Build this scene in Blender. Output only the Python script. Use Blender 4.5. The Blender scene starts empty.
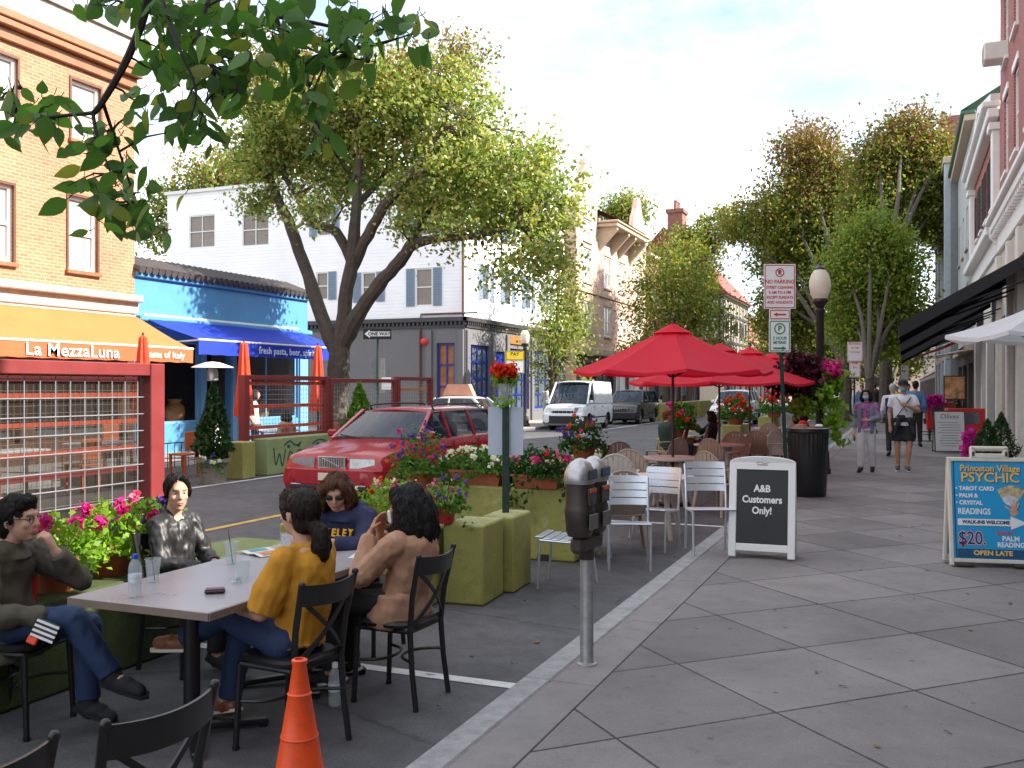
import bpy, bmesh, math, random
import numpy as np
from mathutils import Vector, Matrix, noise
R = math.radians
PI = math.pi
random.seed(7)
rng = np.random.default_rng(11)
sc = bpy.context.scene
COL = sc.collection
TH = R(22.5); CS = math.cos(TH); SN = math.sin(TH)
F = 950.0; YH = 387.0; HC = 1.78
KERB = 0.14
# ---------------------------------------------------------------- survey helpers (photo pixel -> place on a real plane)
def PD(px, py, D):
    a = (px - 512) / F
    return Vector((D * (a * CS - SN), D * (a * SN + CS), HC - (py - YH) / F * D))
def P(px, py, z=0.0):
    D = F * (HC - z) / (py - YH)
    v = PD(px, py, D); v.z = z
    return v
def DX(px, x):
    a = (px - 512) / F
    return x / (a * CS - SN)
def DY(px, y):
    a = (px - 512) / F
    return y / (a * SN + CS)
def onX(px, py, x): return PD(px, py, DX(px, x))
def onY(px, py, y): return PD(px, py, DY(px, y))
# ---------------------------------------------------------------- colours and materials
def C(h):
    h = h.lstrip('#'); o = []
    for i in (0, 2, 4):
        v = int(h[i:i + 2], 16) / 255
        o.append(v / 12.92 if v <= .04045 else ((v + .055) / 1.055) ** 2.4)
    return (o[0], o[1], o[2], 1)
MC = {}
def nd(nt, t, **kw):
    n = nt.nodes.new(t)
    for k, v in kw.items():
        if k in n.inputs.keys(): n.inputs[k].default_value = v
        else: setattr(n, k, v)
    return n
def newmat(name):
    m = bpy.data.materials.new(name); m.use_nodes = True
    nt = m.node_tree
    return m, nt, nt.nodes['Principled BSDF']
def mat(name, col, rough=.6, metal=0., var=.12, scale=6., bump=.0, bscale=60., spec=.5, coat=0., dirt=0., trans=0.):
    if name in MC: return MC[name]
    m, nt, b = newmat(name)
    if isinstance(col, str): col = C(col)
    L = nt.links.new
    b.inputs['Roughness'].default_value = rough; b.inputs['Metallic'].default_value = metal
    b.inputs['Specular IOR Level'].default_value = spec; b.inputs['Coat Weight'].default_value = coat
    b.inputs['Coat Roughness'].default_value = .08
    tc = nd(nt, 'ShaderNodeTexCoord')
    n = nd(nt, 'ShaderNodeTexNoise', Scale=scale, Detail=6., Roughness=.65)
    L(tc.outputs['Object'], n.inputs['Vector'])
    mr = nd(nt, 'ShaderNodeMapRange'); mr.inputs['From Min'].default_value = .25; mr.inputs['From Max'].default_value = .75
    mr.inputs['To Min'].default_value = 1 - var; mr.inputs['To Max'].default_value = 1 + var
    L(n.outputs['Fac'], mr.inputs['Value'])
    mx = nd(nt, 'ShaderNodeVectorMath', operation='SCALE'); mx.inputs[0].default_value = col[:3]
    L(mr.outputs['Result'], mx.inputs['Scale'])
    out = mx.outputs['Vector']
    if dirt > 0:
        n2 = nd(nt, 'ShaderNodeTexNoise', Scale=scale * 2.7, Detail=8., Roughness=.75)
        L(tc.outputs['Object'], n2.inputs['Vector'])
        cr = nd(nt, 'ShaderNodeValToRGB'); cr.color_ramp.elements[0].position = .52; cr.color_ramp.elements[1].position = .72
        cr.color_ramp.elements[1].color = (dirt, dirt, dirt, 1)
        L(n2.outputs['Fac'], cr.inputs['Fac'])
        mm = nd(nt, 'ShaderNodeMix', data_type='RGBA'); mm.inputs['B'].default_value = (.09, .075, .06, 1)
        L(cr.outputs['Color'], mm.inputs['Factor']); L(out, mm.inputs['A']); out = mm.outputs['Result']
    L(out, b.inputs['Base Color'])
    mr2 = nd(nt, 'ShaderNodeMapRange'); mr2.inputs['To Min'].default_value = max(.02, rough - .1); mr2.inputs['To Max'].default_value = min(1, rough + .1)
    L(n.outputs['Fac'], mr2.inputs['Value']); L(mr2.outputs['Result'], b.inputs['Roughness'])
    if bump > 0:
        n3 = nd(nt, 'ShaderNodeTexNoise', Scale=bscale, Detail=5.); L(tc.outputs['Object'], n3.inputs['Vector'])
        bp = nd(nt, 'ShaderNodeBump', Strength=bump, Distance=.01); L(n3.outputs['Fac'], bp.inputs['Height']); L(bp.outputs['Normal'], b.inputs['Normal'])
    if trans > 0:
        tr = nd(nt, 'ShaderNodeBsdfTranslucent'); L(out, tr.inputs['Color'])
        ms = nd(nt, 'ShaderNodeMixShader'); ms.inputs['Fac'].default_value = trans
        L(b.outputs[0], ms.inputs[1]); L(tr.outputs[0], ms.inputs[2])
        L(ms.outputs[0], nt.nodes['Material Output'].inputs['Surface'])
    MC[name] = m
    return m
def leafmat(name, cols, trans=.4, rough=.5):
    """foliage: colour differs from leaf to leaf"""
    if name in MC: return MC[name]
    m, nt, b = newmat(name); L = nt.links.new
    g = nd(nt, 'ShaderNodeNewGeometry'); cr = nd(nt, 'ShaderNodeValToRGB')
    el = cr.color_ramp.elements
    while len(el) > 1: el.remove(el[-1])
    for i, c in enumerate(cols):
        c = C(c) if isinstance(c, str) else c
        p = i / max(1, len(cols) - 1)
        if i == 0: el[0].position = 0; el[0].color = c
        else:
            e = el.new(p); e.color = c
    L(g.outputs['Random Per Island'], cr.inputs['Fac']); L(cr.outputs['Color'], b.inputs['Base Color'])
    b.inputs['Roughness'].default_value = rough
    b.inputs['Specular IOR Level'].default_value = .35
    tr = nd(nt, 'ShaderNodeBsdfTranslucent')
    mu = nd(nt, 'ShaderNodeMix', data_type='RGBA', blend_type='MULTIPLY'); mu.inputs['Factor'].default_value = 1
    mu.inputs['B'].default_value = (1.25, 1.3, .7, 1)
    L(cr.outputs['Color'], mu.inputs['A']); L(mu.outputs['Result'], tr.inputs['Color'])
    ms = nd(nt, 'ShaderNodeMixShader'); ms.inputs['Fac'].default_value = trans
    L(b.outputs[0], ms.inputs[1]); L(tr.outputs[0], ms.inputs[2]); L(ms.outputs[0], nt.nodes['Material Output'].inputs['Surface'])
    MC[name] = m
    return m
def glassmat(name, col=(.9, .95, .95, 1), alpha=.25, rough=.02):
    """thin see-through sheet: part transparent, part glossy"""
    if name in MC: return MC[name]
    m, nt, b = newmat(name); L = nt.links.new
    b.inputs['Base Color'].default_value = col; b.inputs['Roughness'].default_value = rough
    t = nd(nt, 'ShaderNodeBsdfTransparent'); t.inputs['Color'].default_value = (.92, .95, .95, 1)
    ms = nd(nt, 'ShaderNodeMixShader'); ms.inputs['Fac'].default_value = alpha
    L(t.outputs[0], ms.inputs[1]); L(b.outputs[0], ms.inputs[2]); L(ms.outputs[0], nt.nodes['Material Output'].inputs['Surface'])
    MC[name] = m
    return m
def brickmat(name, c1, c2, mortar, sx=.215, sz=.075, plane='y', rough=.85, msize=.012, bump=.35):
    """masonry courses; plane = the horizontal axis the courses run along ('x' or 'y')"""
    if name in MC: return MC[name]
    m, nt, b = newmat(name); L = nt.links.new
    tc = nd(nt, 'ShaderNodeTexCoord'); sp = nd(nt, 'ShaderNodeSeparateXYZ'); L(tc.outputs['Object'], sp.inputs[0])
    cb = nd(nt, 'ShaderNodeCombineXYZ')
    ad = nd(nt, 'ShaderNodeMath', operation='ADD'); L(sp.outputs['X'], ad.inputs[0]); L(sp.outputs['Y'], ad.inputs[1])
    L(ad.outputs[0], cb.inputs['X']); L(sp.outputs['Z'], cb.inputs['Y'])
    bt = nd(nt, 'ShaderNodeTexBrick', Scale=1.0); bt.inputs['Brick Width'].default_value = sx; bt.inputs['Row Height'].default_value = sz
    bt.inputs['Mortar Size'].default_value = msize; bt.inputs['Mortar Smooth'].default_value = .2
    bt.inputs['Color1'].default_value = C(c1); bt.inputs['Color2'].default_value = C(c2); bt.inputs['Mortar'].default_value = C(mortar)
    L(cb.outputs[0], bt.inputs['Vector'])
    n = nd(nt, 'ShaderNodeTexNoise', Scale=.9, Detail=8., Roughness=.7); L(tc.outputs['Object'], n.inputs['Vector'])
    mr = nd(nt, 'ShaderNodeMapRange'); mr.inputs['From Min'].default_value = .3; mr.inputs['From Max'].default_value = .7
    mr.inputs['To Min'].default_value = .8; mr.inputs['To Max'].default_value = 1.15
    L(n.outputs['Fac'], mr.inputs['Value'])
    mx = nd(nt, 'ShaderNodeVectorMath', operation='SCALE'); L(bt.outputs['Color'], mx.inputs[0]); L(mr.outputs['Result'], mx.inputs['Scale'])
    L(mx.outputs['Vector'], b.inputs['Base Color']); b.inputs['Roughness'].default_value = rough
    bp = nd(nt, 'ShaderNodeBump', Strength=bump, Distance=.01, invert=True); L(bt.outputs['Fac'], bp.inputs['Height']); L(bp.outputs['Normal'], b.inputs['Normal'])
    MC[name] = m
    return m
def sidingmat(name, col, pitch=.14, rough=.6):
    """clapboard: courses as bump lines"""
    if name in MC: return MC[name]
    m, nt, b = newmat(name); L = nt.links.new
    col = C(col)
    tc = nd(nt, 'ShaderNodeTexCoord'); sp = nd(nt, 'ShaderNodeSeparateXYZ'); L(tc.outputs['Object'], sp.inputs[0])
    dv = nd(nt, 'ShaderNodeMath', operation='DIVIDE'); dv.inputs[1].default_value = pitch; L(sp.outputs['Z'], dv.inputs[0])
    fr = nd(nt, 'ShaderNodeMath', operation='FRACT'); L(dv.outputs[0], fr.inputs[0])
    n = nd(nt, 'ShaderNodeTexNoise', Scale=.7, Detail=7., Roughness=.7); L(tc.outputs['Object'], n.inputs['Vector'])
    mr = nd(nt, 'ShaderNodeMapRange'); mr.inputs['From Min'].default_value = .3; mr.inputs['From Max'].default_value = .7
    mr.inputs['To Min'].default_value = .93; mr.inputs['To Max'].default_value = 1.05
    L(n.outputs['Fac'], mr.inputs['Value'])
    mx = nd(nt, 'ShaderNodeVectorMath', operation='SCALE'); mx.inputs[0].default_value = col[:3]; L(mr.outputs['Result'], mx.inputs['Scale'])
    L(mx.outputs['Vector'], b.inputs['Base Color']); b.inputs['Roughness'].default_value = rough
    bp = nd(nt, 'ShaderNodeBump', Strength=.8, Distance=.02, invert=True); L(fr.outputs[0], bp.inputs['Height']); L(bp.outputs['Normal'], b.inputs['Normal'])
    MC[name] = m
    return m
# ---------------------------------------------------------------- mesh builder
def rot_to(d):
    return Vector(d).normalized().to_track_quat('Z', 'Y').to_matrix()
class MB:
    def __init__(s):
        s.v = []; s.f = []; s.mi = []; s.m = 0; s.M = Matrix.Identity(4)
    def add(s, vs, fs):
        o = len(s.v); M = s.M
        s.v += [tuple(M @ Vector(v)) for v in vs]
        for f in fs:
            s.f.append(tuple(i + o for i in f)); s.mi.append(s.m)
        return s
    def box(s, c, d, b=0., rz=0., M=None):
        hx, hy, hz = d[0] / 2, d[1] / 2, d[2] / 2
        T = Matrix.Translation(c)
        if rz: T = T @ Matrix.Rotation(rz, 4, 'Z')
        if M is not None: T = Matrix.Translation(c) @ M.to_4x4()
        vs = []; fs = []
        if b <= 0:
            vs = [(x * hx, y * hy, z * hz) for x in (-1, 1) for y in (-1, 1) for z in (-1, 1)]
            fs = [(0, 1, 3, 2), (4, 6, 7, 5), (0, 4, 5, 1), (2, 3, 7, 6), (0, 2, 6, 4), (1, 5, 7, 3)]
        else:
            b = min(b, hx * .95, hy * .95, hz * .95); I = {}
            for x in (-1, 1):
                for y in (-1, 1):
                    for z in (-1, 1):
                        for k in range(3):
                            I[x, y, z, k] = len(vs)
                            vs.append((x * (hx if k == 0 else hx - b), y * (hy if k == 1 else hy - b), z * (hz if k == 2 else hz - b)))
            q = ((-1, -1), (1, -1), (1, 1), (-1, 1))
            for sgn in (-1, 1):
                fs.append([I[sgn, a, c2, 0] for a, c2 in q]); fs.append([I[a, sgn, c2, 1] for a, c2 in q]); fs.append([I[a, c2, sgn, 2] for a, c2 in q])
            for a in (-1, 1):
                for c2 in (-1, 1):
                    fs.append([I[-1, a, c2, 1], I[1, a, c2, 1], I[1, a, c2, 2], I[-1, a, c2, 2]])
                    fs.append([I[a, -1, c2, 0], I[a, 1, c2, 0], I[a, 1, c2, 2], I[a, -1, c2, 2]])
                    fs.append([I[a, c2, -1, 0], I[a, c2, 1, 0], I[a, c2, 1, 1], I[a, c2, -1, 1]])
                    for z in (-1, 1): fs.append([I[a, c2, z, k] for k in range(3)])
        return s.add([T @ Vector(v) for v in vs], fs)
    def span(s, p, q, b=0.):
        p = Vector(p); q = Vector(q)
        return s.box((p + q) / 2, (abs(q.x - p.x), abs(q.y - p.y), abs(q.z - p.z)), b)
    def bar(s, p, q, w, h=None, b=0., up=(0, 0, 1)):
        """box beam from p to q, w wide, h thick"""
        p = Vector(p); q = Vector(q); d = q - p; L = d.length
        if L < 1e-6: return s
        z = d / L; u = Vector(up)
        if abs(z.dot(u)) > .99: u = Vector((0, 1, 0))
        x = u.cross(z).normalized(); y = z.cross(x)
        M = Matrix((x, y, z)).transposed()
        return s.box((p + q) / 2, (w, h or w, L), b, M=M)
    def tube(s, pts, r, n=8, cap=True, flat=1.0):
        pts = [Vector(p) for p in pts]; m = len(pts)
        rr = list(r) if isinstance(r, (list, tuple)) else [r] * m
        vs = []; fs = []; up = None
        for i, p in enumerate(pts):
            t = (pts[min(i + 1, m - 1)] - pts[max(i - 1, 0)])
            if t.length < 1e-9: t = Vector((0, 0, 1))
            t.normalize()
            if up is None: up = Vector((0, 0, 1)) if abs(t.z) < .9 else Vector((0, 1, 0))
            x = up.cross(t)
            if x.length < 1e-4: x = t.orthogonal()
            x.normalize(); y = t.cross(x); up = y
            for k in range(n):
                a = 2 * PI * k / n
                vs.append(p + x * math.cos(a) * rr[i] + y * math.sin(a) * rr[i] * flat)
        for i in range(m - 1):
            for k in range(n):
                k2 = (k + 1) % n
                fs.append((i * n + k, i * n + k2, (i + 1) * n + k2, (i + 1) * n + k))
        if cap: fs.append(tuple(range(n - 1, -1, -1))); fs.append(tuple((m - 1) * n + k for k in range(n)))
        return s.add(vs, fs)
    def lathe(s, prof, n=20, c=(0, 0, 0), sx=1., sy=1., M=None, mod=None):
        vs = []; fs = []; m = len(prof); c = Vector(c)
        for r, z in prof:
            for k in range(n):
                a = 2 * PI * k / n; q = r * (mod(a, z) if mod else 1)
                v = Vector((q * math.cos(a) * sx, q * math.sin(a) * sy, z))
                vs.append(c + (M @ v if M is not None else v))
        for i in range(m - 1):
            for k in range(n):
                k2 = (k + 1) % n
                fs.append((i * n + k, i * n + k2, (i + 1) * n + k2, (i + 1) * n + k))
        ring = tuple(prof[0]) == tuple(prof[-1])
        if prof[0][0] > 1e-5 and not ring: fs.append(tuple(range(n - 1, -1, -1)))
        if prof[-1][0] > 1e-5 and not ring: fs.append(tuple((m - 1) * n + k for k in range(n)))
        return s.add(vs, fs)
    def ball(s, c, r, n=14, m=9, M=None):
        r = (r, r, r) if not isinstance(r, (tuple, list)) else r
        vs = []; fs = []; c = Vector(c)
        for i in range(m + 1):
            th = PI * i / m; sr = max(math.sin(th), .002)
            for k in range(n):
                a = 2 * PI * k / n
                v = Vector((sr * math.cos(a) * r[0], sr * math.sin(a) * r[1], -math.cos(th) * r[2]))
                vs.append(c + (M @ v if M is not None else v))
        for i in range(m):
            for k in range(n):
                k2 = (k + 1) % n
                fs.append((i * n + k, i * n + k2, (i + 1) * n + k2, (i + 1) * n + k))
        fs.append(tuple(range(n - 1, -1, -1))); fs.append(tuple(m * n + k for k in range(n)))
        return s.add(vs, fs)
    def cap(s, p, q, r0, r1, n=10):
        """capsule: tapered limb with round ends"""
        p = Vector(p); q = Vector(q); d = (q - p); L = d.length; d = d / max(L, 1e-6)
        pts = [p - d * r0 * .98, p - d * r0 * .7, p, p + (q - p) * .5, q, q + d * r1 * .7, q + d * r1 * .98]
        return s.tube(pts, [r0 * .15, r0 * .72, r0, (r0 + r1) / 2, r1, r1 * .72, r1 * .15], n)
    def prism(s, poly, z0, z1, M=None):
        n = len(poly); M = M or Matrix.Identity(4)
        vs = [M @ Vector((x, y, z0)) for x, y in poly] + [M @ Vector((x, y, z1)) for x, y in poly]
        fs = [tuple(range(n - 1, -1, -1)), tuple(range(n, 2 * n))] + [(i, (i + 1) % n, n + (i + 1) % n, n + i) for i in range(n)]
        return s.add(vs, fs)
    def quad(s, *p): return s.add(p, [tuple(range(len(p)))])
    def loft(s, rings, cap=True, closed=True):
        n = len(rings[0]); vs = [p for r in rings for p in r]; fs = []
        for i in range(len(rings) - 1):
            for k in range(n if closed else n - 1):
                k2 = (k + 1) % n
                fs.append((i * n + k, i * n + k2, (i + 1) * n + k2, (i + 1) * n + k))
        if cap: fs.append(tuple(range(n - 1, -1, -1))); fs.append(tuple((len(rings) - 1) * n + k for k in range(n)))
        return s.add(vs, fs)
    def text(s, body, M, size, ext=.002, align='CENTER', bold=0., shear=0., space=1., sx=1.):
        cu = bpy.data.curves.new('lettering', 'FONT'); cu.body = body; cu.size = size; cu.extrude = ext; cu.align_x = align; cu.align_y = 'CENTER'
        cu.offset = bold; cu.shear = shear; cu.space_character = space; cu.resolution_u = 3
        o = bpy.data.objects.new('lettering', cu); COL.objects.link(o)
        dg = bpy.context.evaluated_depsgraph_get(); me = bpy.data.meshes.new_from_object(o.evaluated_get(dg))
        S = Matrix.Diagonal((sx, 1, 1, 1))
        s.add([M @ S @ v.co for v in me.vertices], [tuple(p.vertices) for p in me.polygons])
        bpy.data.objects.remove(o); bpy.data.curves.remove(cu); bpy.data.meshes.remove(me)
        return s
    def mesh(s, name, mats, smooth=True, angle=35, fix=True):
        me = bpy.data.meshes.new(name); me.from_pydata(s.v, [], s.f)
        for m in (mats if isinstance(mats, (list, tuple)) else [mats]): me.materials.append(m)
        me.polygons.foreach_set('material_index', s.mi)
        if fix:
            bm = bmesh.new(); bm.from_mesh(me); bmesh.ops.recalc_face_normals(bm, faces=bm.faces); bm.to_mesh(me); bm.free()
        if smooth:
            me.polygons.foreach_set('use_smooth', [True] * len(me.polygons)); me.set_sharp_from_angle(angle=R(angle))
        me.update()
        return me
    def build(s, name, mats, parent=None, loc=None, rz=0., **kw):
        return link(name, s.mesh(name, mats, **kw), parent, loc, rz)
def link(name, me, parent=None, loc=None, rz=0.):
    o = bpy.data.objects.new(name, me); COL.objects.link(o)
    if parent: o.parent = parent
    if loc is not None: o.location = loc
    if rz: o.rotation_euler.z = rz
    return o
def tag(o, label=None, cat=None, group=None, kind=None):
    if label: o['label'] = label
    if cat: o['category'] = cat
    if group: o['group'] = group
    if kind: o['kind'] = kind
    return o
def thing(name, label, cat, loc=(0, 0, 0), rz=0., group=None):
    o = bpy.data.objects.new(name, None); COL.objects.link(o); o.empty_display_size = .2
    o.location = loc; o.rotation_euler.z = rz
    return tag(o, label, cat, group)
def struct(o): o['kind'] = 'structure'; return o
def dup(root, loc, rz=None, label=None, group=None):
    def cp(o, par):
        c = o.copy(); COL.objects.link(c)
        if par: c.parent = par
        for ch in o.children: cp(ch, c)
        return c
    kids = list(root.children)
    r = root.copy(); COL.objects.link(r)
    for ch in kids: cp(ch, r)
    r.location = loc
    if rz is not None: r.rotation_euler.z = rz
    if label: r['label'] = label
    if group: r['group'] = group
    return r
def evaluated(me, mods, mat_=None):
    """bake modifiers into a new mesh"""
    o = bpy.data.objects.new('tmp', me); COL.objects.link(o)
    for t, kw in mods:
        md = o.modifiers.new('m', t)
        for k, v in kw.items(): setattr(md, k, v)
    dg = bpy.context.evaluated_depsgraph_get(); dg.update()
    r = bpy.data.meshes.new_from_object(o.evaluated_get(dg)); bpy.data.objects.remove(o)
    return r
def strand_mesh(me, Hm, style, m, n=2600, L=.075, w=.0022):
    """loose hair strands lying on a hair mass, combed back to the tie or hanging down"""
    Hi = Hm.inverted(); vs = []; fs = []; N = len(me.vertices); tie = Vector((0, -.12, -.05)); jt = .14 if style in ('long', 'bob') else .05; L = L if style in ('long', 'bob') else .05
    for _ in range(n):
        v = me.vertices[random.randrange(N)]; p = v.co.copy(); nn = v.normal.copy(); q = Hi @ p
        if style == 'tail' and q.y > -.13: g = Hm.to_3x3() @ ((tie - q).normalized() + Vector((0, 0, -.1)))
        elif style == 'short': g = Hm.to_3x3() @ Vector((q.x * 2, -.8, -.5))
        else: g = Vector((0, 0, -1)) + Hm.to_3x3() @ Vector((q.x * 3, q.y * 2 - .05, 0)) * (1 if q.z > .05 else .1)
        g = g + Vector((random.gauss(0, jt), random.gauss(0, jt), random.gauss(0, jt))); g = g - nn * g.dot(nn)
        if g.length < 1e-3: continue
        g.normalize(); s_ = g.cross(nn) * w; l_ = L * random.uniform(.6, 1.3); o = len(vs); bow = random.uniform(.0005, .004)
        for k in range(4):
            t = k / 3; c = p + g * l_ * (t - .4) + nn * (.001 + bow * math.sin(PI * t) - .012 * (t - .4) ** 2 * 4 * (L / .075)); f = 1 - .8 * abs(t - .4); vs += [c - s_ * f, c + s_ * f]
        fs += [(o + 2 * k, o + 2 * k + 1, o + 2 * k + 3, o + 2 * k + 2) for k in range(3)]
    r = bpy.data.meshes.new('strands'); r.from_pydata([tuple(v) for v in vs], [], fs); r.materials.append(m); r.update(); return r
def M4(origin, ux, uy):
    """frame with x and y axes given"""
    x = Vector(ux).normalized(); z = x.cross(Vector(uy)).normalized(); y = z.cross(x)
    m = Matrix((x, y, z)).transposed().to_4x4(); m.translation = Vector(origin)
    return m
# ---------------------------------------------------------------- foliage
def leaves_mesh(name, pts, size, mats, mi=None, aspect=.6, jit=.35, up=.3):
    """one leaf-shaped face (folded along its rib) per point"""
    pts = np.asarray(pts, dtype=np.float64); n = len(pts)
    d = rng.normal(size=(n, 3)); d[:, 2] -= .35; d /= np.linalg.norm(d, axis=1)[:, None]
    u = rng.normal(size=(n, 3)); u[:, 2] += up
    s_ = np.cross(d, u); s_ /= np.linalg.norm(s_, axis=1)[:, None] + 1e-9
    nn = np.cross(s_, d)
    L = size * (1 + jit * rng.uniform(-1, 1, n))[:, None]; W = L * aspect * .5
    v = np.empty((n, 4, 3)); v[:, 0] = pts - d * L * .5; v[:, 2] = pts + d * L * .5
    v[:, 1] = pts + s_ * W - d * L * .08 + nn * W * .35; v[:, 3] = pts - s_ * W - d * L * .08 + nn * W * .35
    me = bpy.data.meshes.new(name)
    me.vertices.add(n * 4); me.vertices.foreach_set('co', v.reshape(-1))
    me.loops.add(n * 4); me.loops.foreach_set('vertex_index', np.arange(n * 4, dtype=np.int32))
    me.polygons.add(n); me.polygons.foreach_set('loop_start', np.arange(n, dtype=np.int32) * 4)
    me.polygons.foreach_set('loop_total', np.full(n, 4, dtype=np.int32))
    for m in (mats if isinstance(mats, (list, tuple)) else [mats]): me.materials.append(m)
    if mi is not None: me.polygons.foreach_set('material_index', np.asarray(mi, dtype=np.int32))
    me.update(calc_edges=True); me.validate()
    return me
def clump_points(blobs, n, per=26, sig=.3, shell=.55, flat=.8):
    """cluster centres inside ellipsoids (c, r), leaves spread round them"""
    vol = np.array([b[1][0] * b[1][1] * b[1][2] for b in blobs]) ** .8; vol /= vol.sum()
    nc = max(1, n // per)
    which = rng.choice(len(blobs), nc, p=vol)
    d = rng.normal(size=(nc, 3)); d /= np.linalg.norm(d, axis=1)[:, None]
    rad = (shell + (1 - shell) * rng.uniform(0, 1, nc) ** .6) * rng.uniform(.8, 1.12, nc)
    inner = rng.uniform(0, 1, nc) < .34; rad[inner] *= .6
    cen = np.array([tuple(b[0]) for b in blobs])[which] + d * rad[:, None] * np.array([tuple(b[1]) for b in blobs])[which]
    cs_ = sig * rng.uniform(.5, 1.4, nc)
    k = rng.integers(0, nc, n)
    off = rng.normal(size=(n, 3)) * cs_[k][:, None]; off[:, 2] *= flat
    return cen[k] + off, cen
def jitter_path(a, b, k=4, w=.1, sag=0.):
    a = Vector(a); b = Vector(b); L = (b - a).length; out = []
    for i in range(k + 1):
        t = i / k; p = a.lerp(b, t)
        if 0 < i < k: p += Vector((random.uniform(-1, 1), random.uniform(-1, 1), random.uniform(-1, 1))) * w * L
        p.z += sag * L * 4 * t * (1 - t)
        out.append(p)
    return out
def smooth_path(pts, k=4):
    pts = [Vector(p) for p in pts]; out = []
    for i in range(len(pts) - 1):
        p0 = pts[max(i - 1, 0)]; p1 = pts[i]; p2 = pts[i + 1]; p3 = pts[min(i + 2, len(pts) - 1)]
        for j in range(k):
            t = j / k
            out.append(.5 * ((2 * p1) + (p2 - p0) * t + (2 * p0 - 5 * p1 + 4 * p2 - p3) * t * t + (3 * p1 - p0 - 3 * p2 + p3) * t ** 3))
    out.append(pts[-1])
    return out
def lerp_list(l, n):
    m = len(l) - 1
    return [l[min(int(i / (n - 1) * m), m - 1)] * (1 - (i / (n - 1) * m - min(int(i / (n - 1) * m), m - 1))) + l[min(int(i / (n - 1) * m), m - 1) + 1] * (i / (n - 1) * m - min(int(i / (n - 1) * m), m - 1)) for i in range(n)]
def tree(name, label, limbs, blobs, nleaf, size, lmat, bark, group=None, per=26, sig=.32, twigs=70, shell=.5, base=None, redtop=None):
    base = Vector(base if base is not None else limbs[0][0][0])
    root = thing(name, label, 'tree', base, 0, group)
    mb = MB(); mb.M = Matrix.Translation(-base); allp = []
    for pts, rad in limbs:
        sp = smooth_path(pts, 4); rl = lerp_list(rad, len(sp))
        sp = [p + Vector((random.uniform(-1, 1), random.uniform(-1, 1), 0)) * rl[i] * .12 if 0 < i < len(sp) - 1 else p for i, p in enumerate(sp)]
        mb.tube(sp, [r * random.uniform(.93, 1.07) for r in rl], 9); allp += sp[len(sp) // 3:]
    pts, cen = clump_points(blobs, nleaf, per, sig, shell)
    ap = np.array([tuple(p) for p in allp])
    for i in rng.choice(len(cen), min(twigs, len(cen)), replace=False):
        c = cen[i]; j = int(np.argmin(((ap - c) ** 2).sum(1) + rng.uniform(0, .6)))
        pa = jitter_path(ap[j], c, 4, .07, .04); mb.tube(pa, lerp_list([.05, .03, .012], len(pa)), 5, cap=False)
    mb.build('trunk', bark, root)
    mi = None
    if redtop is not None:
        z0, z1 = redtop; pr = np.clip((pts[:, 2] - z0) / (z1 - z0), 0, 1); mi = (rng.uniform(0, 1, len(pts)) < pr).astype(int)
    link('crown', leaves_mesh('crown', pts - np.array(tuple(base)), size, lmat, mi), root)
    return root
# ================================================================ camera, light, sky
cam = bpy.data.cameras.new('camera'); co = bpy.data.objects.new('camera', cam); COL.objects.link(co); sc.camera = co
co.location = (0, 0, HC); co.rotation_euler = (R(90), 0, TH)
cam.sensor_width = 36; cam.lens = F * 36 / 1024; cam.shift_y = (YH - 384) / 1024; cam.clip_end = 3000; cam.clip_start = .05
SUN_AZ = R(13); SUN_EL = R(36)
sv = Vector((math.cos(SUN_AZ) * math.cos(SUN_EL), math.sin(SUN_AZ) * math.cos(SUN_EL), math.sin(SUN_EL)))
sl = bpy.data.lights.new('sun', 'SUN'); sl.energy = 5.0; sl.angle = R(.6); sl.color = (1, .93, .82)
so = bpy.data.objects.new('sun', sl); COL.objects.link(so); so.location = (60, 30, 60); so.rotation_euler = sv.to_track_quat('Z', 'Y').to_euler()
w = bpy.data.worlds.new('World'); sc.world = w; w.use_nodes = True
nt = w.node_tree; L = nt.links.new; bg = nt.nodes['Background']
sky = nd(nt, 'ShaderNodeTexSky', sky_type='NISHITA', sun_disc=False); sky.sun_elevation = SUN_EL; sky.sun_rotation = PI / 2 - SUN_AZ
sky.air_density = 1.0; sky.dust_density = 1.2; sky.ozone_density = 1.0
tc = nd(nt, 'ShaderNodeTexCoord'); mp = nd(nt, 'ShaderNodeMapping'); mp.inputs['Scale'].default_value = (1.0, 1.0, 2.6); mp.inputs['Location'].default_value = (.35, .2, .1)
L(tc.outputs['Generated'], mp.inputs['Vector'])
n = nd(nt, 'ShaderNodeTexNoise', Scale=2.3, Detail=9., Roughness=.58, Distortion=.25); L(mp.outputs[0], n.inputs['Vector'])
cr = nd(nt, 'ShaderNodeValToRGB'); cr.color_ramp.elements[0].position = .43; cr.color_ramp.elements[1].position = .60
L(n.outputs['Fac'], cr.inputs['Fac'])
cr.color_ramp.elements[0].color = (.22, .22, .22, 1)
n2 = nd(nt, 'ShaderNodeTexNoise', Scale=3.4, Detail=8., Roughness=.6); L(mp.outputs[0], n2.inputs['Vector'])
c2 = nd(nt, 'ShaderNodeValToRGB'); c2.color_ramp.elements[0].position = .36; c2.color_ramp.elements[1].position = .6; c2.color_ramp.elements[0].color = (3.3, 3.4, 3.55, 1); c2.color_ramp.elements[1].color = (8.0, 8.0, 7.9, 1); L(n2.outputs['Fac'], c2.inputs['Fac'])
hs = nd(nt, 'ShaderNodeMix', data_type='RGBA'); L(c2.outputs['Color'], hs.inputs['B'])
L(cr.outputs['Color'], hs.inputs['Factor']); L(sky.outputs[0], hs.inputs['A']); L(hs.outputs['Result'], bg.inputs['Color'])
bg.inputs['Strength'].default_value = .15
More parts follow.
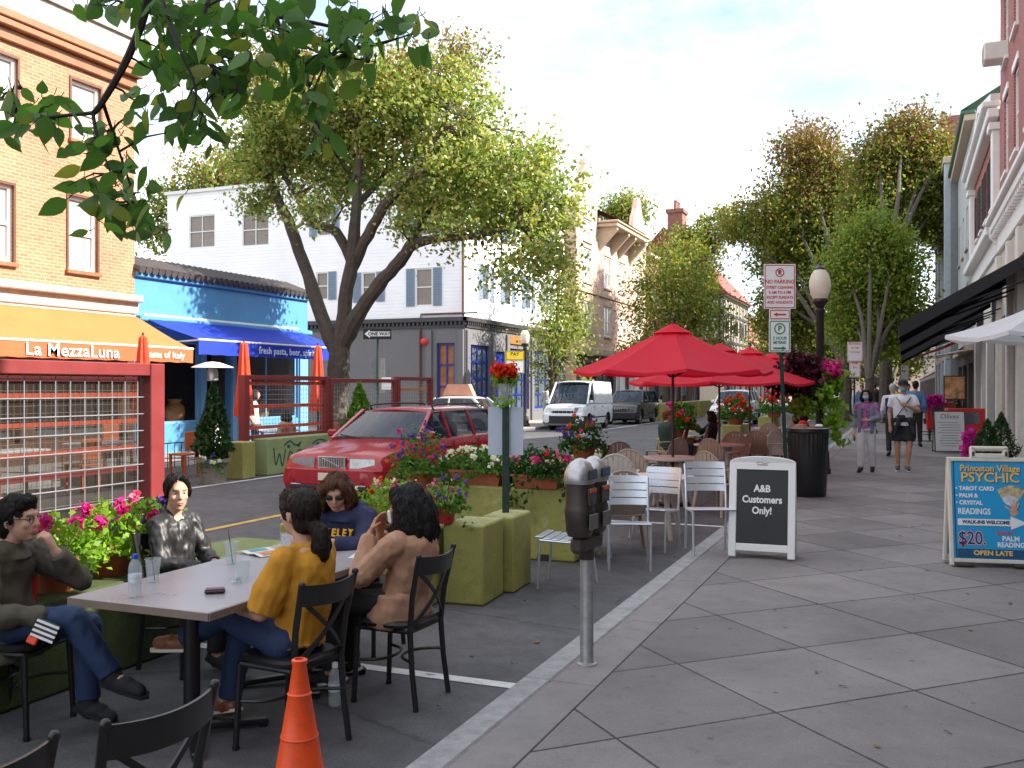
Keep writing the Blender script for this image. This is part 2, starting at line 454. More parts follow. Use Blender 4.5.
vs = sc.view_settings; vs.view_transform = 'Standard'; vs.look = 'None'; vs.exposure = 1.28; vs.gamma = 1
# ================================================================ materials
M = {}
M['asphalt'], nt, b = newmat('asphalt'); L = nt.links.new
tc = nd(nt, 'ShaderNodeTexCoord')
n1 = nd(nt, 'ShaderNodeTexNoise', Scale=.55, Detail=8., Roughness=.7, Distortion=.6); n2 = nd(nt, 'ShaderNodeTexNoise', Scale=90., Detail=3., Roughness=.8)
n3 = nd(nt, 'ShaderNodeTexNoise', Scale=4., Detail=7., Roughness=.75)
for q in (n1, n2, n3): L(tc.outputs['Object'], q.inputs['Vector'])
cr = nd(nt, 'ShaderNodeValToRGB'); cr.color_ramp.elements[0].position = .33; cr.color_ramp.elements[1].position = .68
cr.color_ramp.elements[0].color = (.068, .067, .072, 1); cr.color_ramp.elements[1].color = (.112, .109, .114, 1); L(n1.outputs['Fac'], cr.inputs['Fac'])
m1 = nd(nt, 'ShaderNodeMapRange'); m1.inputs['From Min'].default_value = .3; m1.inputs['From Max'].default_value = .7; m1.inputs['To Min'].default_value = .6; m1.inputs['To Max'].default_value = 1.45; L(n2.outputs['Fac'], m1.inputs['Value'])
m2 = nd(nt, 'ShaderNodeMapRange'); m2.inputs['From Min'].default_value = .3; m2.inputs['From Max'].default_value = .72; m2.inputs['To Min'].default_value = .72; m2.inputs['To Max'].default_value = 1.3; L(n3.outputs['Fac'], m2.inputs['Value'])
mm = nd(nt, 'ShaderNodeMath', operation='MULTIPLY'); L(m1.outputs[0], mm.inputs[0]); L(m2.outputs[0], mm.inputs[1])
# cracks
vo = nd(nt, 'ShaderNodeTexVoronoi', feature='DISTANCE_TO_EDGE', Scale=.42); 
dn = nd(nt, 'ShaderNodeMix', data_type='VECTOR'); dn.inputs['Factor'].default_value = .12; L(tc.outputs['Object'], dn.inputs[4]); L(n3.outputs['Color'], dn.inputs[5]); L(dn.outputs[1], vo.inputs['Vector'])
ck = nd(nt, 'ShaderNodeMapRange'); ck.inputs['From Min'].default_value = .002; ck.inputs['From Max'].default_value = .008; ck.inputs['To Min'].default_value = .68; L(vo.outputs['Distance'], ck.inputs['Value'])
m3 = nd(nt, 'ShaderNodeMath', operation='MULTIPLY'); L(mm.outputs[0], m3.inputs[0]); L(ck.outputs[0], m3.inputs[1])
sx = nd(nt, 'ShaderNodeVectorMath', operation='SCALE'); L(cr.outputs['Color'], sx.inputs[0]); L(m3.outputs[0], sx.inputs['Scale']); L(sx.outputs[0], b.inputs['Base Color'])
b.inputs['Roughness'].default_value = .8; b.inputs['Specular IOR Level'].default_value = .35
bp = nd(nt, 'ShaderNodeBump', Strength=.5, Distance=.006); L(n2.outputs['Fac'], bp.inputs['Height']); L(bp.outputs[0], b.inputs['Normal'])

def slabmat(name, c0, c1, pitch, anchor, diag=True):
    m, nt, b = newmat(name); L = nt.links.new
    tc = nd(nt, 'ShaderNodeTexCoord'); mp = nd(nt, 'ShaderNodeMapping', vector_type='TEXTURE')
    mp.inputs['Location'].default_value = (anchor[0], anchor[1], 0); mp.inputs['Rotation'].default_value = (0, 0, R(45) if diag else 0)
    mp.inputs['Scale'].default_value = (pitch, pitch, 1); L(tc.outputs['Object'], mp.inputs['Vector'])
    nw = nd(nt, 'ShaderNodeTexNoise', Scale=1.6, Detail=4.); L(tc.outputs['Object'], nw.inputs['Vector'])
    sp = nd(nt, 'ShaderNodeSeparateXYZ'); L(mp.outputs[0], sp.inputs[0])
    ds = []
    for ax in 'XY':
        f = nd(nt, 'ShaderNodeMath', operation='FRACT'); L(sp.outputs[ax], f.inputs[0])
        s1 = nd(nt, 'ShaderNodeMath', operation='SUBTRACT'); s1.inputs[1].default_value = .5; L(f.outputs[0], s1.inputs[0])
        a1 = nd(nt, 'ShaderNodeMath', operation='ABSOLUTE'); L(s1.outputs[0], a1.inputs[0]); ds.append(a1)
    mxx = nd(nt, 'ShaderNodeMath', operation='MAXIMUM'); L(ds[0].outputs[0], mxx.inputs[0]); L(ds[1].outputs[0], mxx.inputs[1])
    # edge noise so that joints are not ruler clean
    ne = nd(nt, 'ShaderNodeTexNoise', Scale=22., Detail=4.); L(tc.outputs['Object'], ne.inputs['Vector'])
    ad = nd(nt, 'ShaderNodeMath', operation='MULTIPLY_ADD'); ad.inputs[1].default_value = .010; L(ne.outputs['Fac'], ad.inputs[0]); L(mxx.outputs[0], ad.inputs[2])
    nb = nd(nt, 'ShaderNodeTexNoise', Scale=.9, Detail=3.); L(tc.outputs['Object'], nb.inputs['Vector'])
    a9 = nd(nt, 'ShaderNodeMath', operation='MULTIPLY_ADD'); a9.inputs[1].default_value = .012; a9.inputs[2].default_value = -.006; L(nb.outputs['Fac'], a9.inputs[0])
    a8 = nd(nt, 'ShaderNodeMath', operation='ADD'); L(ad.outputs[0], a8.inputs[0]); L(a9.outputs[0], a8.inputs[1]); ad = a8
    jt = nd(nt, 'ShaderNodeMapRange'); jt.inputs['From Min'].default_value = .494; jt.inputs['From Max'].default_value = .5005; L(ad.outputs[0], jt.inputs['Value'])
    fl = nd(nt, 'ShaderNodeVectorMath', operation='FLOOR'); L(mp.outputs[0], fl.inputs[0])
    wn = nd(nt, 'ShaderNodeTexWhiteNoise', noise_dimensions='2D'); L(fl.outputs[0], wn.inputs['Vector'])
    n1 = nd(nt, 'ShaderNodeTexNoise', Scale=.8, Detail=9., Roughness=.72, Distortion=.4); L(tc.outputs['Object'], n1.inputs['Vector'])
    n2 = nd(nt, 'ShaderNodeTexNoise', Scale=140., Detail=3., Roughness=.8); L(tc.outputs['Object'], n2.inputs['Vector'])
    n4 = nd(nt, 'ShaderNodeTexNoise', Scale=6., Detail=8., Roughness=.8); L(tc.outputs['Object'], n4.inputs['Vector'])
    cr = nd(nt, 'ShaderNodeValToRGB'); cr.color_ramp.elements[0].position = .3; cr.color_ramp.elements[1].position = .7
    cr.color_ramp.elements[0].color = c0; cr.color_ramp.elements[1].color = c1; L(n1.outputs['Fac'], cr.inputs['Fac'])
    v1 = nd(nt, 'ShaderNodeMapRange'); v1.inputs['To Min'].default_value = .80; v1.inputs['To Max'].default_value = 1.14; L(wn.outputs['Value'], v1.inputs['Value'])
    v2 = nd(nt, 'ShaderNodeMapRange'); v2.inputs['From Min'].default_value = .3; v2.inputs['From Max'].default_value = .7; v2.inputs['To Min'].default_value = .82; v2.inputs['To Max'].default_value = 1.18; L(n2.outputs['Fac'], v2.inputs['Value'])
    v3 = nd(nt, 'ShaderNodeMapRange'); v3.inputs['From Min'].default_value = .56; v3.inputs['From Max'].default_value = .74; v3.inputs['To Min'].default_value = 1.; v3.inputs['To Max'].default_value = .58; L(n4.outputs['Fac'], v3.inputs['Value'])
    a = nd(nt, 'ShaderNodeMath', operation='MULTIPLY'); L(v1.outputs[0], a.inputs[0]); L(v2.outputs[0], a.inputs[1])
    a2 = nd(nt, 'ShaderNodeMath', operation='MULTIPLY'); L(a.outputs[0], a2.inputs[0]); L(v3.outputs[0], a2.inputs[1])
    # gum spots
    vo = nd(nt, 'ShaderNodeTexVoronoi', Scale=3.2); L(tc.outputs['Object'], vo.inputs['Vector'])
    g = nd(nt, 'ShaderNodeMapRange'); g.inputs['From Min'].default_value = .045; g.inputs['From Max'].default_value = .06; g.inputs['To Min'].default_value = .6; L(vo.outputs['Distance'], g.inputs['Value'])
    a3 = nd(nt, 'ShaderNodeMath', operation='MULTIPLY'); L(a2.outputs[0], a3.inputs[0]); L(g.outputs[0], a3.inputs[1])
    sx = nd(nt, 'ShaderNodeVectorMath', operation='SCALE'); L(cr.outputs['Color'], sx.inputs[0]); L(a3.outputs[0], sx.inputs['Scale'])
    mj = nd(nt, 'ShaderNodeMix', data_type='RGBA'); mj.inputs['B'].default_value = (.045, .04, .036, 1); L(jt.outputs[0], mj.inputs['Factor']); L(sx.outputs[0], mj.inputs['A'])
    L(mj.outputs['Result'], b.inputs['Base Color']); b.inputs['Roughness'].default_value = .82; b.inputs['Specular IOR Level'].default_value = .3
    hh = nd(nt, 'ShaderNodeMath', operation='MULTIPLY_ADD'); hh.inputs[1].default_value = -3.; L(jt.outputs[0], hh.inputs[0]); L(n2.outputs['Fac'], hh.inputs[2])
    bp = nd(nt, 'ShaderNodeBump', Strength=.35, Distance=.004); L(hh.outputs[0], bp.inputs['Height']); L(bp.outputs[0], b.inputs['Normal'])
    return m
M['slab'] = slabmat('concrete_slabs', (.150, .139, .138, 1), (.245, .227, .223, 1), .914, (-.602, 4.93))
M['slab2'] = slabmat('concrete_slabs_far', (.25, .24, .23, 1), (.36, .35, .33, 1), 1.2, (0, 0), False)
M['granite'] = mat('granite', (.29, .285, .29, 1), .75, var=.3, scale=9, bump=.5, bscale=80, dirt=.45)
M['earth'] = mat('earth', (.12, .10, .07, 1), .95, var=.3, scale=.4)
M['paintw'] = mat('road_paint_white', (.62, .62, .62, 1), .7, var=.25, scale=5, dirt=.75)
M['painty'] = mat('road_paint_yellow', (.55, .34, .05, 1), .7, var=.25, scale=5, dirt=.75)
# ================================================================ ground
def sheet(name, x0, x1, y0, y1, z, m):
    mb = MB(); mb.quad((x0, y0, z), (x1, y0, z), (x1, y1, z), (x0, y1, z)); return struct(mb.build(name, m, fix=False))
sheet('ground', -900, 900, -300, 1500, -.06, M['earth'])
sheet('road', -14, -2, -40, 420, 0, M['asphalt'])
sheet('side_street', -90, -14.0, 26.6, 34.6, 0, M['asphalt'])
mb = MB(); mb.span((-1.555, -40, -.05), (2.3, 420, KERB)); struct(mb.build('sidewalk', M['slab']))
mb = MB(); y = -40.
while y < 420: mb.span((-1.828, y, -.05), (-1.566, min(y + (1.5 if y < 60 else 50) - .008, 420), KERB - .001), .004); y += 1.5 if y < 60 else 50
struct(mb.build('sidewalk_border', mat('border_concrete', (.215, .20, .20, 1), .85, var=.2, scale=3, dirt=.35, bump=.3, bscale=120)))
mb = MB()
y = -40.
while y < 120:
    mb.span((-2.0, y, -.05), (-1.834, y + 1.79, KERB + .002), .012); y += 1.8
mb.span((-2.0, y, -.05), (-1.834, 420, KERB + .002)); struct(mb.build('kerb', M['granite']))
mb = MB()
for a, b_ in ((-40, 26.4), (34.8, 420)):
    mb.span((-17.2, a, -.05), (-14.16, b_, KERB))
struct(mb.build('far_sidewalk', M['slab2']))
mb = MB()
for a, b_ in ((-40, 26.6), (34.6, 420)): mb.span((-14.158, a, -.05), (-14.0, b_, KERB + .002), .01)
mb.span((-90, 26.402, -.05), (-14.162, 26.6, KERB + .002), .01)
mb.span((-90, 34.6, -.05), (-14.162, 34.798, KERB + .002), .01)
struct(mb.build('far_kerb', M['granite']))
mb = MB()
def dash(x0, x1, y0, y1): mb.quad((x0, y0, .004), (x1, y0, .004), (x1, y1, .004), (x0, y1, .004))
dash(-11.66, -11.54, -20, 26); dash(-11.66, -11.54, 36, 200)
for yy in (5.22, 12.2, 19): dash(-4.6, -2.1, yy - .05, yy + .05)
dash(-4.8, -4.7, 10, 60)
struct(mb.build('white_road_marking', M['paintw'], fix=False))
mb = MB(); dash(-8.07, -7.95, -20, 26); dash(-8.07, -7.95, 36, 200); struct(mb.build('yellow_road_marking', M['painty'], fix=False))
# ================================================================ building helpers
def part(mb, name, mats, root, **kw):
    o = mb.build(name, mats, root, **kw)
    if root.type == 'EMPTY': o.location = -root.location
    return o
def FX(x, y0, z0): return M4((x, y0, z0), (0, 1, 0), (0, 0, 1))        # wall looking +x, u along +y
def FXr(x, y0, z0): return M4((x, y0, z0), (0, -1, 0), (0, 0, 1))      # wall looking -x, u along -y
def FY(y, x0, z0): return M4((x0, y, z0), (1, 0, 0), (0, 0, 1))        # wall looking -y, u along +x
def facade(mb, Mf, W, H, ops, depth=.14, v0=0.):
    us = sorted({0., W} | {a for o in ops for a in o[:2]}); vs_ = sorted({v0, H} | {a for o in ops for a in o[2:4]})
    mb.M = Mf
    for i in range(len(us) - 1):
        for j in range(len(vs_) - 1):
            u = (us[i] + us[i + 1]) / 2; v = (vs_[j] + vs_[j + 1]) / 2
            if any(o[0] < u < o[1] and o[2] < v < o[3] for o in ops): continue
            mb.quad((us[i], vs_[j], 0), (us[i + 1], vs_[j], 0), (us[i + 1], vs_[j + 1], 0), (us[i], vs_[j + 1], 0))
    for a, b_, c, d in [o[:4] for o in ops]:
        mb.quad((a, c, 0), (a, c, -depth), (a, d, -depth), (a, d, 0)); mb.quad((b_, c, 0), (b_, d, 0), (b_, d, -depth), (b_, c, -depth))
        mb.quad((a, c, 0), (b_, c, 0), (b_, c, -depth), (a, c, -depth)); mb.quad((a, d, 0), (a, d, -depth), (b_, d, -depth), (b_, d, 0))
    mb.M = Matrix.Identity(4)
M['pane'] = mat('window_glass', (.09, .11, .13, 1), .05, var=.5, scale=.6, spec=.9)
M['pane_blind'] = mat('window_blind_behind_glass', (.42, .40, .37, 1), .12, var=.15, scale=1.2, spec=.8)
M['pane_tan'] = mat('window_screen_behind_glass', (.20, .15, .12, 1), .15, var=.25, scale=1.2, spec=.7)
M['white'] = mat('white_paint', (.78, .77, .75, 1), .5, var=.06, dirt=.12)
M['offwhite'] = mat('offwhite_paint', (.66, .63, .58, 1), .55, var=.08, dirt=.15)
M['brown'] = mat('brown_paint', (.13, .055, .03, 1), .5, var=.15)
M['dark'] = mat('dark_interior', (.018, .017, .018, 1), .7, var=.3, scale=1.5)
M['gray'] = mat('gray_paint', (.15, .145, .155, 1), .6, var=.1, scale=2, dirt=.1)
M['dgray'] = mat('dark_gray_paint', (.045, .044, .05, 1), .5, var=.1)
M['roof'] = mat('roof_felt', (.08, .078, .075, 1), .9, var=.2)
def window(root, Mf, a, b_, c, d, fm, pm, depth=.1, fw=.06, grid=(1, 2), sill=None, shutters=None, lintel=None):
    """frame with meeting rail and bars, pane behind it, optional sill and shutters"""
    mb = MB(); mb.M = Mf; zf = -depth + .03; t = .05
    mb.box((a + fw / 2, (c + d) / 2, zf), (fw, d - c, t)); mb.box((b_ - fw / 2, (c + d) / 2, zf), (fw, d - c, t))
    mb.box(((a + b_) / 2, d - fw / 2, zf), (b_ - a - 2 * fw, fw, t)); mb.box(((a + b_) / 2, c + fw / 2, zf), (b_ - a - 2 * fw, fw, t))
    gx, gy = grid
    for i in range(1, gx): mb.box((a + (b_ - a) * i / gx, (c + d) / 2, zf - .003), (fw * .7, d - c - 2 * fw, t * .8))
    for i in range(1, gy): mb.box(((a + b_) / 2, c + (d - c) * i / gy, zf - .006), (b_ - a - 2 * fw, fw * .8, t * .75))
    f = part(mb, 'window', fm, root)
    mb = MB(); mb.M = Mf; mb.quad((a + .01, c + .01, -depth), (b_ - .01, c + .01, -depth), (b_ - .01, d - .01, -depth), (a + .01, d - .01, -depth)); mb.build('pane', pm, f, fix=False)
    if sill is not None:
        mb = MB(); mb.M = Mf; mb.box(((a + b_) / 2, c - .05, .03), (b_ - a + .16, .09, .12), .01); mb.build('sill', sill, f)
    if lintel is not None:
        mb = MB(); mb.M = Mf; mb.box(((a + b_) / 2, d + .09, .01), (b_ - a + .2, .17, .05), .008); mb.build('lintel', lintel, f)
    if shutters is not None:
        sm, sw, sides = shutters
        for s_ in sides:
            mb = MB(); mb.M = Mf; x0 = a - sw - .03 if s_ < 0 else b_ + .03
            mb.box((x0 + sw / 2, (c + d) / 2, .025), (sw, d - c, .03))
            for k in range(int((d - c) / .07)):
                mb.box((x0 + sw / 2, c + .05 + k * .07, .045), (sw - .1, .045, .012), 0, M=Matrix.Rotation(R(35), 3, 'X'))
            mb.build('shutter', sm, f)
    return f
def rectX(x, px0, px1, py0, py1, y0=0., pm=None):
    """photo rectangle on a wall x = const -> (u0,u1,v0,v1), u measured from y0"""
    a = onX(px0, py0, x); b_ = onX(px1, py1, x); pm_ = (px0 + px1) / 2
    return (a.y - y0, b_.y - y0, onX(pm_, py1, x).z, onX(pm_, py0, x).z)
def rectY(y, px0, px1, py0, py1, x0=0.):
    a = onY(px0, py0, y); b_ = onY(px1, py1, y); pm_ = (px0 + px1) / 2
    return (a.x - x0, b_.x - x0, onY(pm_, py1, y).z, onY(pm_, py0, y).z)
def body(root, name, mats, x0, x1, y0, y1, z1, skip, z0=0.):
    """plain remaining walls and roof of a block"""
    mb = MB()
    if 'e' not in skip: mb.quad((x1, y0, z0), (x1, y1, z0), (x1, y1, z1), (x1, y0, z1))
    if 'w' not in skip: mb.quad((x0, y0, z0), (x0, y1, z0), (x0, y1, z1), (x0, y0, z1))
    if 's' not in skip: mb.quad((x0, y0, z0), (x1, y0, z0), (x1, y0, z1), (x0, y0, z1))
    if 'n' not in skip: mb.quad((x0, y1, z0), (x1, y1, z0), (x1, y1, z1), (x0, y1, z1))
    o = part(mb, name, mats, root, fix=False)
    mb = MB(); mb.quad((x0, y0, z1 - .1), (x1, y0, z1 - .1), (x1, y1, z1 - .1), (x0, y1, z1 - .1)); part(mb, 'roof', M['roof'], root, fix=False)
    return o
def awning(name, label, Mf, W, top, front, drop, proj, m, vm=None, letters=(), lm=None, frame=True, group=None, fm=None, side=0.):
    """sloping cloth from the wall to a front bar, hanging valance, side arms, sagging a little; Mf is a wall frame (u, v, out)"""
    o0 = Mf.translation.copy(); root = thing(name, label, 'awning', o0, 0, group)
    mb = MB(); mb.M = Mf; n = max(4, int(W / .5)); k = 6; g = []
    for i in range(n + 1):
        for j in range(k + 1):
            t = j / k; s_ = -.035 * math.sin(PI * t) - .012 * math.sin(i * 1.7 + j)
            g.append((W * i / n, top + (front - top) * t + s_, proj * t))
    fs = [(i * (k + 1) + j, (i + 1) * (k + 1) + j, (i + 1) * (k + 1) + j + 1, i * (k + 1) + j + 1) for i in range(n) for j in range(k)]
    mb.add(g, fs)
    o = part(mb, 'canopy', m, root, fix=False)
    mb = MB(); mb.M = Mf; vv = []
    for i in range(n * 2 + 1):
        u = W * i / (n * 2); wv = .012 * math.sin(i * .9)
        vv += [(u, front - .003, proj + .004), (u, front - drop + .015 * math.sin(i * PI / 2) ** 2, proj + .004 + wv)]
    mb.add(vv, [(2 * i, 2 * i + 2, 2 * i + 3, 2 * i + 1) for i in range(n * 2)])
    if side:
        for u in (0, W): mb.add([(u, top, .02), (u, front, proj), (u, front - drop, proj), (u, top - side, .02)], [(0, 1, 2, 3)])
    part(mb, 'valance', vm or m, root, fix=False)
    if frame:
        mb = MB(); mb.M = Mf
        mb.tube([(0, front, proj), (W, front, proj)], .025, 8)
        for u in (.05, W / 2, W - .05): mb.tube([(u, top - .55, .03), (u, (top + front) / 2 - .35, proj * .55), (u, front - .01, proj)], .022, 6)
        mb.box((W / 2, top, .04), (W, .12, .1), .02)
        part(mb, 'frame', fm or M['white'], root)
    for body_, u, size, sxx in letters:
        mb = MB(); T = Mf @ Matrix.Translation((u, front - drop * .52, proj + .03)); mb.text(body_, T, size, .004, bold=.004, sx=sxx, space=1.05)
        part(mb, 'lettering', lm or M['white'], root, smooth=False)
    return root
# ================================================================ left row
# ---- buff brick restaurant
M['buff'] = brickmat('buff_brick', '#b27a56', '#a06a4c', '#a88c78')
M['copper'] = mat('copper_brown_cornice', (.28, .12, .055, 1), .5, var=.25, scale=3, dirt=.2)
M['fascia'] = mat('weathered_fascia', (.40, .37, .33, 1), .7, var=.3, scale=2, dirt=.6)
XL = -17.0
b1 = thing('brick_building', 'buff brick two storey restaurant building with brown cornice', 'building', (-22, 8, 0))
y0 = -4.; y1 = 17.5
ops = []
for r in ((68, 97, 198, 271), (71, 100, 84, 142), (-12, 13, 183, 261), (-8, 17, 55, 124)):
    ops.append(rectX(XL, *r, y0=y0))
for k in range(1, 6):
    for v in (ops[2], ops[3]): ops.append((v[0] - 2.35 * k, v[1] - 2.35 * k, v[2], v[3]))
mb = MB(); facade(mb, FX(XL, y0, 0), y1 - y0, 9.25, ops, .16, 3.95); part(mb, 'wall', M['buff'], b1, fix=False)
body(b1, 'wall', M['buff'], -27, XL, y0, y1, 9.25, 'e')
for o in ops:
    window(b1, FX(XL, y0, 0), *o, M['white'], M['pane_blind'], .12, .07, (1, 2), sill=M['copper'])
for o in ops:
    mb = MB(); mb.M = FX(XL, y0, 0); a, b_, c, d = o
    mb.add([(x, z, w_) for w_ in (-.02, .03) for x, z in ((a - .05, c), (a, c), (a, d), (b_, d), (b_, c), (b_ + .05, c), (b_ + .05, d + .06), (a - .05, d + .06))], [tuple(range(8)), tuple(range(15, 7, -1))] + [(i, (i + 1) % 8, 8 + (i + 1) % 8, 8 + i) for i in range(8)])
    part(mb, 'window_trim', M['brown'], b1)
mb = MB()
mb.span((XL - .02, y0, 9.25), (XL + .3, y1 + .05, 9.42), .02); mb.span((XL - .02, y0, 9.10), (XL + .25, y1 + .03, 9.248), .02); mb.span((XL - .02, y0, 8.85), (XL + .1, y1 + .01, 9.098), .02)
part(mb, 'cornice', M['copper'], b1)
mb = MB(); mb.span((XL - .4, y0, 9.422), (XL + .12, y1, 10.0)); mb.span((XL - .45, y0, 10.002), (XL + .2, y1 + .05, 10.08)); part(mb, 'parapet', M['fascia'], b1)
mb = MB(); mb.span((XL - .1, y0, 3.52), (XL + .14, y1 - .003, 3.78)); mb.span((XL - .1, y0, 3.782), (XL + .3, y1 + .003, 3.95), .02); part(mb, 'storefront_cornice', M['fascia'], b1)
mb = MB(); so_ = []
for k in range(8): so_.append((.5 + k * 2.6, 2.75 + k * 2.6, .6, 2.9))
facade(mb, FX(XL, y0, 0), y1 - y0, 3.52, so_, .25); part(mb, 'storefront', mat('storefront_wood', (.10, .045, .03, 1), .5), b1, fix=False)
for o in so_: window(b1, FX(XL, y0, 0), *o, M['brown'], M['pane'], .2, .08, (2, 1))
M['awn_or'] = mat('orange_awning_cloth', (.58, .21, .065, 1), .8, var=.1, scale=2, trans=.25)
M['awn_or2'] = mat('orange_valance_cloth', (.58, .13, .045, 1), .8, var=.08, scale=2, trans=.15)
awning('awning', 'orange cloth awning lettered La MezzaLuna over the restaurant front', FX(XL, 5.0, 0), 12.45, 3.5, 2.66, .33, 1.8, M['awn_or'], M['awn_or2'],
       (('La MezzaLuna', 9.05, .34, 1.15), ('taste of Italy', 11.55, .2, 1.1), ('fine dining', 4.5, .24, 1.1)), M['white'])
# ---- blue shop
M['blue'] = mat('sky_blue_paint', (.085, .27, .48, 1), .5, var=.1, scale=2, dirt=.1)
M['blue2'] = mat('pale_blue_paint', (.15, .33, .5, 1), .5, var=.08)
M['tile'] = mat('dark_roof_tile', (.06, .05, .05, 1), .7, var=.3, scale=3)
b2 = thing('blue_shop', 'low sky blue wine shop with dark tiled edge beside the brick restaurant', 'shop', (-21, 21, 0))
y0, y1 = 17.503, 24.6
sops = [(.5, 2.3, .85, 2.95), (2.5, 3.5, .05, 2.95), (3.7, 6.6, .85, 2.95)]
mb = MB(); facade(mb, FX(XL, y0, 0), y1 - y0, 4.6, sops, .2); part(mb, 'wall', M['blue'], b2, fix=False)
body(b2, 'wall', M['offwhite'], -26, XL, y0, y1, 4.6, 'e')
mb = MB(); mb.span((XL, y0, 3.22), (XL + .12, y1, 3.36), .02); mb.span((XL, y0, 3.362), (XL + .2, y1, 3.5), .03); mb.span((XL, y0, 3.0), (XL + .06, y1, 3.218)); mb.span((XL, y0, 4.42), (XL + .1, y1, 4.58), .02)
part(mb, 'moulding', M['blue'], b2)
mb = MB()
k = y0 - .05
while k < y1:
    mb.tube([(XL - .9, k + .1, 4.98), (XL - .1, k + .1, 4.68), (XL + .2, k + .1, 4.585)], [.1, .1, .1], 8); k += .215
part(mb, 'tiled_edge', M['tile'], b2)
for o in sops[::2]:
    f = window(b2, FX(XL, y0, 0), *o, M['blue2'], glassmat('shop_glass', (.02, .025, .03, 1), alpha=.3), .12, .07, (2 if o[1] - o[0] > 2 else 1, 1))
for u, w_ in ((.25, .4), (6.85, .4), (2.4, .16), (3.6, .16)): mb = MB(); mb.M = FX(XL, y0, 0); mb.box((u, 1.5, .02), (w_, 3., .06)); part(mb, 'pilaster', M['blue2'], b2)
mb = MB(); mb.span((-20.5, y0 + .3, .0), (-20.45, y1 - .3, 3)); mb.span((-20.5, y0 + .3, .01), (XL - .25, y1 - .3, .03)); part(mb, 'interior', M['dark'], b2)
mb = MB(); mb.span((-17.75, y0 + .5, .2), (-17.25, y0 + 2.3, .86)); mb.span((-17.75, y0 + 3.7, .2), (-17.25, y0 + 6.6, .86)); part(mb, 'display_shelf', M['offwhite'], b2)
pk = mat('ochre_ceramic', (.55, .26, .07, 1), .5, var=.2)
pk2 = mat('straw_ceramic', (.50, .36, .18, 1), .6, var=.2)
for i, (yy, mm_, s_, wd) in enumerate(((18.45, pk2, .9, 'straw coloured'), (19.4, pk, 1.2, 'ochre'), (21.9, pk2, .9, 'straw coloured'), (23.0, pk, 1., 'ochre'))):
    mb = MB(); mb.lathe([(.10, 0), (.19, .06), (.22, .2), (.2, .34), (.12, .42), (.12, .46), (.15, .48), (.15, .5), (0, .51)], 14)
    o = mb.build('storage_jar', mm_, None, (-17.5, yy, .862)); o.scale = (s_, s_, s_)
    tag(o, ['straw coloured jar at the left end of the blue shop window', 'large ochre jar behind the gas heater in the blue shop window', 'straw coloured jar in the blue shop window behind the closed red umbrella', 'ochre jar at the right end of the blue shop window'][i], 'jar', 'jars in the shop window')
M['awn_bl'] = mat('blue_awning_cloth', (.012, .045, .50, 1), .7, var=.12, scale=2, trans=.2)
awning('awning', 'royal blue cloth awning lettered in white over the blue shop', FX(XL, 17.75, 0), 6.3, 3.5, 2.9, .36, 1.7, M['awn_bl'], None,
       (('fresh pasta, beer, spirits', 3.5, .25, 1.0),), mat('pale_blue_letter', (.55, .62, .85, 1), .6))
# ---- white corner building
M['wsid'] = sidingmat('white_clapboard', '#f6f4f6', .15)
M['shut'] = mat('blue_gray_shutter', (.23, .30, .40, 1), .55, var=.1)
M['cobalt'] = mat('cobalt_paint', (.012, .03, .26, 1), .4, var=.15)
XW = -17.2; YW = 36.3; y1 = 49.0
b3 = thing('white_building', 'white clapboard corner building with gray storefront and blue shutters', 'building', (-25, 42, 0))
x0 = -33.2
wr = [(189, 215, 215, 248), (242, 269, 213, 246), (316, 328, 272, 300), (415.5, 432.5, 268, 306), (318, 331, 207, 236), (415, 432, 196, 236), (247, 257, 277, 300), (362, 376, 272, 302)]
ops = [rectY(YW, *r, x0=x0) for r in wr]
mb = MB(); facade(mb, FY(YW, x0, 0), XW - x0, 11.1, ops, .1, 4.75); part(mb, 'wall', M['wsid'], b3, fix=False)
for i, o in enumerate(ops):
    window(b3, FY(YW, x0, 0), *o, M['white'], M['pane_tan'], .08, .06, (2 if i < 2 else 1, 2), shutters=None if i in (0, 1, 6) else (M['shut'], .42, (1,) if i == 2 else (-1, 1)))
fops = []
for yy in (38.1, 40.6, 43.2, 45.8):
    for za, zb in ((5.6, 7.2), (8.5, 10.1)): fops.append((yy - YW, yy - YW + .85, za, zb))
mb = MB(); facade(mb, FX(XW, YW, 0), y1 - YW, 11.1, fops, .1, 4.75); part(mb, 'wall', M['wsid'], b3, fix=False)
for o in fops: window(b3, FX(XW, YW, 0), *o, M['white'], M['pane'], .08, .06, (1, 2), shutters=(M['shut'], .4, (-1, 1)))
body(b3, 'wall', M['wsid'], x0, XW, YW, y1, 11.1, 'es')
mb = MB(); mb.span((x0 - .1, YW - .1, 11.1), (XW + .15, y1 + .1, 11.25)); part(mb, 'eave', M['white'], b3)
# gray base
mb = MB(); s1 = [rectY(YW, 437, 455, 343, 408, x0=x0)]
facade(mb, FY(YW - .04, x0, 0), XW - x0 + .04, 4.55, s1, .2)
s2 = [(.4, 2.6, .7, 3.6), (3.2, 4.3, .12, 3.4), (4.8, 7.4, .7, 3.6), (8.0, 12.0, .7, 3.6)]
facade(mb, FX(XW + .04, YW - .04, 0), y1 - YW + .04, 4.55, s2, .2); part(mb, 'storefront', M['gray'], b3, fix=False)
mb = MB()
mb.span((x0, YW - .1, 4.3), (XW + .1, YW + .0, 4.42)); mb.span((x0, YW - .22, 4.552), (XW + .22, YW, 4.75), .02)
mb.span((XW, YW - .1, 4.3), (XW + .1, y1, 4.42)); mb.span((XW, YW - .22, 4.553), (XW + .221, y1, 4.75), .02)
k = x0
while k < XW: mb.span((k, YW - .17, 4.422), (k + .09, YW - .04, 4.55)); k += .2
k = YW
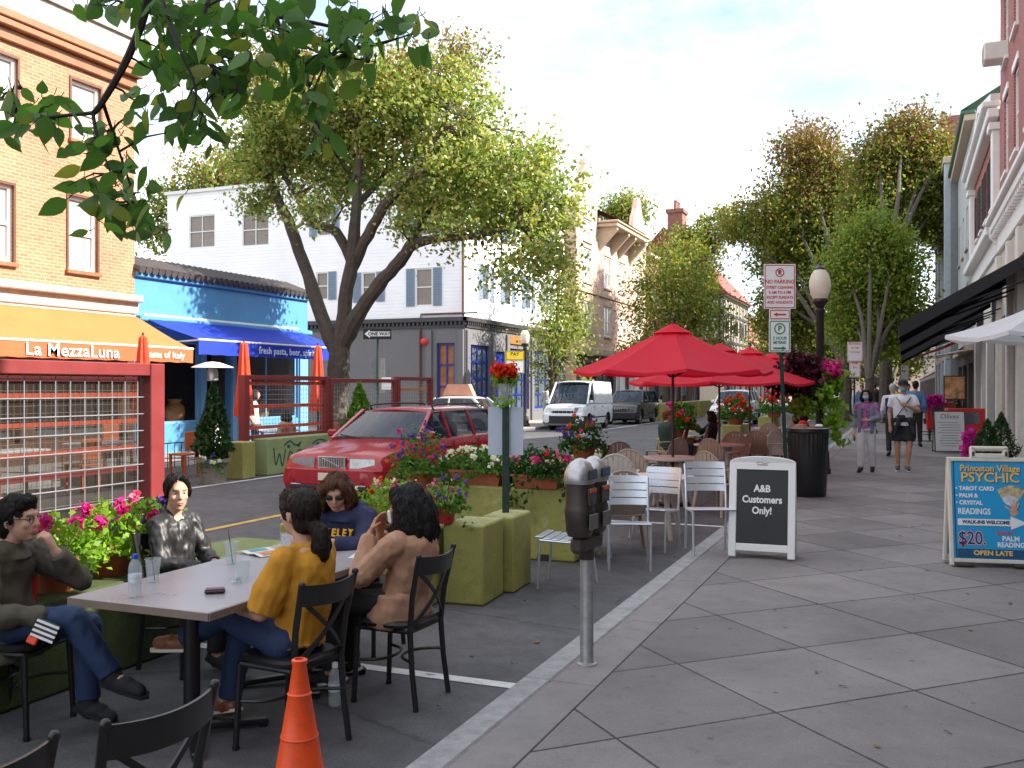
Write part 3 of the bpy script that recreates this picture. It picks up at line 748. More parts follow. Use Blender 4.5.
while k < y1: mb.span((XW + .04, k, 4.422), (XW + .17, k + .09, 4.55)); k += .2
part(mb, 'cornice', M['dgray'], b3)
wood = mat('lit_shop_interior', (.32, .13, .05, 1), .7, var=.5, scale=2.5)
window(b3, FY(YW - .04, x0, 0), *s1[0], M['cobalt'], wood, .16, .09, (2, 3))
for i, o in enumerate(s2):
    if i == 1:
        mb = MB(); mb.M = FX(XW + .04, YW - .04, 0); mb.box(((o[0] + o[1]) / 2, (o[2] + o[3]) / 2, -.15), (o[1] - o[0], o[3] - o[2], .06), .01)
        mb.box(((o[0] + o[1]) / 2, 2.1, -.115), (.62, 1.6, .02)); mb.ball((o[0] + .18, 1.1, -.09), .04, 8, 6); part(mb, 'door', M['cobalt'], b3)
    else: window(b3, FX(XW + .04, YW - .04, 0), *o, M['cobalt'], M['pane'], .16, .1, (4, 4))
o = s1[0]
for Mq, u in [(FX(XW + .04, YW - .04, 0), u) for u in (.2, 2.9, 4.55, 7.7, 12.4)] + [(FY(YW - .04, x0, 0), u) for u in (o[0] - .35, o[1] + .3)]:
    mb = MB(); mb.M = Mq; mb.box((u, 2.1, .05), (.3, 4.2, .12), .02); part(mb, 'pilaster', M['gray'], b3)
mb = MB(); mb.M = FX(XW + .08, YW, 0); mb.text('jewelers', mb.M @ Matrix.Translation((5.6, 4.05, .02)), .5, .02) if False else mb.box((5.6, 4.0, .02), (2.2, .4, .04), .01); part(mb, 'shop_sign', mat('tarnished_gold', (.35, .17, .05, 1), .5, .3), b3)
mb = MB(); p = onY(421, 344, YW); mb.tube([(p.x, YW - .1, 0), (p.x, YW - .1, 4.2)], .05, 8); mb.tube([(p.x + 2.7, YW - .06, 4.9), (p.x + .02, YW - .06, 4.9), (p.x, YW - .1, 4.2)], .04, 8)
q = onY(465.5, 260, YW); mb.tube([(XW - .05, YW - .06, 4.8), (XW - .05, YW - .06, 11)], .05, 8); part(mb, 'downpipe', M['brown'], b3)
mb = MB(); p = onY(421, 342, YW); mb.ball((p.x + .25, YW - .14, p.z), .18, 12, 8); part(mb, 'fire_bell', mat('red_enamel', (.6, .04, .02, 1), .4), b3)
# ---- pink gabled building
M['pink'] = brickmat('pink_brick', '#cfa898', '#c09488', '#cdbcb0')
M['tan'] = mat('tan_stone', (.48, .38, .28, 1), .8, var=.12, dirt=.2)
b4 = thing('pink_building', 'pink brick building with two curved gables and bracketed tile eave', 'building', (-23, 59, 0))
y0, y1 = 51.0, 66.6; W = y1 - y0; ops = []
for u in (1.3, 5.4, 8.6, 12.9):
    for za, zb in ((4.9, 6.8), (7.9, 9.9), (10.3, 11.6))[:3 if u in (1.3, 12.9) else 2]: ops.append((u, u + 1.5, za, zb))
mb = MB(); facade(mb, FX(XW, y0, 0), W, 11.9, ops, .14, 3.7)
def gable(u0, u1, zb, zt):
    m_ = (u0 + u1) / 2; h = (u1 - u0) / 2; pr = [(-1, 0), (-1, .18), (-.82, .28), (-.72, .5), (-.5, .62), (-.34, .78), (-.22, .95), (0, 1)]
    pr = pr + [(-a, b_) for a, b_ in pr[-2::-1]]
    mb.M = FX(XW, y0, 0); mb.prism([(m_ + a * h, zb + b_ * (zt - zb)) for a, b_ in pr], -.3, .02); mb.M = Matrix.Identity(4)
gable(.1, 3.9, 11.88, 15.2); gable(11.8, W - .1, 11.88, 15.0)
part(mb, 'wall', M['pink'], b4)
body(b4, 'wall', M['pink'], -29, XW, y0, y1, 11.9, 'e')
for o in ops: window(b4, FX(XW, y0, 0), *o, M['white'], M['pane_blind'], .1, .09, (2, 2), sill=M['tan'], lintel=M['tan'])
mb = MB(); mb.M = FX(XW, y0, 0)
mb.box((W / 2, 11.55, .6), (7.6, .22, 1.3), .03); mb.box((W / 2, 11.75, .62), (7.8, .14, 1.45), .03)
for u in (4.4, 7.0, 8.6, 11.2): mb.prism([(0, 0), (1.15, 1.2), (1.15, 1.4), (0, 1.4)], -.14, .14, M=Matrix.Translation((u, 10.05, 0)) @ Matrix.Rotation(R(-90), 4, 'Y'))
mb.box((W / 2, 3.85, .2), (W, .4, .5), .03); mb.box((W / 2, 7.4, .05), (W, .2, .12))
part(mb, 'cornice', M['tan'], b4)
mb = MB(); mb.M = FX(XW, y0, 0); mb.quad((4.0, 11.83, 1.4), (11.7, 11.83, 1.4), (11.7, 13.6, -2.2), (4.0, 13.6, -2.2)); mb.quad((4.0, 13.6, -2.2), (11.7, 13.6, -2.2), (11.7, 11.8, -4), (4, 11.8, -4)); part(mb, 'tile_roof', mat('red_roof_tile', (.26, .10, .06, 1), .7, var=.3, scale=3), b4, fix=False)
mb = MB(); so_ = [(.6 + k * 3.7, 3.7 + k * 3.7, .6, 3.2) for k in range(4)]; facade(mb, FX(XW, y0, 0), W, 3.7, so_, .3); part(mb, 'storefront', M['dgray'], b4, fix=False)
for o in so_: window(b4, FX(XW, y0, 0), *o, M['brown'], M['pane'], .25, .1, (2, 1))
# ---- red brick house with chimney, half-timbered house, far block
M['red'] = brickmat('red_brick', '#8a4a3c', '#743a30', '#9a8478')
def plain_house(label, cat, x0, xf, y0, y1, h, wm, name='brick_house', left=True, rows=None, cols=4, pitch=3.1, base=3.4, ww=1.1, wh=1.7, fm=None, pm=None, group=None, sill=True):
    rt = thing(name, label, cat, ((x0 + xf) / 2, (y0 + y1) / 2, 0), 0, group); W = y1 - y0
    Mf = FX(xf, y0, 0) if left else FXr(xf, y1, 0); ops = []
    nr = int((h - base - .8) / pitch) if rows is None else rows
    for r in range(nr):
        for c in range(cols): u = W * (c + .5) / cols - ww / 2; ops.append((u, u + ww, base + .9 + r * pitch, base + .9 + r * pitch + wh))
    mb = MB(); facade(mb, Mf, W, h, ops, .14, base); part(mb, 'wall', wm, rt, fix=False)
    body(rt, 'wall', wm, min(x0, xf), max(x0, xf), y0, y1, h, 'e' if left else 'w')
    for o in ops: window(rt, Mf, *o, fm or M['white'], pm or M['pane'], .1, .07, (1, 2), sill=M['tan'] if sill else None)
    n = max(1, int(W / 3.6)); so_ = [(W * k / n + .35, W * (k + 1) / n - .35, .5, base - .7) for k in range(n)]
    mb = MB(); facade(mb, Mf, W, base - .28, so_, .25); part(mb, 'storefront', M['dgray'], rt, fix=False)
    for o in so_: window(rt, Mf, *o, M['brown'], M['pane'], .2, .09, (2, 1))
    for zc, q in ((base - .14, (W, .28, .3)), (h + .1, (W + .1, .3, .5))): mb = MB(); mb.M = Mf; mb.box((W / 2, zc, .08), q, .02); part(mb, 'cornice', M['tan'], rt)
    return rt
b5 = plain_house('red brick house with tall chimney beyond the pink gabled building', 'house', -30, XW, 67, 86, 11.2, M['red'])
mb = MB(); mb.prism([(0, 11.3), (12.8, 11.3), (6.4, 15.2)], 67, 86, M=Matrix(((1, 0, 0, -30), (0, 0, 1, 0), (0, 1, 0, 0), (0, 0, 0, 1)))); part(mb, 'gable_roof', mat('maroon_roof', (.20, .06, .05, 1), .7, var=.25, scale=2), b5)
p = PD(677, 222, 76); mb = MB(); mb.span((p.x - .6, p.y - .8, 11), (p.x + .6, p.y + .8, 15.6)); mb.span((p.x - .72, p.y - .92, 15.6), (p.x + .72, p.y + .92, 15.9))
for k in (-.6, -.2, .2, .6): mb.lathe([(.14, 0), (.12, .6), (.15, .62), (.15, .7)], 10, (p.x, p.y + k, 15.9))
part(mb, 'chimney', M['red'], b5)
M['tudor'] = mat('cream_plaster', (.55, .50, .42, 1), .8, var=.1)
b6 = plain_house('half timbered house with steep red roof among the far trees', 'house', -30, XW, 98, 114, 11.2, M['tudor'], 'timbered_house', cols=5, pitch=3.0, ww=1.3, pm=M['pane'], fm=M['brown'])
mb = MB(); mb.M = FX(XW, 98, 0)
for k in range(17): mb.box((k, 7.3, .03), (.22, 7.6, .08))
for z in (3.7, 6.5, 9.4, 11.0): mb.box((8, z, .04), (16, .26, .1))
for k in range(8): mb.bar((k * 2, 6.6, .03), (k * 2 + 1, 9.3, .03), .2, .07)
mb.M = FY(98, -30, 0)
for k in range(13): mb.box((k + .4, 7.3, .03), (.22, 7.6, .08))
for z in (3.7, 6.5, 9.4, 11.0): mb.box((6.4, z, .04), (12.8, .26, .1))
part(mb, 'timber', mat('black_timber', (.015, .013, .013, 1), .6), b6)
mb = MB(); mb.prism([(0, 11.3), (13.4, 11.3), (6.7, 18.5)], 97.5, 114.5, M=Matrix(((1, 0, 0, -30), (0, 0, 1, 0), (0, 1, 0, 0), (0, 0, 0, 1)))); part(mb, 'gable_roof', mat('red_clay_roof', (.22, .05, .04, 1), .7, var=.25, scale=2), b6)
plain_house('long brick block of shops far down the left side', 'building', -30, XW, 115, 190, 10, M['red'], 'brick_block', cols=18)
plain_house('brick end block closing the far end of the street', 'building', 40, -14, 232, 250, 14, M['pink'], 'brick_block', left=False, cols=5)
# ================================================================ right row (faces -x)
XR = 2.32
M['rose'] = brickmat('rose_brick', '#9c4a44', '#8b3d3a', '#a58880')
M['cream'] = mat('cream_stucco', (.50, .45, .40, 1), .75, var=.1, scale=1.5, dirt=.15)
plain_house('unseen low cream shop row added to shade the sidewalk', 'building', 14, XR, -26, 5.85, 7.6, M['cream'], 'shop_row', left=False, cols=9, pitch=2.9)  # out of view; added for the shade it casts on the sidewalk
plain_house('unseen one storey gray shop kept low to let sun onto the seated group', 'building', 14, XR, 5.9, 9.3, 5.1, M['gray'], 'unseen_low_shop', left=False, rows=0, cols=1)  # out of view; shaped as a gap that lets sun reach flowers and faces
plain_house('unseen brown brick shop building added to shade the sidewalk and road', 'building', 14, XR, 9.4, 16.4, 10, M['red'], 'brick_building', left=False, cols=3)  # out of view; added to keep sidewalk and road in shade
# red brick building with white cornice
r1 = thing('brick_building', 'tall red brick building with white storefront cornice at the right edge', 'building', (8, 22, 0))
y0, y1 = 16.5, 28.2; W = y1 - y0; Mf = FXr(XR, y1, 0); ops = []
for u in (1.1, 3.4, 6.2, 9.0):
    for z in (7.1, 9.9): ops.append((u, u + 1.0, z, z + 1.95))
mb = MB(); facade(mb, Mf, W, 12.3, ops, .14, 6.2); part(mb, 'wall', M['rose'], r1, fix=False); body(r1, 'wall', M['rose'], XR, 14, y0, y1, 12.3, 'w')
for o in ops: window(r1, Mf, *o, M['white'], M['pane'], .1, .07, (1, 2), sill=M['white'], lintel=M['white'])
mb = MB(); mb.M = Mf
mb.box((W / 2, 5.55, .03), (W, .5, .12), .02); mb.box((W / 2, 5.92, .12), (W, .22, .3), .03); mb.box((W / 2, 6.12, .17), (W + .1, .16, .4), .03)
for k in range(int(W / .4)): mb.box((.2 + k * .4, 5.75, .14), (.14, .1, .2))
part(mb, 'cornice', M['white'], r1); mb = MB(); mb.M = Mf; mb.box((W / 2, 12.4, .2), (W, .4, .6), .03); part(mb, 'cornice', M['white'], r1); mb = MB(); mb.M = Mf
for u in (.12, W - .12): mb = MB(); mb.M = Mf; mb.prism([(0, 0), (.26, .3), (.26, .45), (0, .45)], -.09, .09, M=Matrix.Translation((u, 5.4, 0)) @ Matrix.Rotation(R(-90), 4, 'Y')); part(mb, 'cornice_bracket', M['white'], r1)
mb = MB(); so_ = [(.5, 2.9, .5, 3.6), (3.3, 5.1, .1, 3.4), (5.5, 8.0, .5, 3.6), (8.4, 11.2, .5, 3.6)]; facade(mb, Mf, W, 5.3, so_, .3); part(mb, 'storefront', M['cream'], r1, fix=False)
for o in so_: window(r1, Mf, *o, M['dgray'], M['pane'], .25, .09, (2, 2))
for u in (.25, 3.1, 5.3, 8.2, 11.45): mb = MB(); mb.M = Mf; mb.box((u, 2.6, .06), (.34, 5.2, .16), .02); mb.box((u, .25, .08), (.42, .5, .2), .02); part(mb, 'pilaster', M['offwhite'], r1)
mb = MB(); mb.M = Mf; mb.box((1.6, 10.12, .22), (.62, .44, .6), .03)
for k in range(8): mb.box((1.6, 9.97 + k * .045, .525), (.5, .012, .02))
part(mb, 'air_conditioner', M['offwhite'], r1)
# white and red gambrel shopfront next door
r2 = thing('shop_building', 'narrow shop building with red brick panels and raked white trim', 'building', (8, 34, 0))
y0, y1 = 28.3, 38.5; W = y1 - y0; Mf = FXr(XR, y1, 0); ops = [(1.2, 2.2, 6.9, 8.5), (3.2, 4.2, 6.9, 8.5), (5.4, 6.4, 6.9, 8.5), (7.6, 8.6, 6.9, 8.5)]
mb = MB(); facade(mb, Mf, W, 9.2, ops, .14, 6.2); part(mb, 'wall', brickmat('bright_red_brick', '#a8402e', '#963626', '#b09a90'), r2, fix=False); body(r2, 'wall', M['cream'], XR, 14, y0, y1, 9.2, 'w')
for o in ops: window(r2, Mf, *o, M['white'], M['pane'], .1, .07, (1, 2), sill=M['white'], shutters=(M['dgray'], .3, (-1, 1)))
mb = MB(); mb.M = Mf
mb.box((W / 2, 5.6, .03), (W, .5, .12)); mb.box((W / 2, 5.95, .16), (W, .24, .4), .03); part(mb, 'cornice', M['white'], r2); mb = MB(); mb.M = Mf; mb.box((W / 2, 9.1, .15), (W, .26, .3), .03); mb.box((W / 2, 9.34, .2), (W, .16, .46), .03)
part(mb, 'cornice', M['white'], r2); mb = MB(); mb.M = Mf
for u in (.35, W - .35): mb.box((u, 7.5, .08), (.5, 2.6, .2), .02); mb.box((u, 8.75, .12), (.64, .2, .3), .02)
mb.bar((W, 9.5, .1), (W - 5, 10.5, .1), .2, .25); mb.bar((W - 5, 10.5, .1), (0, 9.5, .1), .2, .25)
part(mb, 'cornice', M['white'], r2)
mb = MB(); so_ = [(.6, 3.2, .5, 3.6), (3.7, 5.4, .1, 3.4), (5.9, 9.6, .5, 3.6)]; facade(mb, Mf, W, 6.2, so_, .3); part(mb, 'storefront', M['offwhite'], r2, fix=False)
for o in so_: window(r2, Mf, *o, M['dgray'], M['pane'], .25, .09, (2, 2))
mb = MB(); mb.M = Mf; mb.prism([(.2, 9.3), (W - .2, 9.3), (W - 5, 10.45)], -.3, .1); part(mb, 'gable', M['cream'], r2)
# gray building with green roof overhang; gray pilastered block; tall brick far behind
r3 = plain_house('gray stucco building with green bracketed roof edge', 'building', 14, XR, 38.6, 50, 11.6, mat('pale_gray_stucco', (.40, .42, .42, 1), .8, var=.1), 'stucco_building', left=False, cols=4)
mb = MB(); mb.M = FXr(XR, 50, 0); mb.box((5.7, 11.85, .2), (11.6, .14, .5), .03); mb.quad((-.1, 11.93, .45), (11.5, 11.93, .45), (11.5, 13.4, -2), (-.1, 13.4, -2)); part(mb, 'roof_edge', mat('green_copper', (.05, .14, .09, 1), .6, var=.15), r3, fix=False)
r4 = plain_house('gray block with stone pilasters beyond the green roofed building', 'building', 14, 2.0, 50.2, 66, 12.6, mat('slate_gray_stucco', (.20, .21, .22, 1), .8, var=.15), 'stucco_building', left=False, cols=4)
for u in (.5, 5.3, 10.5, 15.3): mb = MB(); mb.M = FXr(2.0, 66, 0); mb.box((u, 6.4, .12), (.9, 12.4, .3), .03); part(mb, 'pilaster', mat('pale_limestone', (.36, .40, .44, 1), .8, var=.12, dirt=.2), r4)
plain_house('tall brown brick apartment block rising behind the right hand trees', 'building', 20, 2.6, 74, 98, 21, M['red'], 'apartment_block', left=False, cols=8)
plain_house('long far row of shops on the right sidewalk', 'building', 16, 2.6, 99, 200, 9, M['cream'], 'shop_row', left=False, cols=24)
# awnings, right
M['blackcloth'] = mat('black_awning_cloth', (.009, .009, .011, 1), .75, var=.2)
M['redcloth'] = mat('red_awning_cloth', (.35, .015, .015, 1), .7, var=.15, trans=.2)
for i, (ya, yb) in enumerate(((21.6, 25.0), (27.6, 31.0), (34.0, 37.2))):
    awning('awning', ['nearest of the black awnings over the right hand storefronts', 'middle one of the black awnings over the right hand storefronts', 'farthest of the black awnings over the right hand storefronts'][i],
           FXr(XR, yb, 0), yb - ya, 4.5 - i * .12, 3.12 - .1 * i, .3, 2.45, M['blackcloth'], group='black shop awnings', fm=M['blackcloth'], side=.27)
awning('awning', 'small dark red awning beyond the black awnings', FXr(XR, 45.5, 0), 4.5, 3.8, 3.0, .25, 2.0, M['redcloth'])
# ================================================================ trees
M['bark'] = mat('bark', (.075, .06, .045, 1), .9, var=.45, scale=7, bump=1., bscale=26)
L_olive = leafmat('leaf_olive', ['#5c7a3a', '#769046', '#8ea050', '#acb060', '#a2945a', '#82984e'], .45)
L_rust = leafmat('leaf_rust', ['#6a4a2c', '#7c5636', '#8a6a3c', '#6e5a34'], .35)
L_yel = leafmat('leaf_yellow_green', ['#627a2a', '#7c8e36', '#989a40', '#587428', '#6e8432'], .42)
L_deep = leafmat('leaf_deep', ['#465e26', '#5d732a', '#748234', '#8f8a3c', '#7e6c36'], .42)
L_lime = leafmat('leaf_light_green', ['#56702c', '#718638', '#8c9440', '#94804a'], .4)
def pxblobs(D, lst, dz=.85, off=0.):
    out = []
    for e in lst:
        px, py, rx, ry = e[:4]; d = D + (e[4] if len(e) > 4 else 0) + off; k = d / F
        out.append((PD(px, py, d), (rx * k, max(rx, ry) * k * dz, ry * k)))
    return out
D = 25.6
tp = lambda px, py, o=0.: PD(px, py, D + o)
limbs = [([P(333, 455), P(333, 455) + Vector((0, 0, .35)), tp(337, 400), tp(339, 345)], [.52, .38, .32, .30]),
         ([tp(336, 350), tp(322, 318, .1), tp(303, 262, .5), tp(288, 220, .8), tp(276, 195, 1), tp(262, 155, 1.2), tp(250, 110, 1.5)], [.23, .20, .17, .145, .12, .09, .05]),
         ([tp(340, 350), tp(345, 300), tp(353, 250, -.2), tp(357, 205, -.3), tp(360, 150, -.3), tp(365, 90, 0)], [.23, .20, .17, .14, .09, .04]),
         ([tp(352, 262), tp(336, 232, .2), tp(312, 222, .5), tp(297, 195, .8), tp(280, 170, 1)], [.15, .13, .12, .1, .05]),
         ([tp(352, 268), tp(368, 235, -.4), tp(385, 205, -.8), tp(402, 185, -1), tp(430, 150, -1.4), tp(450, 110, -1.6)], [.17, .16, .14, .12, .08, .04]),
         ([tp(342, 345), tp(356, 318, -.3), tp(378, 285, -.6), tp(400, 262, -1), tp(413, 245, -1.2), tp(440, 238, -1.6), tp(475, 236, -2), tp(520, 225, -2.4)], [.24, .21, .19, .165, .14, .11, .08, .04]),
         ([tp(400, 262, -1), tp(418, 230, -.2), tp(440, 195, .8), tp(470, 165, 1.6)], [.14, .11, .08, .04]),
         ([tp(357, 205, -.3), tp(388, 170, 1.), tp(420, 120, 1.8)], [.1, .07, .03])]
bl = pxblobs(D, [(300, 125, 72, 62, 1), (265, 150, 42, 62, 1), (365, 105, 85, 58), (355, 160, 60, 42, 1.5), (440, 120, 75, 62, -.5), (470, 175, 85, 56, -1), (425, 190, 62, 36, .5), (520, 190, 62, 62, -1.6), (548, 232, 36, 50, -2),
                 (520, 262, 42, 32, -2.4), (468, 228, 48, 24, -1.6), (458, 62, 42, 28, .5), (400, 82, 56, 30, .5), (285, 75, 56, 40, 1), (255, 205, 20, 20, 1), (400, 225, 30, 18, -1.5), (555, 270, 20, 30, -2.4), (310, 210, 30, 14, -.8), (330, 185, 46, 24, .6)])
tree('street_tree', 'big forked street tree spreading over the left sidewalk before the white building', limbs, bl, 62000, .13, [L_olive, L_rust], M['bark'], per=40, sig=.25, twigs=190, shell=.45, redtop=(9.4, 12.5))
def simple_tree(name, label, px, D, blobs, n, size, lm, group=None, fork=.45, tr=.22, base=None, off=0., rt=None, per=26, sig=.4, z0=KERB, twigs=70):
    b = PD(px, 400, D) if base is None else Vector(base); b.z = z0
    bl = pxblobs(D, blobs, .9, off); top = max(c.z + r[2] for c, r in bl); cz = min(c.z - r[2] for c, r in bl); fz = z0 + (cz - z0) * .75
    f = Vector((b.x, b.y, max(fz, 1.8)))
    limbs = [([b, b + Vector((0, 0, .4)), b.lerp(f, .5) + Vector((.05, .04, 0)), f], [tr * 1.5, tr, tr * .85, tr * .75])]
    for c, r in bl:
        e = Vector(c) + Vector((0, 0, r[2] * .35)); limbs.append(([f - Vector((0, 0, .15)), f.lerp(e, .4) + Vector((random.uniform(-.2, .2), random.uniform(-.2, .2), .25)), f.lerp(e, .75), e], [tr * .5, tr * .38, tr * .24, tr * .08]))
    return tree(name, label, limbs, bl, n, size, lm, M['bark'], group, per=per, sig=sig, twigs=twigs, redtop=rt, shell=.4)
simple_tree('street_tree', 'slender yellow green tree before the pink gabled building', 560, 42, [(562, 300, 26, 40), (548, 335, 26, 32, -1), (570, 340, 28, 36), (560, 270, 18, 30), (545, 370, 22, 14)], 4800, .16, L_lime, base=PD(552, 400, 42))
simple_tree('street_tree', 'airy olive tree right of the pink building over the far sidewalk', 672, 52, [(672, 300, 36, 46), (648, 300, 22, 40, 2), (690, 270, 34, 38, 2), (700, 320, 36, 42), (660, 340, 36, 26), (665, 260, 20, 26), (640, 345, 26, 16)], 11000, .2, L_deep, base=PD(665, 400, 52))
simple_tree('street_tree', 'olive tree between the chimney house and the half timbered house', 730, 74, [(704, 245, 22, 28), (726, 222, 22, 18), (698, 290, 18, 36), (688, 250, 20, 26)], 10000, .26, L_deep, base=(-14.8, 70, 0))
# right side of the street
b_ = lambda x, y: (x, y, KERB)
simple_tree('street_tree', 'tall rusty topped tree left of center behind the acorn street lamp', 800, 56, [(808, 160, 40, 42), (790, 215, 46, 44), (835, 200, 46, 50), (778, 250, 32, 40, 2), (812, 250, 52, 46), (782, 310, 28, 40), (800, 310, 46, 36), (742, 225, 26, 24, 3)], 60000, .215, [L_deep, L_rust], base=b_(-2.9, 52), tr=.34, rt=(11, 18), sig=.42, twigs=140)
simple_tree('street_tree', 'tall tree reaching over the right hand roofs with open crown', 900, 50, [(905, 140, 34, 30), (880, 165, 30, 30), (925, 175, 30, 36), (905, 210, 40, 36), (940, 160, 16, 30), (870, 215, 32, 36), (935, 220, 22, 36)], 44000, .2, [L_deep, L_rust], base=b_(-.9, 47), tr=.3, rt=(12, 18), sig=.45, twigs=140)
simple_tree('street_tree', 'bright yellow green tree low over the right sidewalk', 870, 38, [(870, 240, 34, 34), (895, 262, 30, 36), (850, 280, 38, 36), (880, 300, 36, 36), (905, 310, 24, 34), (855, 325, 34, 26), (885, 345, 30, 18)], 28000, .16, [L_yel], base=b_(-1.2, 36), tr=.2, sig=.36, twigs=100)
simple_tree('street_tree', 'dark leafy tree hanging over the far end of the right sidewalk', 850, 66, [(850, 330, 56, 40), (895, 335, 40, 42), (810, 345, 40, 30), (840, 365, 60, 20), (780, 350, 36, 26), (900, 365, 28, 18)], 20000, .24, [L_deep], base=b_(-1.0, 64), tr=.28, sig=.5)
simple_tree('street_tree', 'distant yellowing tree at the end of the street', 760, 100, [(776, 335, 24, 26), (795, 330, 26, 30)], 6000, .3, [L_yel], base=b_(-13, 104), tr=.3, sig=.6)
simple_tree('street_tree', 'pale green tree behind the white building and the blue shop', 205, 56, [(205, 190, 48, 40), (170, 210, 28, 34), (240, 170, 40, 34), (190, 235, 36, 26), (265, 165, 34, 30), (152, 232, 14, 26)], 12000, .24, [L_lime, L_rust], base=PD(200, 400, 56), tr=.35, rt=(12, 22), sig=.5, z0=0, twigs=120)
simple_tree('street_tree', 'pale yellow treetop showing between the two curved gables', 625, 92, [(625, 208, 24, 16), (612, 215, 16, 12), (640, 212, 12, 14)], 4000, .3, [L_lime], base=PD(625, 400, 92), tr=.3, sig=.6, z0=0)
# ---------------------------------------------------------------- overhanging pear branch close to the camera
M['twig'] = mat('dark_twig', (.022, .017, .014, 1), .8, var=.3, scale=20)
L_near = leafmat('leaf_near', ['#3d6630', '#4f7a3a', '#608a42', '#375c2c', '#547a3a', '#8a9046'], .5, .42)
pear = thing('pear_tree', 'pear tree by the kerb whose dark leafy branch hangs into the top left', 'tree', (-1.25, -1.7, KERB))
mb = MB(); mb.M = Matrix.Translation((1.25, 1.7, -KERB)); Dn = 2.15
np_ = lambda px, py, o=0.: PD(px, py, Dn + o)
tr0 = [Vector((-1.25, -1.7, KERB)), Vector((-1.22, -1.66, 1.5)), Vector((-1.3, -1.5, 2.9)), Vector((-1.4, -1.2, 4.2)), Vector((-1.3, -.9, 5.4))]
mb.tube(smooth_path(tr0, 5), lerp_list([.13, .11, .1, .07, .02], 21), 10)
mb.build('trunk', M['bark'], pear)
tw = [([Vector((-1.35, -1.4, 3.2)), Vector((-1.6, -.3, 3.6)), np_(190, -150, .1), np_(152, -40), np_(146, 8), np_(132, 48), np_(117, 78), np_(99, 107), np_(92, 114)], [.05, .035, .022, .012, .0095, .009, .008, .007, .006]),
      ([np_(94, 113), np_(70, 115, .02), np_(45, 117, .03), np_(25, 108, .03), np_(2, 98, .05)], [.005, .0042, .0038, .003, .002]),
      ([np_(93, 114), np_(97, 135, -.02), np_(105, 158, -.03), np_(116, 186, -.05)], [.005, .004, .003, .002]),
      ([np_(103, 103), np_(112, 130, .05), np_(122, 160, .06), np_(136, 202, .08)], [.005, .004, .003, .002]),
      ([np_(190, -150, .1), np_(230, -60, .2), np_(268, -4, .2), np_(280, 30, .2), np_(297, 72, .22), np_(308, 105, .2), np_(322, 132, .2), np_(352, 180, .2)], [.018, .012, .0075, .0065, .0055, .0045, .003, .0016]),
      ([np_(274, 16, .2), np_(310, 22, .3), np_(350, 30, .35), np_(382, 30, .4), np_(418, 24, .4)], [.006, .005, .004, .003, .002]),
      ([np_(285, 30, .2), np_(305, 46, .1), np_(335, 60, 0.)], [.004, .003, .002]),
      ([np_(230, -60, .2), np_(210, -5, .1), np_(198, 40, 0.), np_(215, 70, 0.), np_(240, 90, -.05)], [.01, .006, .005, .004, .002]),
      ([np_(152, -40), np_(165, 10, -.1), np_(180, 50, -.15), np_(196, 90, -.15), np_(190, 120, -.15)], [.006, .005, .004, .003, .002]),
      ([np_(290, 55, .2), np_(262, 62, .3), np_(240, 58, .35)], [.004, .003, .002])]
mb = MB(); mb.M = Matrix.Translation((1.25, 1.7, -KERB))
for pts, rad in tw:
    sp = smooth_path(pts, 4); mb.tube(sp, lerp_list(rad, len(sp)), 6)
st = mb; twp = [q for pts, rad in tw for q in smooth_path(pts, 4)[4:]]
# ovate leaves, folded and drooping, each on a stalk
prof = [(0, 0), (.16, .36), (.38, .5), (.62, .42), (.82, .22), (1, 0)]
cl = [(12, 96, 12, 22, 14), (48, 108, 12, 24, 16), (22, 122, 8, 18, 12), (98, 132, 8, 18, 12), (85, 150, 6, 14, 12), (118, 165, 12, 20, 18), (92, 185, 8, 18, 12), (110, 205, 12, 22, 14), (140, 205, 13, 22, 18), (150, 228, 8, 14, 10), (115, 130, 6, 14, 10),
      (165, 18, 12, 22, 18), (200, 22, 22, 30, 22), (160, 60, 13, 16, 22), (192, 62, 22, 26, 24), (228, 55, 20, 26, 26), (195, 98, 14, 20, 16), (180, 120, 8, 16, 12), (205, 128, 8, 12, 14), (228, 90, 10, 18, 14), (255, 25, 22, 24, 22), (250, 70, 12, 18, 18), (146, 115, 3, 6, 6),
      (285, 40, 16, 22, 24), (305, 75, 12, 16, 20), (325, 52, 13, 20, 20), (320, 98, 8, 14, 14), (322, 135, 7, 10, 12), (345, 40, 12, 18, 18), (365, 60, 8, 14, 14), (385, 20, 13, 20, 14), (415, 32, 11, 14, 14), (330, 12, 10, 24, 10), (100, 2, 6, 16, 5), (352, 180, 2, 5, 5), (235, -5, 16, 40, 10), (130, 0, 6, 14, 6)]
mb = MB(); mb.M = Matrix.Translation((1.25, 1.7, -KERB))
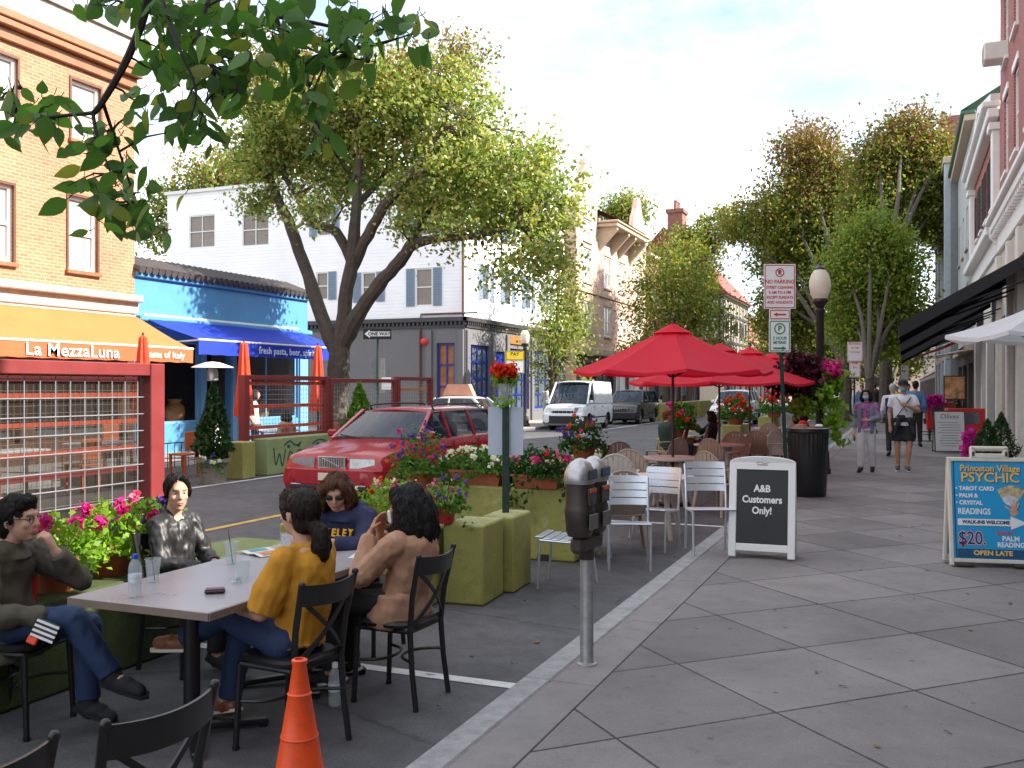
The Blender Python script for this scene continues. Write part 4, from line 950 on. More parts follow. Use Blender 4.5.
for cx, cy, n_, sx_, sy_ in cl:
    for _ in range(2):
        e_ = np_(random.gauss(cx, sx_ * .5), random.gauss(cy, sy_ * .5), .05); b0 = min(twp, key=lambda q: (q - e_).length); st.tube(jitter_path(b0, e_, 4, .06, .05), lerp_list([.0032, .0024, .0012], 5), 5, cap=False)
    for _ in range(int(n_ * 1.45)):
        c = np_(random.gauss(cx, sx_ * .72), random.gauss(cy, sy_ * .68), random.gauss(.05, .13)); Lf = random.uniform(.04, .072)
        d = Vector((random.gauss(0, .55), random.gauss(0, .55), -.5 + random.gauss(0, .45))).normalized(); s_ = d.cross(Vector((random.gauss(0, 1), random.gauss(0, 1), random.gauss(0, .5)))).normalized(); nn = s_.cross(d)
        vs = []; curl = random.uniform(-.25, .35); fold = random.uniform(.1, .45); wd = random.uniform(.52, .72)
        for t, w_ in prof:
            mid = c + d * Lf * t + nn * Lf * curl * t * t
            if w_ == 0: vs.append(mid)
            else: vs += [mid + s_ * w_ * wd * Lf * .9 + nn * w_ * fold * Lf * .5, mid, mid - s_ * w_ * wd * Lf * .9 + nn * w_ * fold * Lf * .5]
        fs = [(0, 1, 2), (0, 2, 3)]
        for i in range(3): a = 1 + 3 * i; fs += [(a, a + 3, a + 4, a + 1), (a + 1, a + 4, a + 5, a + 2)]
        fs += [(10, 13, 11), (11, 13, 12)]
        mb.add(vs, fs); e = c - d * .016 + Vector((0, 0, .004)); st.tube([c, c - d * .009, e], [.0011, .0011, .0013], 4, cap=False)
        if random.random() < .03: fr = MB(); fr.M = mb.M.copy(); fr.tube([e, c - d * .02 + Vector((.01, 0, -.016))], .0008, 4); fr.ball(c - d * .02 + Vector((.01, 0, -.02)), .006, 8, 6); fr.build('fruit', M['twig'], pear)
mb.build('foliage', L_near, pear, fix=False, angle=80); st.build('branch', M['twig'], pear, fix=False)
# ================================================================ chairs, tables, umbrellas
M['black'] = mat('black_powder_coat', (.012, .012, .013, 1), .35, var=.2, spec=.5)
M['vinyl'] = mat('black_vinyl', (.014, .013, .014, 1), .4, var=.15)
M['silver'] = mat('aluminium_slats', (.60, .63, .68, 1), .32, .65, var=.08, scale=12)
M['resin'] = mat('tan_resin', (.33, .26, .205, 1), .5, var=.1, dirt=.15)
M['resinw'] = mat('pale_resin', (.50, .45, .40, 1), .45, var=.08, dirt=.15)
M['laminate'] = mat('gray_wood_laminate', (.33, .305, .325, 1), .3, var=.12, scale=3, spec=.5)
M['lamedge'] = mat('laminate_edge', (.20, .15, .12, 1), .5, var=.2, scale=8)
M['umb'] = mat('red_umbrella_cloth', (.74, .012, .04, 1), .75, var=.06, trans=.4)
M['pole'] = mat('dark_wood_pole', (.05, .025, .016, 1), .5, var=.3, scale=9)
def bistro_chair(label, loc, rz, group='black cross back chairs'):
    t = thing('bistro_chair', label, 'chair', loc, rz, group)
    mb = MB(); mb.lathe([(.0, .435), (.19, .435), (.215, .445), (.218, .46), (.2, .474), (.0, .478)], 22, sx=1, sy=.98, mod=lambda a, z: 1 + .07 * math.cos(4 * a + PI)); mb.build('seat', M['vinyl'], t)
    mb = MB(); mb.tube([(-.175, .16, .425), (.175, .16, .425), (.175, -.17, .425), (-.17, -.17, .425), (-.175, .16, .425)], .013, 6); mb.build('seat_frame', M['black'], t)
    for s in (-1, 1):
        mb = MB(); mb.tube([(s * .175, .165, .43), (s * .185, .185, .02)], [.016, .015], 8); mb.tube([(s * .185, .185, .02), (s * .185, .185, 0)], .018, 8); mb.build('leg', M['black'], t)
        mb = MB(); mb.tube([(s * .185, -.22, 0), (s * .18, -.19, .22), (s * .175, -.175, .43), (s * .185, -.195, .62), (s * .2, -.245, .85)], [.016, .016, .017, .016, .015], 8); mb.ball((s * .2, -.247, .853), .017, 8, 6); mb.build('leg', M['black'], t)
    mb = MB(); mb.tube(smooth_path([(-.18, .18, .24), (-.12, .06, .24), (0, .02, .24), (.12, .06, .24), (.18, .18, .24)], 3), .009, 6); mb.build('stretcher', M['black'], t)
    mb = MB(); mb.tube(smooth_path([(-.18, -.2, .26), (-.1, -.08, .26), (0, -.05, .26), (.1, -.08, .26), (.18, -.2, .26)], 3), .009, 6); mb.build('stretcher', M['black'], t)
    # curved top rail and crossed slats
    n = 12; rings = []
    for i in range(n + 1):
        u = -1 + 2 * i / n; x = u * .198; bow = -.045 * (1 - u * u); zc = .80 - .012 * (1 - u * u)
        rings.append([Vector((x, -.232 + bow - .008, zc - .05)), Vector((x, -.22 + bow, zc - .05)), Vector((x, -.238 + bow, zc + .05)), Vector((x, -.25 + bow, zc + .05))])
    mb = MB(); mb.loft(rings); mb.build('top_rail', M['black'], t)
    mb = MB()
    for s in (-1, 1):
        pts = [Vector((s * (-.17 + .34 * k / 8), -.185 - .035 * (k / 8) - .035 * math.sin(PI * k / 8) - .004 * s, .47 + .30 * k / 8)) for k in range(9)]
        r_ = [[p + Vector((0, -.006, -.014)), p + Vector((0, .004, -.014)), p + Vector((0, .004, .014)), p + Vector((0, -.006, .014))] for p in pts]
        mb.loft(r_)
    mb.tube([(-.185, -.18, .47), (.185, -.18, .47)], .009, 6)
    mb.build('cross_back', M['black'], t)
    return t
def slat_chair():
    t = thing('slat_chair', 'x', 'chair')
    mb = MB()
    for k in range(6):
        y = .19 - k * .076; mb.box((0, y, .45 - .006 * k + (.006 if k == 0 else 0)), (.42, .068, .014), .005)
    mb.build('seat', M['silver'], t)
    for s in (-1, 1):
        mb = MB(); mb.tube([(s * .2, .2, 0), (s * .2, .185, .3), (s * .2, .18, .436)], .0125, 8); mb.build('leg', M['silver'], t)
        mb = MB(); mb.tube(smooth_path([(s * .2, -.25, 0), (s * .2, -.21, .28), (s * .2, -.205, .45), (s * .2, -.235, .65), (s * .2, -.29, .86)], 3), .0125, 8); mb.build('leg', M['silver'], t)
        mb = MB(); mb.tube([(s * .2, .185, .43), (s * .2, -.2, .415)], .011, 6); mb.build('seat_rail', M['silver'], t)
    mb = MB()
    for k in range(4):
        z = .59 + k * .075; y = -.222 - (z - .6) * .2 - .006; rings = []
        for i in range(9):
            u = -1 + i / 4; b_ = -.03 * (1 - u * u); rings.append([Vector((u * .2, y + b_ - .007, z)), Vector((u * .2, y + b_ + .003, z)), Vector((u * .2, y + b_ - .009, z + .064)), Vector((u * .2, y + b_ - .019, z + .064))])
        mb.loft(rings)
    mb.build('backrest', M['silver'], t)
    return t
def resin_chair(m):
    t = thing('resin_chair', 'x', 'chair')
    mb = MB(); g = []; n, k = 8, 8
    for i in range(n + 1):
        for j in range(k + 1):
            u = -1 + 2 * i / n; v = j / k; w_ = .235 - .02 * v
            g.append((u * w_, .24 - v * .46, .43 - .03 * v + .018 * u * u - (.03 * (1 - v) ** 6)))
    mb.add(g, [(i * (k + 1) + j, (i + 1) * (k + 1) + j, (i + 1) * (k + 1) + j + 1, i * (k + 1) + j + 1) for i in range(n) for j in range(k)])
    me = mb.mesh('seat', m, fix=False); me = evaluated(me, [('SOLIDIFY', dict(thickness=.012))]); link('seat', me, t)
    # fan back: rim and seven slats fanning out
    arch = [Vector((-.2, -.2, .42))]
    for i in range(13):
        a = PI - PI * i / 12; arch.append(Vector((math.cos(a) * .255, -.235 - .07 * math.sin(a) - .0, .60 + .29 * math.sin(a))))
    arch.append(Vector((.2, -.2, .42)))
    mb = MB(); mb.tube(smooth_path(arch, 2), .017, 8, flat=.7); mb.build('back_rim', m, t)
    mb = MB()
    for i in range(9):
        f = -1 + i / 4; a = PI / 2 - f * 1.12
        p0 = Vector((f * .15, -.205, .41)); p2 = Vector((math.cos(a) * .25, -.235 - .07 * math.sin(a), .60 + .285 * math.sin(a))); p1 = p0.lerp(p2, .5) + Vector((f * .03, -.03, 0))
        pts = smooth_path([p0, p1, p2], 4); rings = []
        for q in pts:
            w_ = .024 + .012 * (q.z - .4); rings.append([q + Vector((-w_, -.005, 0)), q + Vector((w_, -.005, 0)), q + Vector((w_, .005, 0)), q + Vector((-w_, .005, 0))])
        mb.loft(rings)
    mb.build('back_slats', m, t)
    for s in (-1, 1):
        mb = MB(); mb.tube(smooth_path([(s * .25, -.24, .62), (s * .29, -.1, .66), (s * .295, .12, .655), (s * .28, .22, .63), (s * .26, .25, .52), (s * .25, .24, .43)], 3), .024, 8, flat=.55); mb.build('arm', m, t)
        for y0, y1_ in ((.22, .27), (-.2, -.27)):
            mb = MB(); mb.tube([(s * .22, y0, .43), (s * .24, (y0 + y1_) / 2, .2), (s * .265, y1_, 0)], [.034, .028, .022], 8, flat=.75); mb.build('leg', m, t)
    return t
def resin_table(label, loc, m, r=.46, group='resin tables of the street cafe'):
    t = thing('resin_table', label, 'table', loc, 0, group)
    mb = MB(); mb.lathe([(0, .695), (r * .93, .695), (r * .97, .685), (r, .69), (r, .715), (r * .985, .722), (.03, .724), (.03, .70)], 28, mod=lambda a, z: 1 + .035 * math.cos(4 * a)); mb.build('tabletop', m, t)
    for k in range(4):
        a = PI / 4 + k * PI / 2; mb = MB(); mb.tube([(math.cos(a) * r * .5, math.sin(a) * r * .5, .694), (math.cos(a) * r * .56, math.sin(a) * r * .56, .4), (math.cos(a) * r * .74, math.sin(a) * r * .74, 0)], [.04, .034, .026], 8); mb.build('leg', m, t)
    return t
def market_umbrella(label, loc, r=1.45, top=2.72, edge=2.03, rz=.2, m=None, group=None, n=8):
    m = m or M['umb']
    t = thing('patio_umbrella', label, 'umbrella', loc, rz, group)
    mb = MB(); K = 7; vs = []; S = n * 4
    for j in range(K + 1):
        f = .09 + (1 - .09) * j / K
        for i in range(S):
            a = 2 * PI * i / S; ph = (i % 4) / 4; c = math.cos(PI / n) / math.cos((ph - .5) * 2 * PI / n)
            z = top - .02 - (top - edge) * f ** .94 - .10 * f * math.sin(PI * ph) * .55 - .03 * math.sin(PI * f) 
            rr = r * f * c * (1 - .03 * math.sin(PI * ph) * f)
            vs.append((rr * math.cos(a), rr * math.sin(a), z))
    fs = [(j * S + i, j * S + (i + 1) % S, (j + 1) * S + (i + 1) % S, (j + 1) * S + i) for j in range(K) for i in range(S)]
    mb.add(vs, fs); o = (K) * S   # short hem
    hem = [(vs[o + i][0] * 1.002, vs[o + i][1] * 1.002, vs[o + i][2]) for i in range(S)] + [(vs[o + i][0] * 1.004, vs[o + i][1] * 1.004, vs[o + i][2] - .045) for i in range(S)]
    mb.add(hem, [(i, (i + 1) % S, S + (i + 1) % S, S + i) for i in range(S)])
    mb.build('canopy', m, t, fix=False, angle=20)
    mb = MB(); q = []
    for f, dz in ((.0, -.01), (.5, -.085), (1., -.165)):
        for i in range(S):
            a = 2 * PI * i / S; ph = (i % 4) / 4; c = math.cos(PI / n) / math.cos((ph - .5) * 2 * PI / n)
            q.append((r * .2 * f * c * math.cos(a), r * .2 * f * c * math.sin(a), top + dz + .01))
    mb.add(q, [(j * S + i, j * S + (i + 1) % S, (j + 1) * S + (i + 1) % S, (j + 1) * S + i) for j in range(2) for i in range(S)]); mb.build('vent', m, t, fix=False, angle=20)
    mb = MB(); mb.tube([(0, 0, 0), (0, 0, top + .03)], .021, 10); mb.ball((0, 0, top + .07), .03, 10, 6); mb.build('pole', M['pole'], t)
    for i in range(n):
        a = 2 * PI * i / n; mb = MB(); mb.bar((.03 * math.cos(a), .03 * math.sin(a), top - .11), (r * .97 * math.cos(a), r * .985 * math.sin(a), edge - .06), .016, .022); mb.bar((.03 * math.cos(a), .03 * math.sin(a), edge - .12), (r * .5 * math.cos(a), r * .5 * math.sin(a), top - (top - edge) * .53 - .07), .012, .014); mb.build('rib', M['pole'], t)
    mb = MB(); mb.lathe([(.25, 0), (.26, .03), (.24, .06), (.06, .08), (.04, .1), (.035, .32), (.0, .32)], 20); mb.build('base', M['black'], t)
    return t
# ---------------------------------------------------------------- the table in front and what stands on it
TX, TY, TZ = -3.37, 4.34, .75
tb = thing('dining_table', 'rectangular gray laminate table shared by the five seated people', 'table', (TX, TY, 0))
mb = MB(); mb.box((0, 0, TZ - .022), (.86, 1.72, .042), .004); mb.build('tabletop', M['laminate'], tb)
mb = MB(); mb.box((.4345, 0, TZ - .022), (.006, 1.724, .036)); mb.box((-.4345, 0, TZ - .022), (.006, 1.724, .036)); mb.box((0, .8645, TZ - .022), (.862, .006, .036)); mb.box((0, -.8645, TZ - .022), (.862, .006, .036)); mb.build('edge_band', M['lamedge'], tb)
for y in (-.48, .5):
    mb = MB(); mb.tube([(0, y, .03), (0, y, .70)], .042, 14); mb.box((0, y, .714), (.4, .3, .012)); mb.box((0, y, .69), (.1, .1, .03))
    for a in range(4):
        d = Vector((math.cos(a * PI / 2 + PI / 4), math.sin(a * PI / 2 + PI / 4), 0)); mb.bar(Vector((0, y, .045)), Vector((0, y, .028)) + d * .38, .06, .03, .008); mb.tube([Vector((0, y, 0)) + d * .36, Vector((0, y, .02)) + d * .36], .022, 8)
    mb.build('pedestal', M['black'], tb)
M['plastic'] = glassmat('clear_plastic', (.8, .82, .84, 1), .2, .1)
M['water'] = glassmat('water_in_bottle', (.6, .66, .7, 1), .35, .05)
def TP(px, py): return P(px, py, TZ)
def cup(label, p, straw=True, h=.125, r=.042):
    t = thing('plastic_cup', label, 'cup', p, 0, 'clear plastic cups on the table')
    mb = MB(); mb.lathe([(r * .68, .001), (r * .7, .004), (r * .95, h * .93), (r * 1.04, h * .95), (r * 1.05, h), (r, h), (r * .92, h * .93), (r * .66, .006), (0, .006)], 20); mb.build('cup', M['plastic'], t)
    if straw:
        mb = MB(); mb.tube([(.012, 0, .008), (-.03, .015, h + .06), (-.034, .017, h + .065)], .0032, 6); mb.build('straw', M['black'], t)
    return t
cup('clear cup with dark straw right of the blue capped bottle', TP(153, 582)); cup('clear cup with tall dark straw near the far left table edge', TP(231, 564), h=.13)
cup('clear cup without a straw in the middle of the table', TP(243, 578), False, .1); cup('low clear cup lying beyond the yellow shirted woman', TP(296, 556), False, .09)
def bottle(label, p, rz=0, capm=None, s=1.):
    t = thing('water_bottle', label, 'bottle', p, rz)
    mb = MB(); mb.lathe([(0, .004), (.024, .0), (.031, .008), (.032, .05), (.0295, .058), (.032, .066), (.032, .1), (.0295, .107), (.032, .115), (.032, .14), (.026, .165), (.014, .185), (.0125, .2), (0, .2)], 18); mb.build('bottle', M['water'], t)
    mb = MB(); mb.lathe([(.0145, .188), (.0148, .208), (.013, .211), (0, .211)], 14); mb.build('cap', capm or M['white'], t)
    mb = MB(); mb.lathe([(.0323, .075), (.0325, .076), (.0325, .112), (.0323, .113)], 18); mb.build('paper_label', mat('bottle_label', (.55, .6, .68, 1), .5, var=.5, scale=40), t, smooth=True)
    t.scale = (s, s, s); return t
bottle('blue capped water bottle standing near the left table corner', TP(135, 597), capm=mat('blue_cap', (.01, .06, .5, 1), .35), s=1.0)
bottle('clear water bottle standing on the asphalt under the yellow shirted woman\'s chair', P(335, 706), s=1.15)
t = thing('wallet', 'dark zip wallet lying near the front right table edge', 'wallet', TP(215, 593), R(38)); mb = MB(); mb.box((0, 0, .011), (.1, .06, .02), .008); mb.build('cover', mat('dark_leather', (.025, .015, .015, 1), .4, var=.3), t); mb = MB(); mb.box((0, .001, .0225), (.09, .05, .003), .001); mb.build('flap', mat('plum_leather', (.12, .03, .04, 1), .4), t)
t = thing('plastic_wrapper', 'crumpled clear wrapper beside the cups on the table', 'wrapper', TP(236, 583)); mb = MB()
for k in range(14): mb.box((random.uniform(-.025, .025), random.uniform(-.02, .02), random.uniform(.008, .03)), (.03, .001, .022), 0, M=Matrix.Rotation(random.uniform(0, 6), 3, 'Z') @ Matrix.Rotation(random.uniform(-1, 1), 3, 'X'))
mb.build('film', M['plastic'], t, fix=False)
t = thing('menu_holder', 'clear upright menu holder on the table before the navy hoodie woman', 'menu holder', TP(289, 557), R(25)); mb = MB(); mb.box((0, 0, .075), (.105, .004, .15)); mb.box((0, 0, .005), (.11, .07, .006), .002); mb.build('stand', M['plastic'], t); mb = MB(); mb.box((0, -.003, .08), (.09, .001, .12)); mb.build('card', mat('printed_card', (.5, .5, .52, 1), .5, var=.5, scale=45), t)
t = thing('magazine', 'open magazine with colored cover lying at the far table edge', 'magazine', TP(262, 553), R(-20)); mb = MB()
mb.loft([[Vector((x, -.1, z)), Vector((x, .1, z)), Vector((x, .1, z + .004)), Vector((x, -.1, z + .004))] for x, z in ((-.14, .002), (-.07, .012), (0, .004), (.07, .014), (.14, .002))]); mb.build('pages', M['offwhite'], t)
mb = MB(); mb.loft([[Vector((x, -.07, z + .0045)), Vector((x, .08, z + .0045)), Vector((x, .08, z + .0052)), Vector((x, -.07, z + .0052))] for x, z in ((.01, .0052), (.07, .014), (.13, .0035))]); mb.build('cover_picture', mat('orange_print', (.45, .16, .05, 1), .4, var=.6, scale=18), t); mb = MB(); mb.loft([[Vector((x, -.06, z + .0045)), Vector((x, .06, z + .0045)), Vector((x, .06, z + .0052)), Vector((x, -.06, z + .0052))] for x, z in ((-.12, .004), (-.07, .012), (-.02, .0068))]); mb.build('picture', mat('teal_print', (.05, .3, .38, 1), .4, var=.6, scale=18), t)
for i, (px, py, a) in enumerate(((362, 556, .3), (374, 560, -.4))):
    t = thing('paper_sheet', ['printed paper sheet under the navy hoodie woman\'s hand', 'printed paper sheet at the far right table corner'][i], 'paper', TP(px, py) + Vector((0, 0, .0005 + i * .002)), a); mb = MB(); mb.box((0, 0, .001), (.13, .18, .0015)); mb.build('sheet', mat('paper_print', (.62, .6, .6, 1), .6, var=.3, scale=40), t)
# chairs of the group
bistro_chair('black cross back chair under the yellow shirted woman', (-2.83, 3.95, 0), R(84))
bistro_chair('black cross back chair under the woman in the tan jacket', (-2.69, 4.80, 0), R(88))
bistro_chair('black chair under the man in the olive jacket', (-4.3, 3.62, 0), R(-78))
bistro_chair('black chair under the woman in the black leather jacket', (-4.22, 4.78, 0), R(-98))
bistro_chair('black chair under the woman in the navy hoodie', (-3.4, 5.58, 0), R(180))
def chair_at(label, px, py, z, rz): 
    p = P(px, py, z); return bistro_chair(label, (p.x, p.y, 0), rz)
# two empty chairs at the lower left
ch = bistro_chair('empty black chair beside the traffic cone, its back to the camera', (-2.255, 2.207, 0), R(84)); 
ch = bistro_chair('empty black chair cut off by the lower left corner of the frame', (-2.36, 1.70, 0), R(82))
# ---------------------------------------------------------------- cafe behind: slat chairs, resin chairs, tables, umbrellas
sp_ = slat_chair(); G = 'aluminium slat chairs'
for i, (x, y, z, rz, lb) in enumerate(((-2.52, 9.1, 0, -162, 'empty silver slat chair facing the parking meters'), (-2.55, 10.25, 0, 172, 'silver slat chair close behind the one facing the parking meters'), (-1.78, 9.40, KERB + .002, -158, 'silver slat chair on the kerb beside the black and white board'),
                                  (-2.82, 8.05, 0, 95, 'silver slat chair partly hidden left of the parking meters'), (-3.1, 9.35, 0, 160, 'silver slat chair tucked between the meters and the resin chairs'))):
    o = sp_ if i == 0 else dup(sp_, (x, y, z)); o.location = (x, y, z); o.rotation_euler.z = R(rz); tag(o, lb, 'chair', G)
rc = resin_chair(M['resin']); rw = resin_chair(M['resinw']); G = 'resin fan back armchairs'
spots = [(-2.85, 10.0, 200, 0, 'tan resin armchair right behind the front silver slat chair'), (-3.6, 12.35, 195, 1, 'pale resin armchair just above the parking meters'), (-3.62, 13.4, 178, 0, 'tan resin armchair before the first umbrella pole, back to camera'), (-4.45, 15.1, 215, 0, 'tan resin armchair by the flower planter left of the first table'),
         (-2.4, 13.35, 150, 0, 'tan resin armchair half hidden by the black and white board'), (-3.9, 16.6, 240, 0, 'tan resin armchair left of the second umbrella pole'), (-3.0, 16.6, 160, 0, 'tan resin armchair between the first and second tables'), (-3.1, 18.9, 10, 0, 'tan resin armchair on the far side of the second table'),
         (-2.75, 20.0, 170, 0, 'wide tan resin armchair near the third umbrella pole'), (-2.2, 19.6, 60, 1, 'pale resin armchair turned sideways beside the green sign post'), (-4.5, 19.4, 280, 0, 'tan resin armchair under the man in the dark green jacket'), (-4.35, 21.2, -90, 0, 'tan resin armchair at the outer side of the third table'),
         (-3.1, 24.3, 180, 0, 'tan resin armchair at the fourth table, back to camera'), (-2.6, 26.6, 120, 0, 'tan resin armchair under the dark haired diner'), (-2.3, 23.2, 100, 1, 'pale resin armchair near the black litter bin')]
used = set()
for x, y, rz, k, lb in spots:
    src = (rc, rw)[k]; rz += 180
    o = src if k not in used else dup(src, (x, y, 0)); used.add(k); o.location = (x, y, 0); o.rotation_euler.z = R(rz); tag(o, lb, 'chair', G)
for i, (x, y, m_) in enumerate(((-2.75, 11.1, M['resinw']), (-3.25, 14.2, M['resinw']), (-3.2, 17.8, M['resinw']), (-3.15, 21.2, M['resinw']), (-3.2, 25.4, M['resinw']))):
    resin_table(['pale round resin table nearest the parking meters, without umbrella', 'pale round resin table under the nearest red umbrella', 'pale round resin table under the second red umbrella', 'pale round resin table under the third red umbrella', 'pale round resin table under the farthest red umbrella'][i], (x, y, 0), m_)
for i, (x, y, tp_, rz) in enumerate(((-3.25, 14.2, 2.75, .35), (-3.2, 17.8, 2.6, .1), (-3.15, 21.2, 2.66, .5), (-3.2, 25.4, 2.68, .2))):
    market_umbrella(['nearest red patio umbrella, largest in view', 'second red umbrella, just behind the nearest one', 'third red umbrella in the row along the kerb', 'farthest red umbrella in the row, near the street lamp'][i], (x, y, 0), 1.5 if i == 0 else 1.7, tp_, tp_ - .7, rz, group='red cafe umbrellas')
market_umbrella('white umbrella by the right hand storefront above the psychic sign', (1.42, 12.2, KERB), 1.0, 2.62, 2.26, .1, mat('white_umbrella_cloth', (.7, .7, .72, 1), .8, trans=.3, var=.04), n=6)
# ================================================================ street furniture
M['steel'] = mat('brushed_steel', (.42, .42, .43, 1), .38, .8, var=.2, scale=14, dirt=.25)
M['zinc'] = mat('dull_zinc_pole', (.32, .32, .33, 1), .5, .5, var=.25, scale=10, dirt=.35)
M['meterdark'] = mat('dark_meter_housing', (.05, .04, .035, 1), .42, .3, var=.25, scale=12, dirt=.1)
M['conem'] = mat('orange_cone_plastic', (.80, .075, .008, 1), .45, var=.1, scale=9, dirt=.4)
M['greenpost'] = mat('dark_green_post', (.02, .045, .035, 1), .5, .2, var=.3, scale=12)
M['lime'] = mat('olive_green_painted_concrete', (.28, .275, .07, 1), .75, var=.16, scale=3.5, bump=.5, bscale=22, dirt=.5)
# chipped paint: bare concrete in flecks; tops paler, dust and skylight put into the colour
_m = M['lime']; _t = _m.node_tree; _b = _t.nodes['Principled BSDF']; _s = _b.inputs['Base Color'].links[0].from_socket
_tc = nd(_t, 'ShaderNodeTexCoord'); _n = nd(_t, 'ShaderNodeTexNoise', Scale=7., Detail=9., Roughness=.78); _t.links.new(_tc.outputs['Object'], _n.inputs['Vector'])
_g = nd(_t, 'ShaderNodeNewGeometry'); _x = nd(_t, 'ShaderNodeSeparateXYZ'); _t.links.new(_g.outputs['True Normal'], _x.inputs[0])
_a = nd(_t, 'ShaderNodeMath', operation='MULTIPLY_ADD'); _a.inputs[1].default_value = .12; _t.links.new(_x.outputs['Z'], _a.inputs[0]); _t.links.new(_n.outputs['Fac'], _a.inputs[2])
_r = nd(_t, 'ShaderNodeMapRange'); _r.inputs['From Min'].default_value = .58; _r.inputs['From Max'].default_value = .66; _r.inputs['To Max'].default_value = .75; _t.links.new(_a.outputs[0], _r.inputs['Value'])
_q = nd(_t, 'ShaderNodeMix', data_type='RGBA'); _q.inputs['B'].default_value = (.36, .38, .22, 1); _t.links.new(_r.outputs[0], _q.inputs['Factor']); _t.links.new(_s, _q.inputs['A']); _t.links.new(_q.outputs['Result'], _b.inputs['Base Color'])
M['redw'] = mat('dark_red_painted_wood', (.20, .026, .027, 1), .5, var=.15, scale=5, dirt=.08)
M['wire'] = mat('galvanized_wire', (.40, .40, .43, 1), .45, .6, var=.1)
M['signw'] = mat('sign_white', (.72, .72, .72, 1), .45, var=.04)
M['signr'] = mat('sign_red', (.55, .03, .035, 1), .45); M['signg'] = mat('sign_green', (.02, .22, .12, 1), .45); M['signk'] = mat('sign_black', (.012, .012, .012, 1), .5)
# ---- twin parking meter
mt = thing('parking_meter', 'twin headed steel parking meter at the kerb', 'parking meter', (-1.745, 5.37, KERB), R(84))
mb = MB(); mb.lathe([(.062, 0), (.06, .006), (.045, .012), (.04, .02), (.04, .70)], 18); mb.build('pole', M['zinc'], mt)
mb = MB(); mb.box((0, 0, .72), (.30, .09, .1), .02); mb.lathe([(.042, .62), (.046, .63), (.046, .70), (.04, .72)], 16); mb.build('bracket', M['meterdark'], mt)
for s, dy in ((-1, -.0), (1, .0)):
    x = s * .098; h = MB(); T = Matrix.Translation((x, dy, .77)); h.M = T
    # housing: narrow waist at the bottom, shoulders, curved front
    def ring(z, hw, hd, n=16, p=3.):
        o = []
        for i in range(n):
            a = 2 * PI * (i + .5) / n; c, q = math.cos(a), math.sin(a); o.append(Vector((hw * math.copysign(abs(c) ** (2 / p), c), hd * math.copysign(abs(q) ** (2 / p), q), z)))
        return o
    h.loft([ring(0, .062, .06), ring(.02, .075, .07), ring(.15, .088, .082), ring(.165, .086, .08), ring(.19, .082, .075), ring(.31, .085, .075)]); hd = h.build('housing', M['meterdark'], mt)
    h = MB(); h.M = T; h.loft([ring(.308, .092, .08), ring(.33, .096, .084), ring(.38, .090, .078), ring(.425, .062, .055), ring(.45, .028, .025), ring(.456, .008, .008)]); dm = h.build('dome', M['steel'], mt)
    h = MB(); h.M = T; h.box((0, -.082, .365), (.12, .012, .06), .01); h.build('display_window', mat('meter_window', (.03, .035, .04, 1), .08, spec=.8), dm)
    h = MB(); h.M = T; h.box((0, -.078, .235), (.11, .012, .10), .01); h.box((0, -.083, .2), (.03, .01, .03), .004); h.build('coin_plate', mat('worn_meter_plate', (.11, .10, .095, 1), .35, .6, var=.3, scale=15), hd)
    h = MB(); h.M = T; h.box((0, -.0865, .27), (.09, .004, .018)); h.box((.087, 0, .285), (.006, .06, .02)); h.build('sticker', mat('orange_sticker', (.65, .10, .02, 1), .5), hd)
    h = MB(); h.M = T; h.box((0, -.088, .09), (.12, .01, .09), .008); h.build('vault_door', mat('vault_steel', (.20, .19, .18, 1), .35, .6, var=.2), hd)
    h = MB(); h.M = T; h.box((.0845, 0, .23), (.006, .06, .06), .002); h.build('side_plate', M['steel'], hd)
# ---- traffic cone
D_ = 3.72; p = PD(299.5, 600, D_); cn = thing('traffic_cone', 'orange traffic cone on the asphalt beside the kerb', 'cone', (p.x, p.y, 0))
mb = MB(); mb.lathe([(.155, .03), (.15, .035), (.137, .045), (.10, .245), (.103, .25), (.098, .256), (.072, .41), (.075, .416), (.07, .422), (.045, .575), (.048, .582), (.042, .588), (.027, .69), (.031, .70), (.031, .712), (.024, .716), (.018, .716), (.016, .5)], 30); mb.build('body', M['conem'], cn)
mb = MB(); mb.box((0, 0, .017), (.37, .37, .034), .012, rz=.4); mb.build('base', M['conem'], cn)
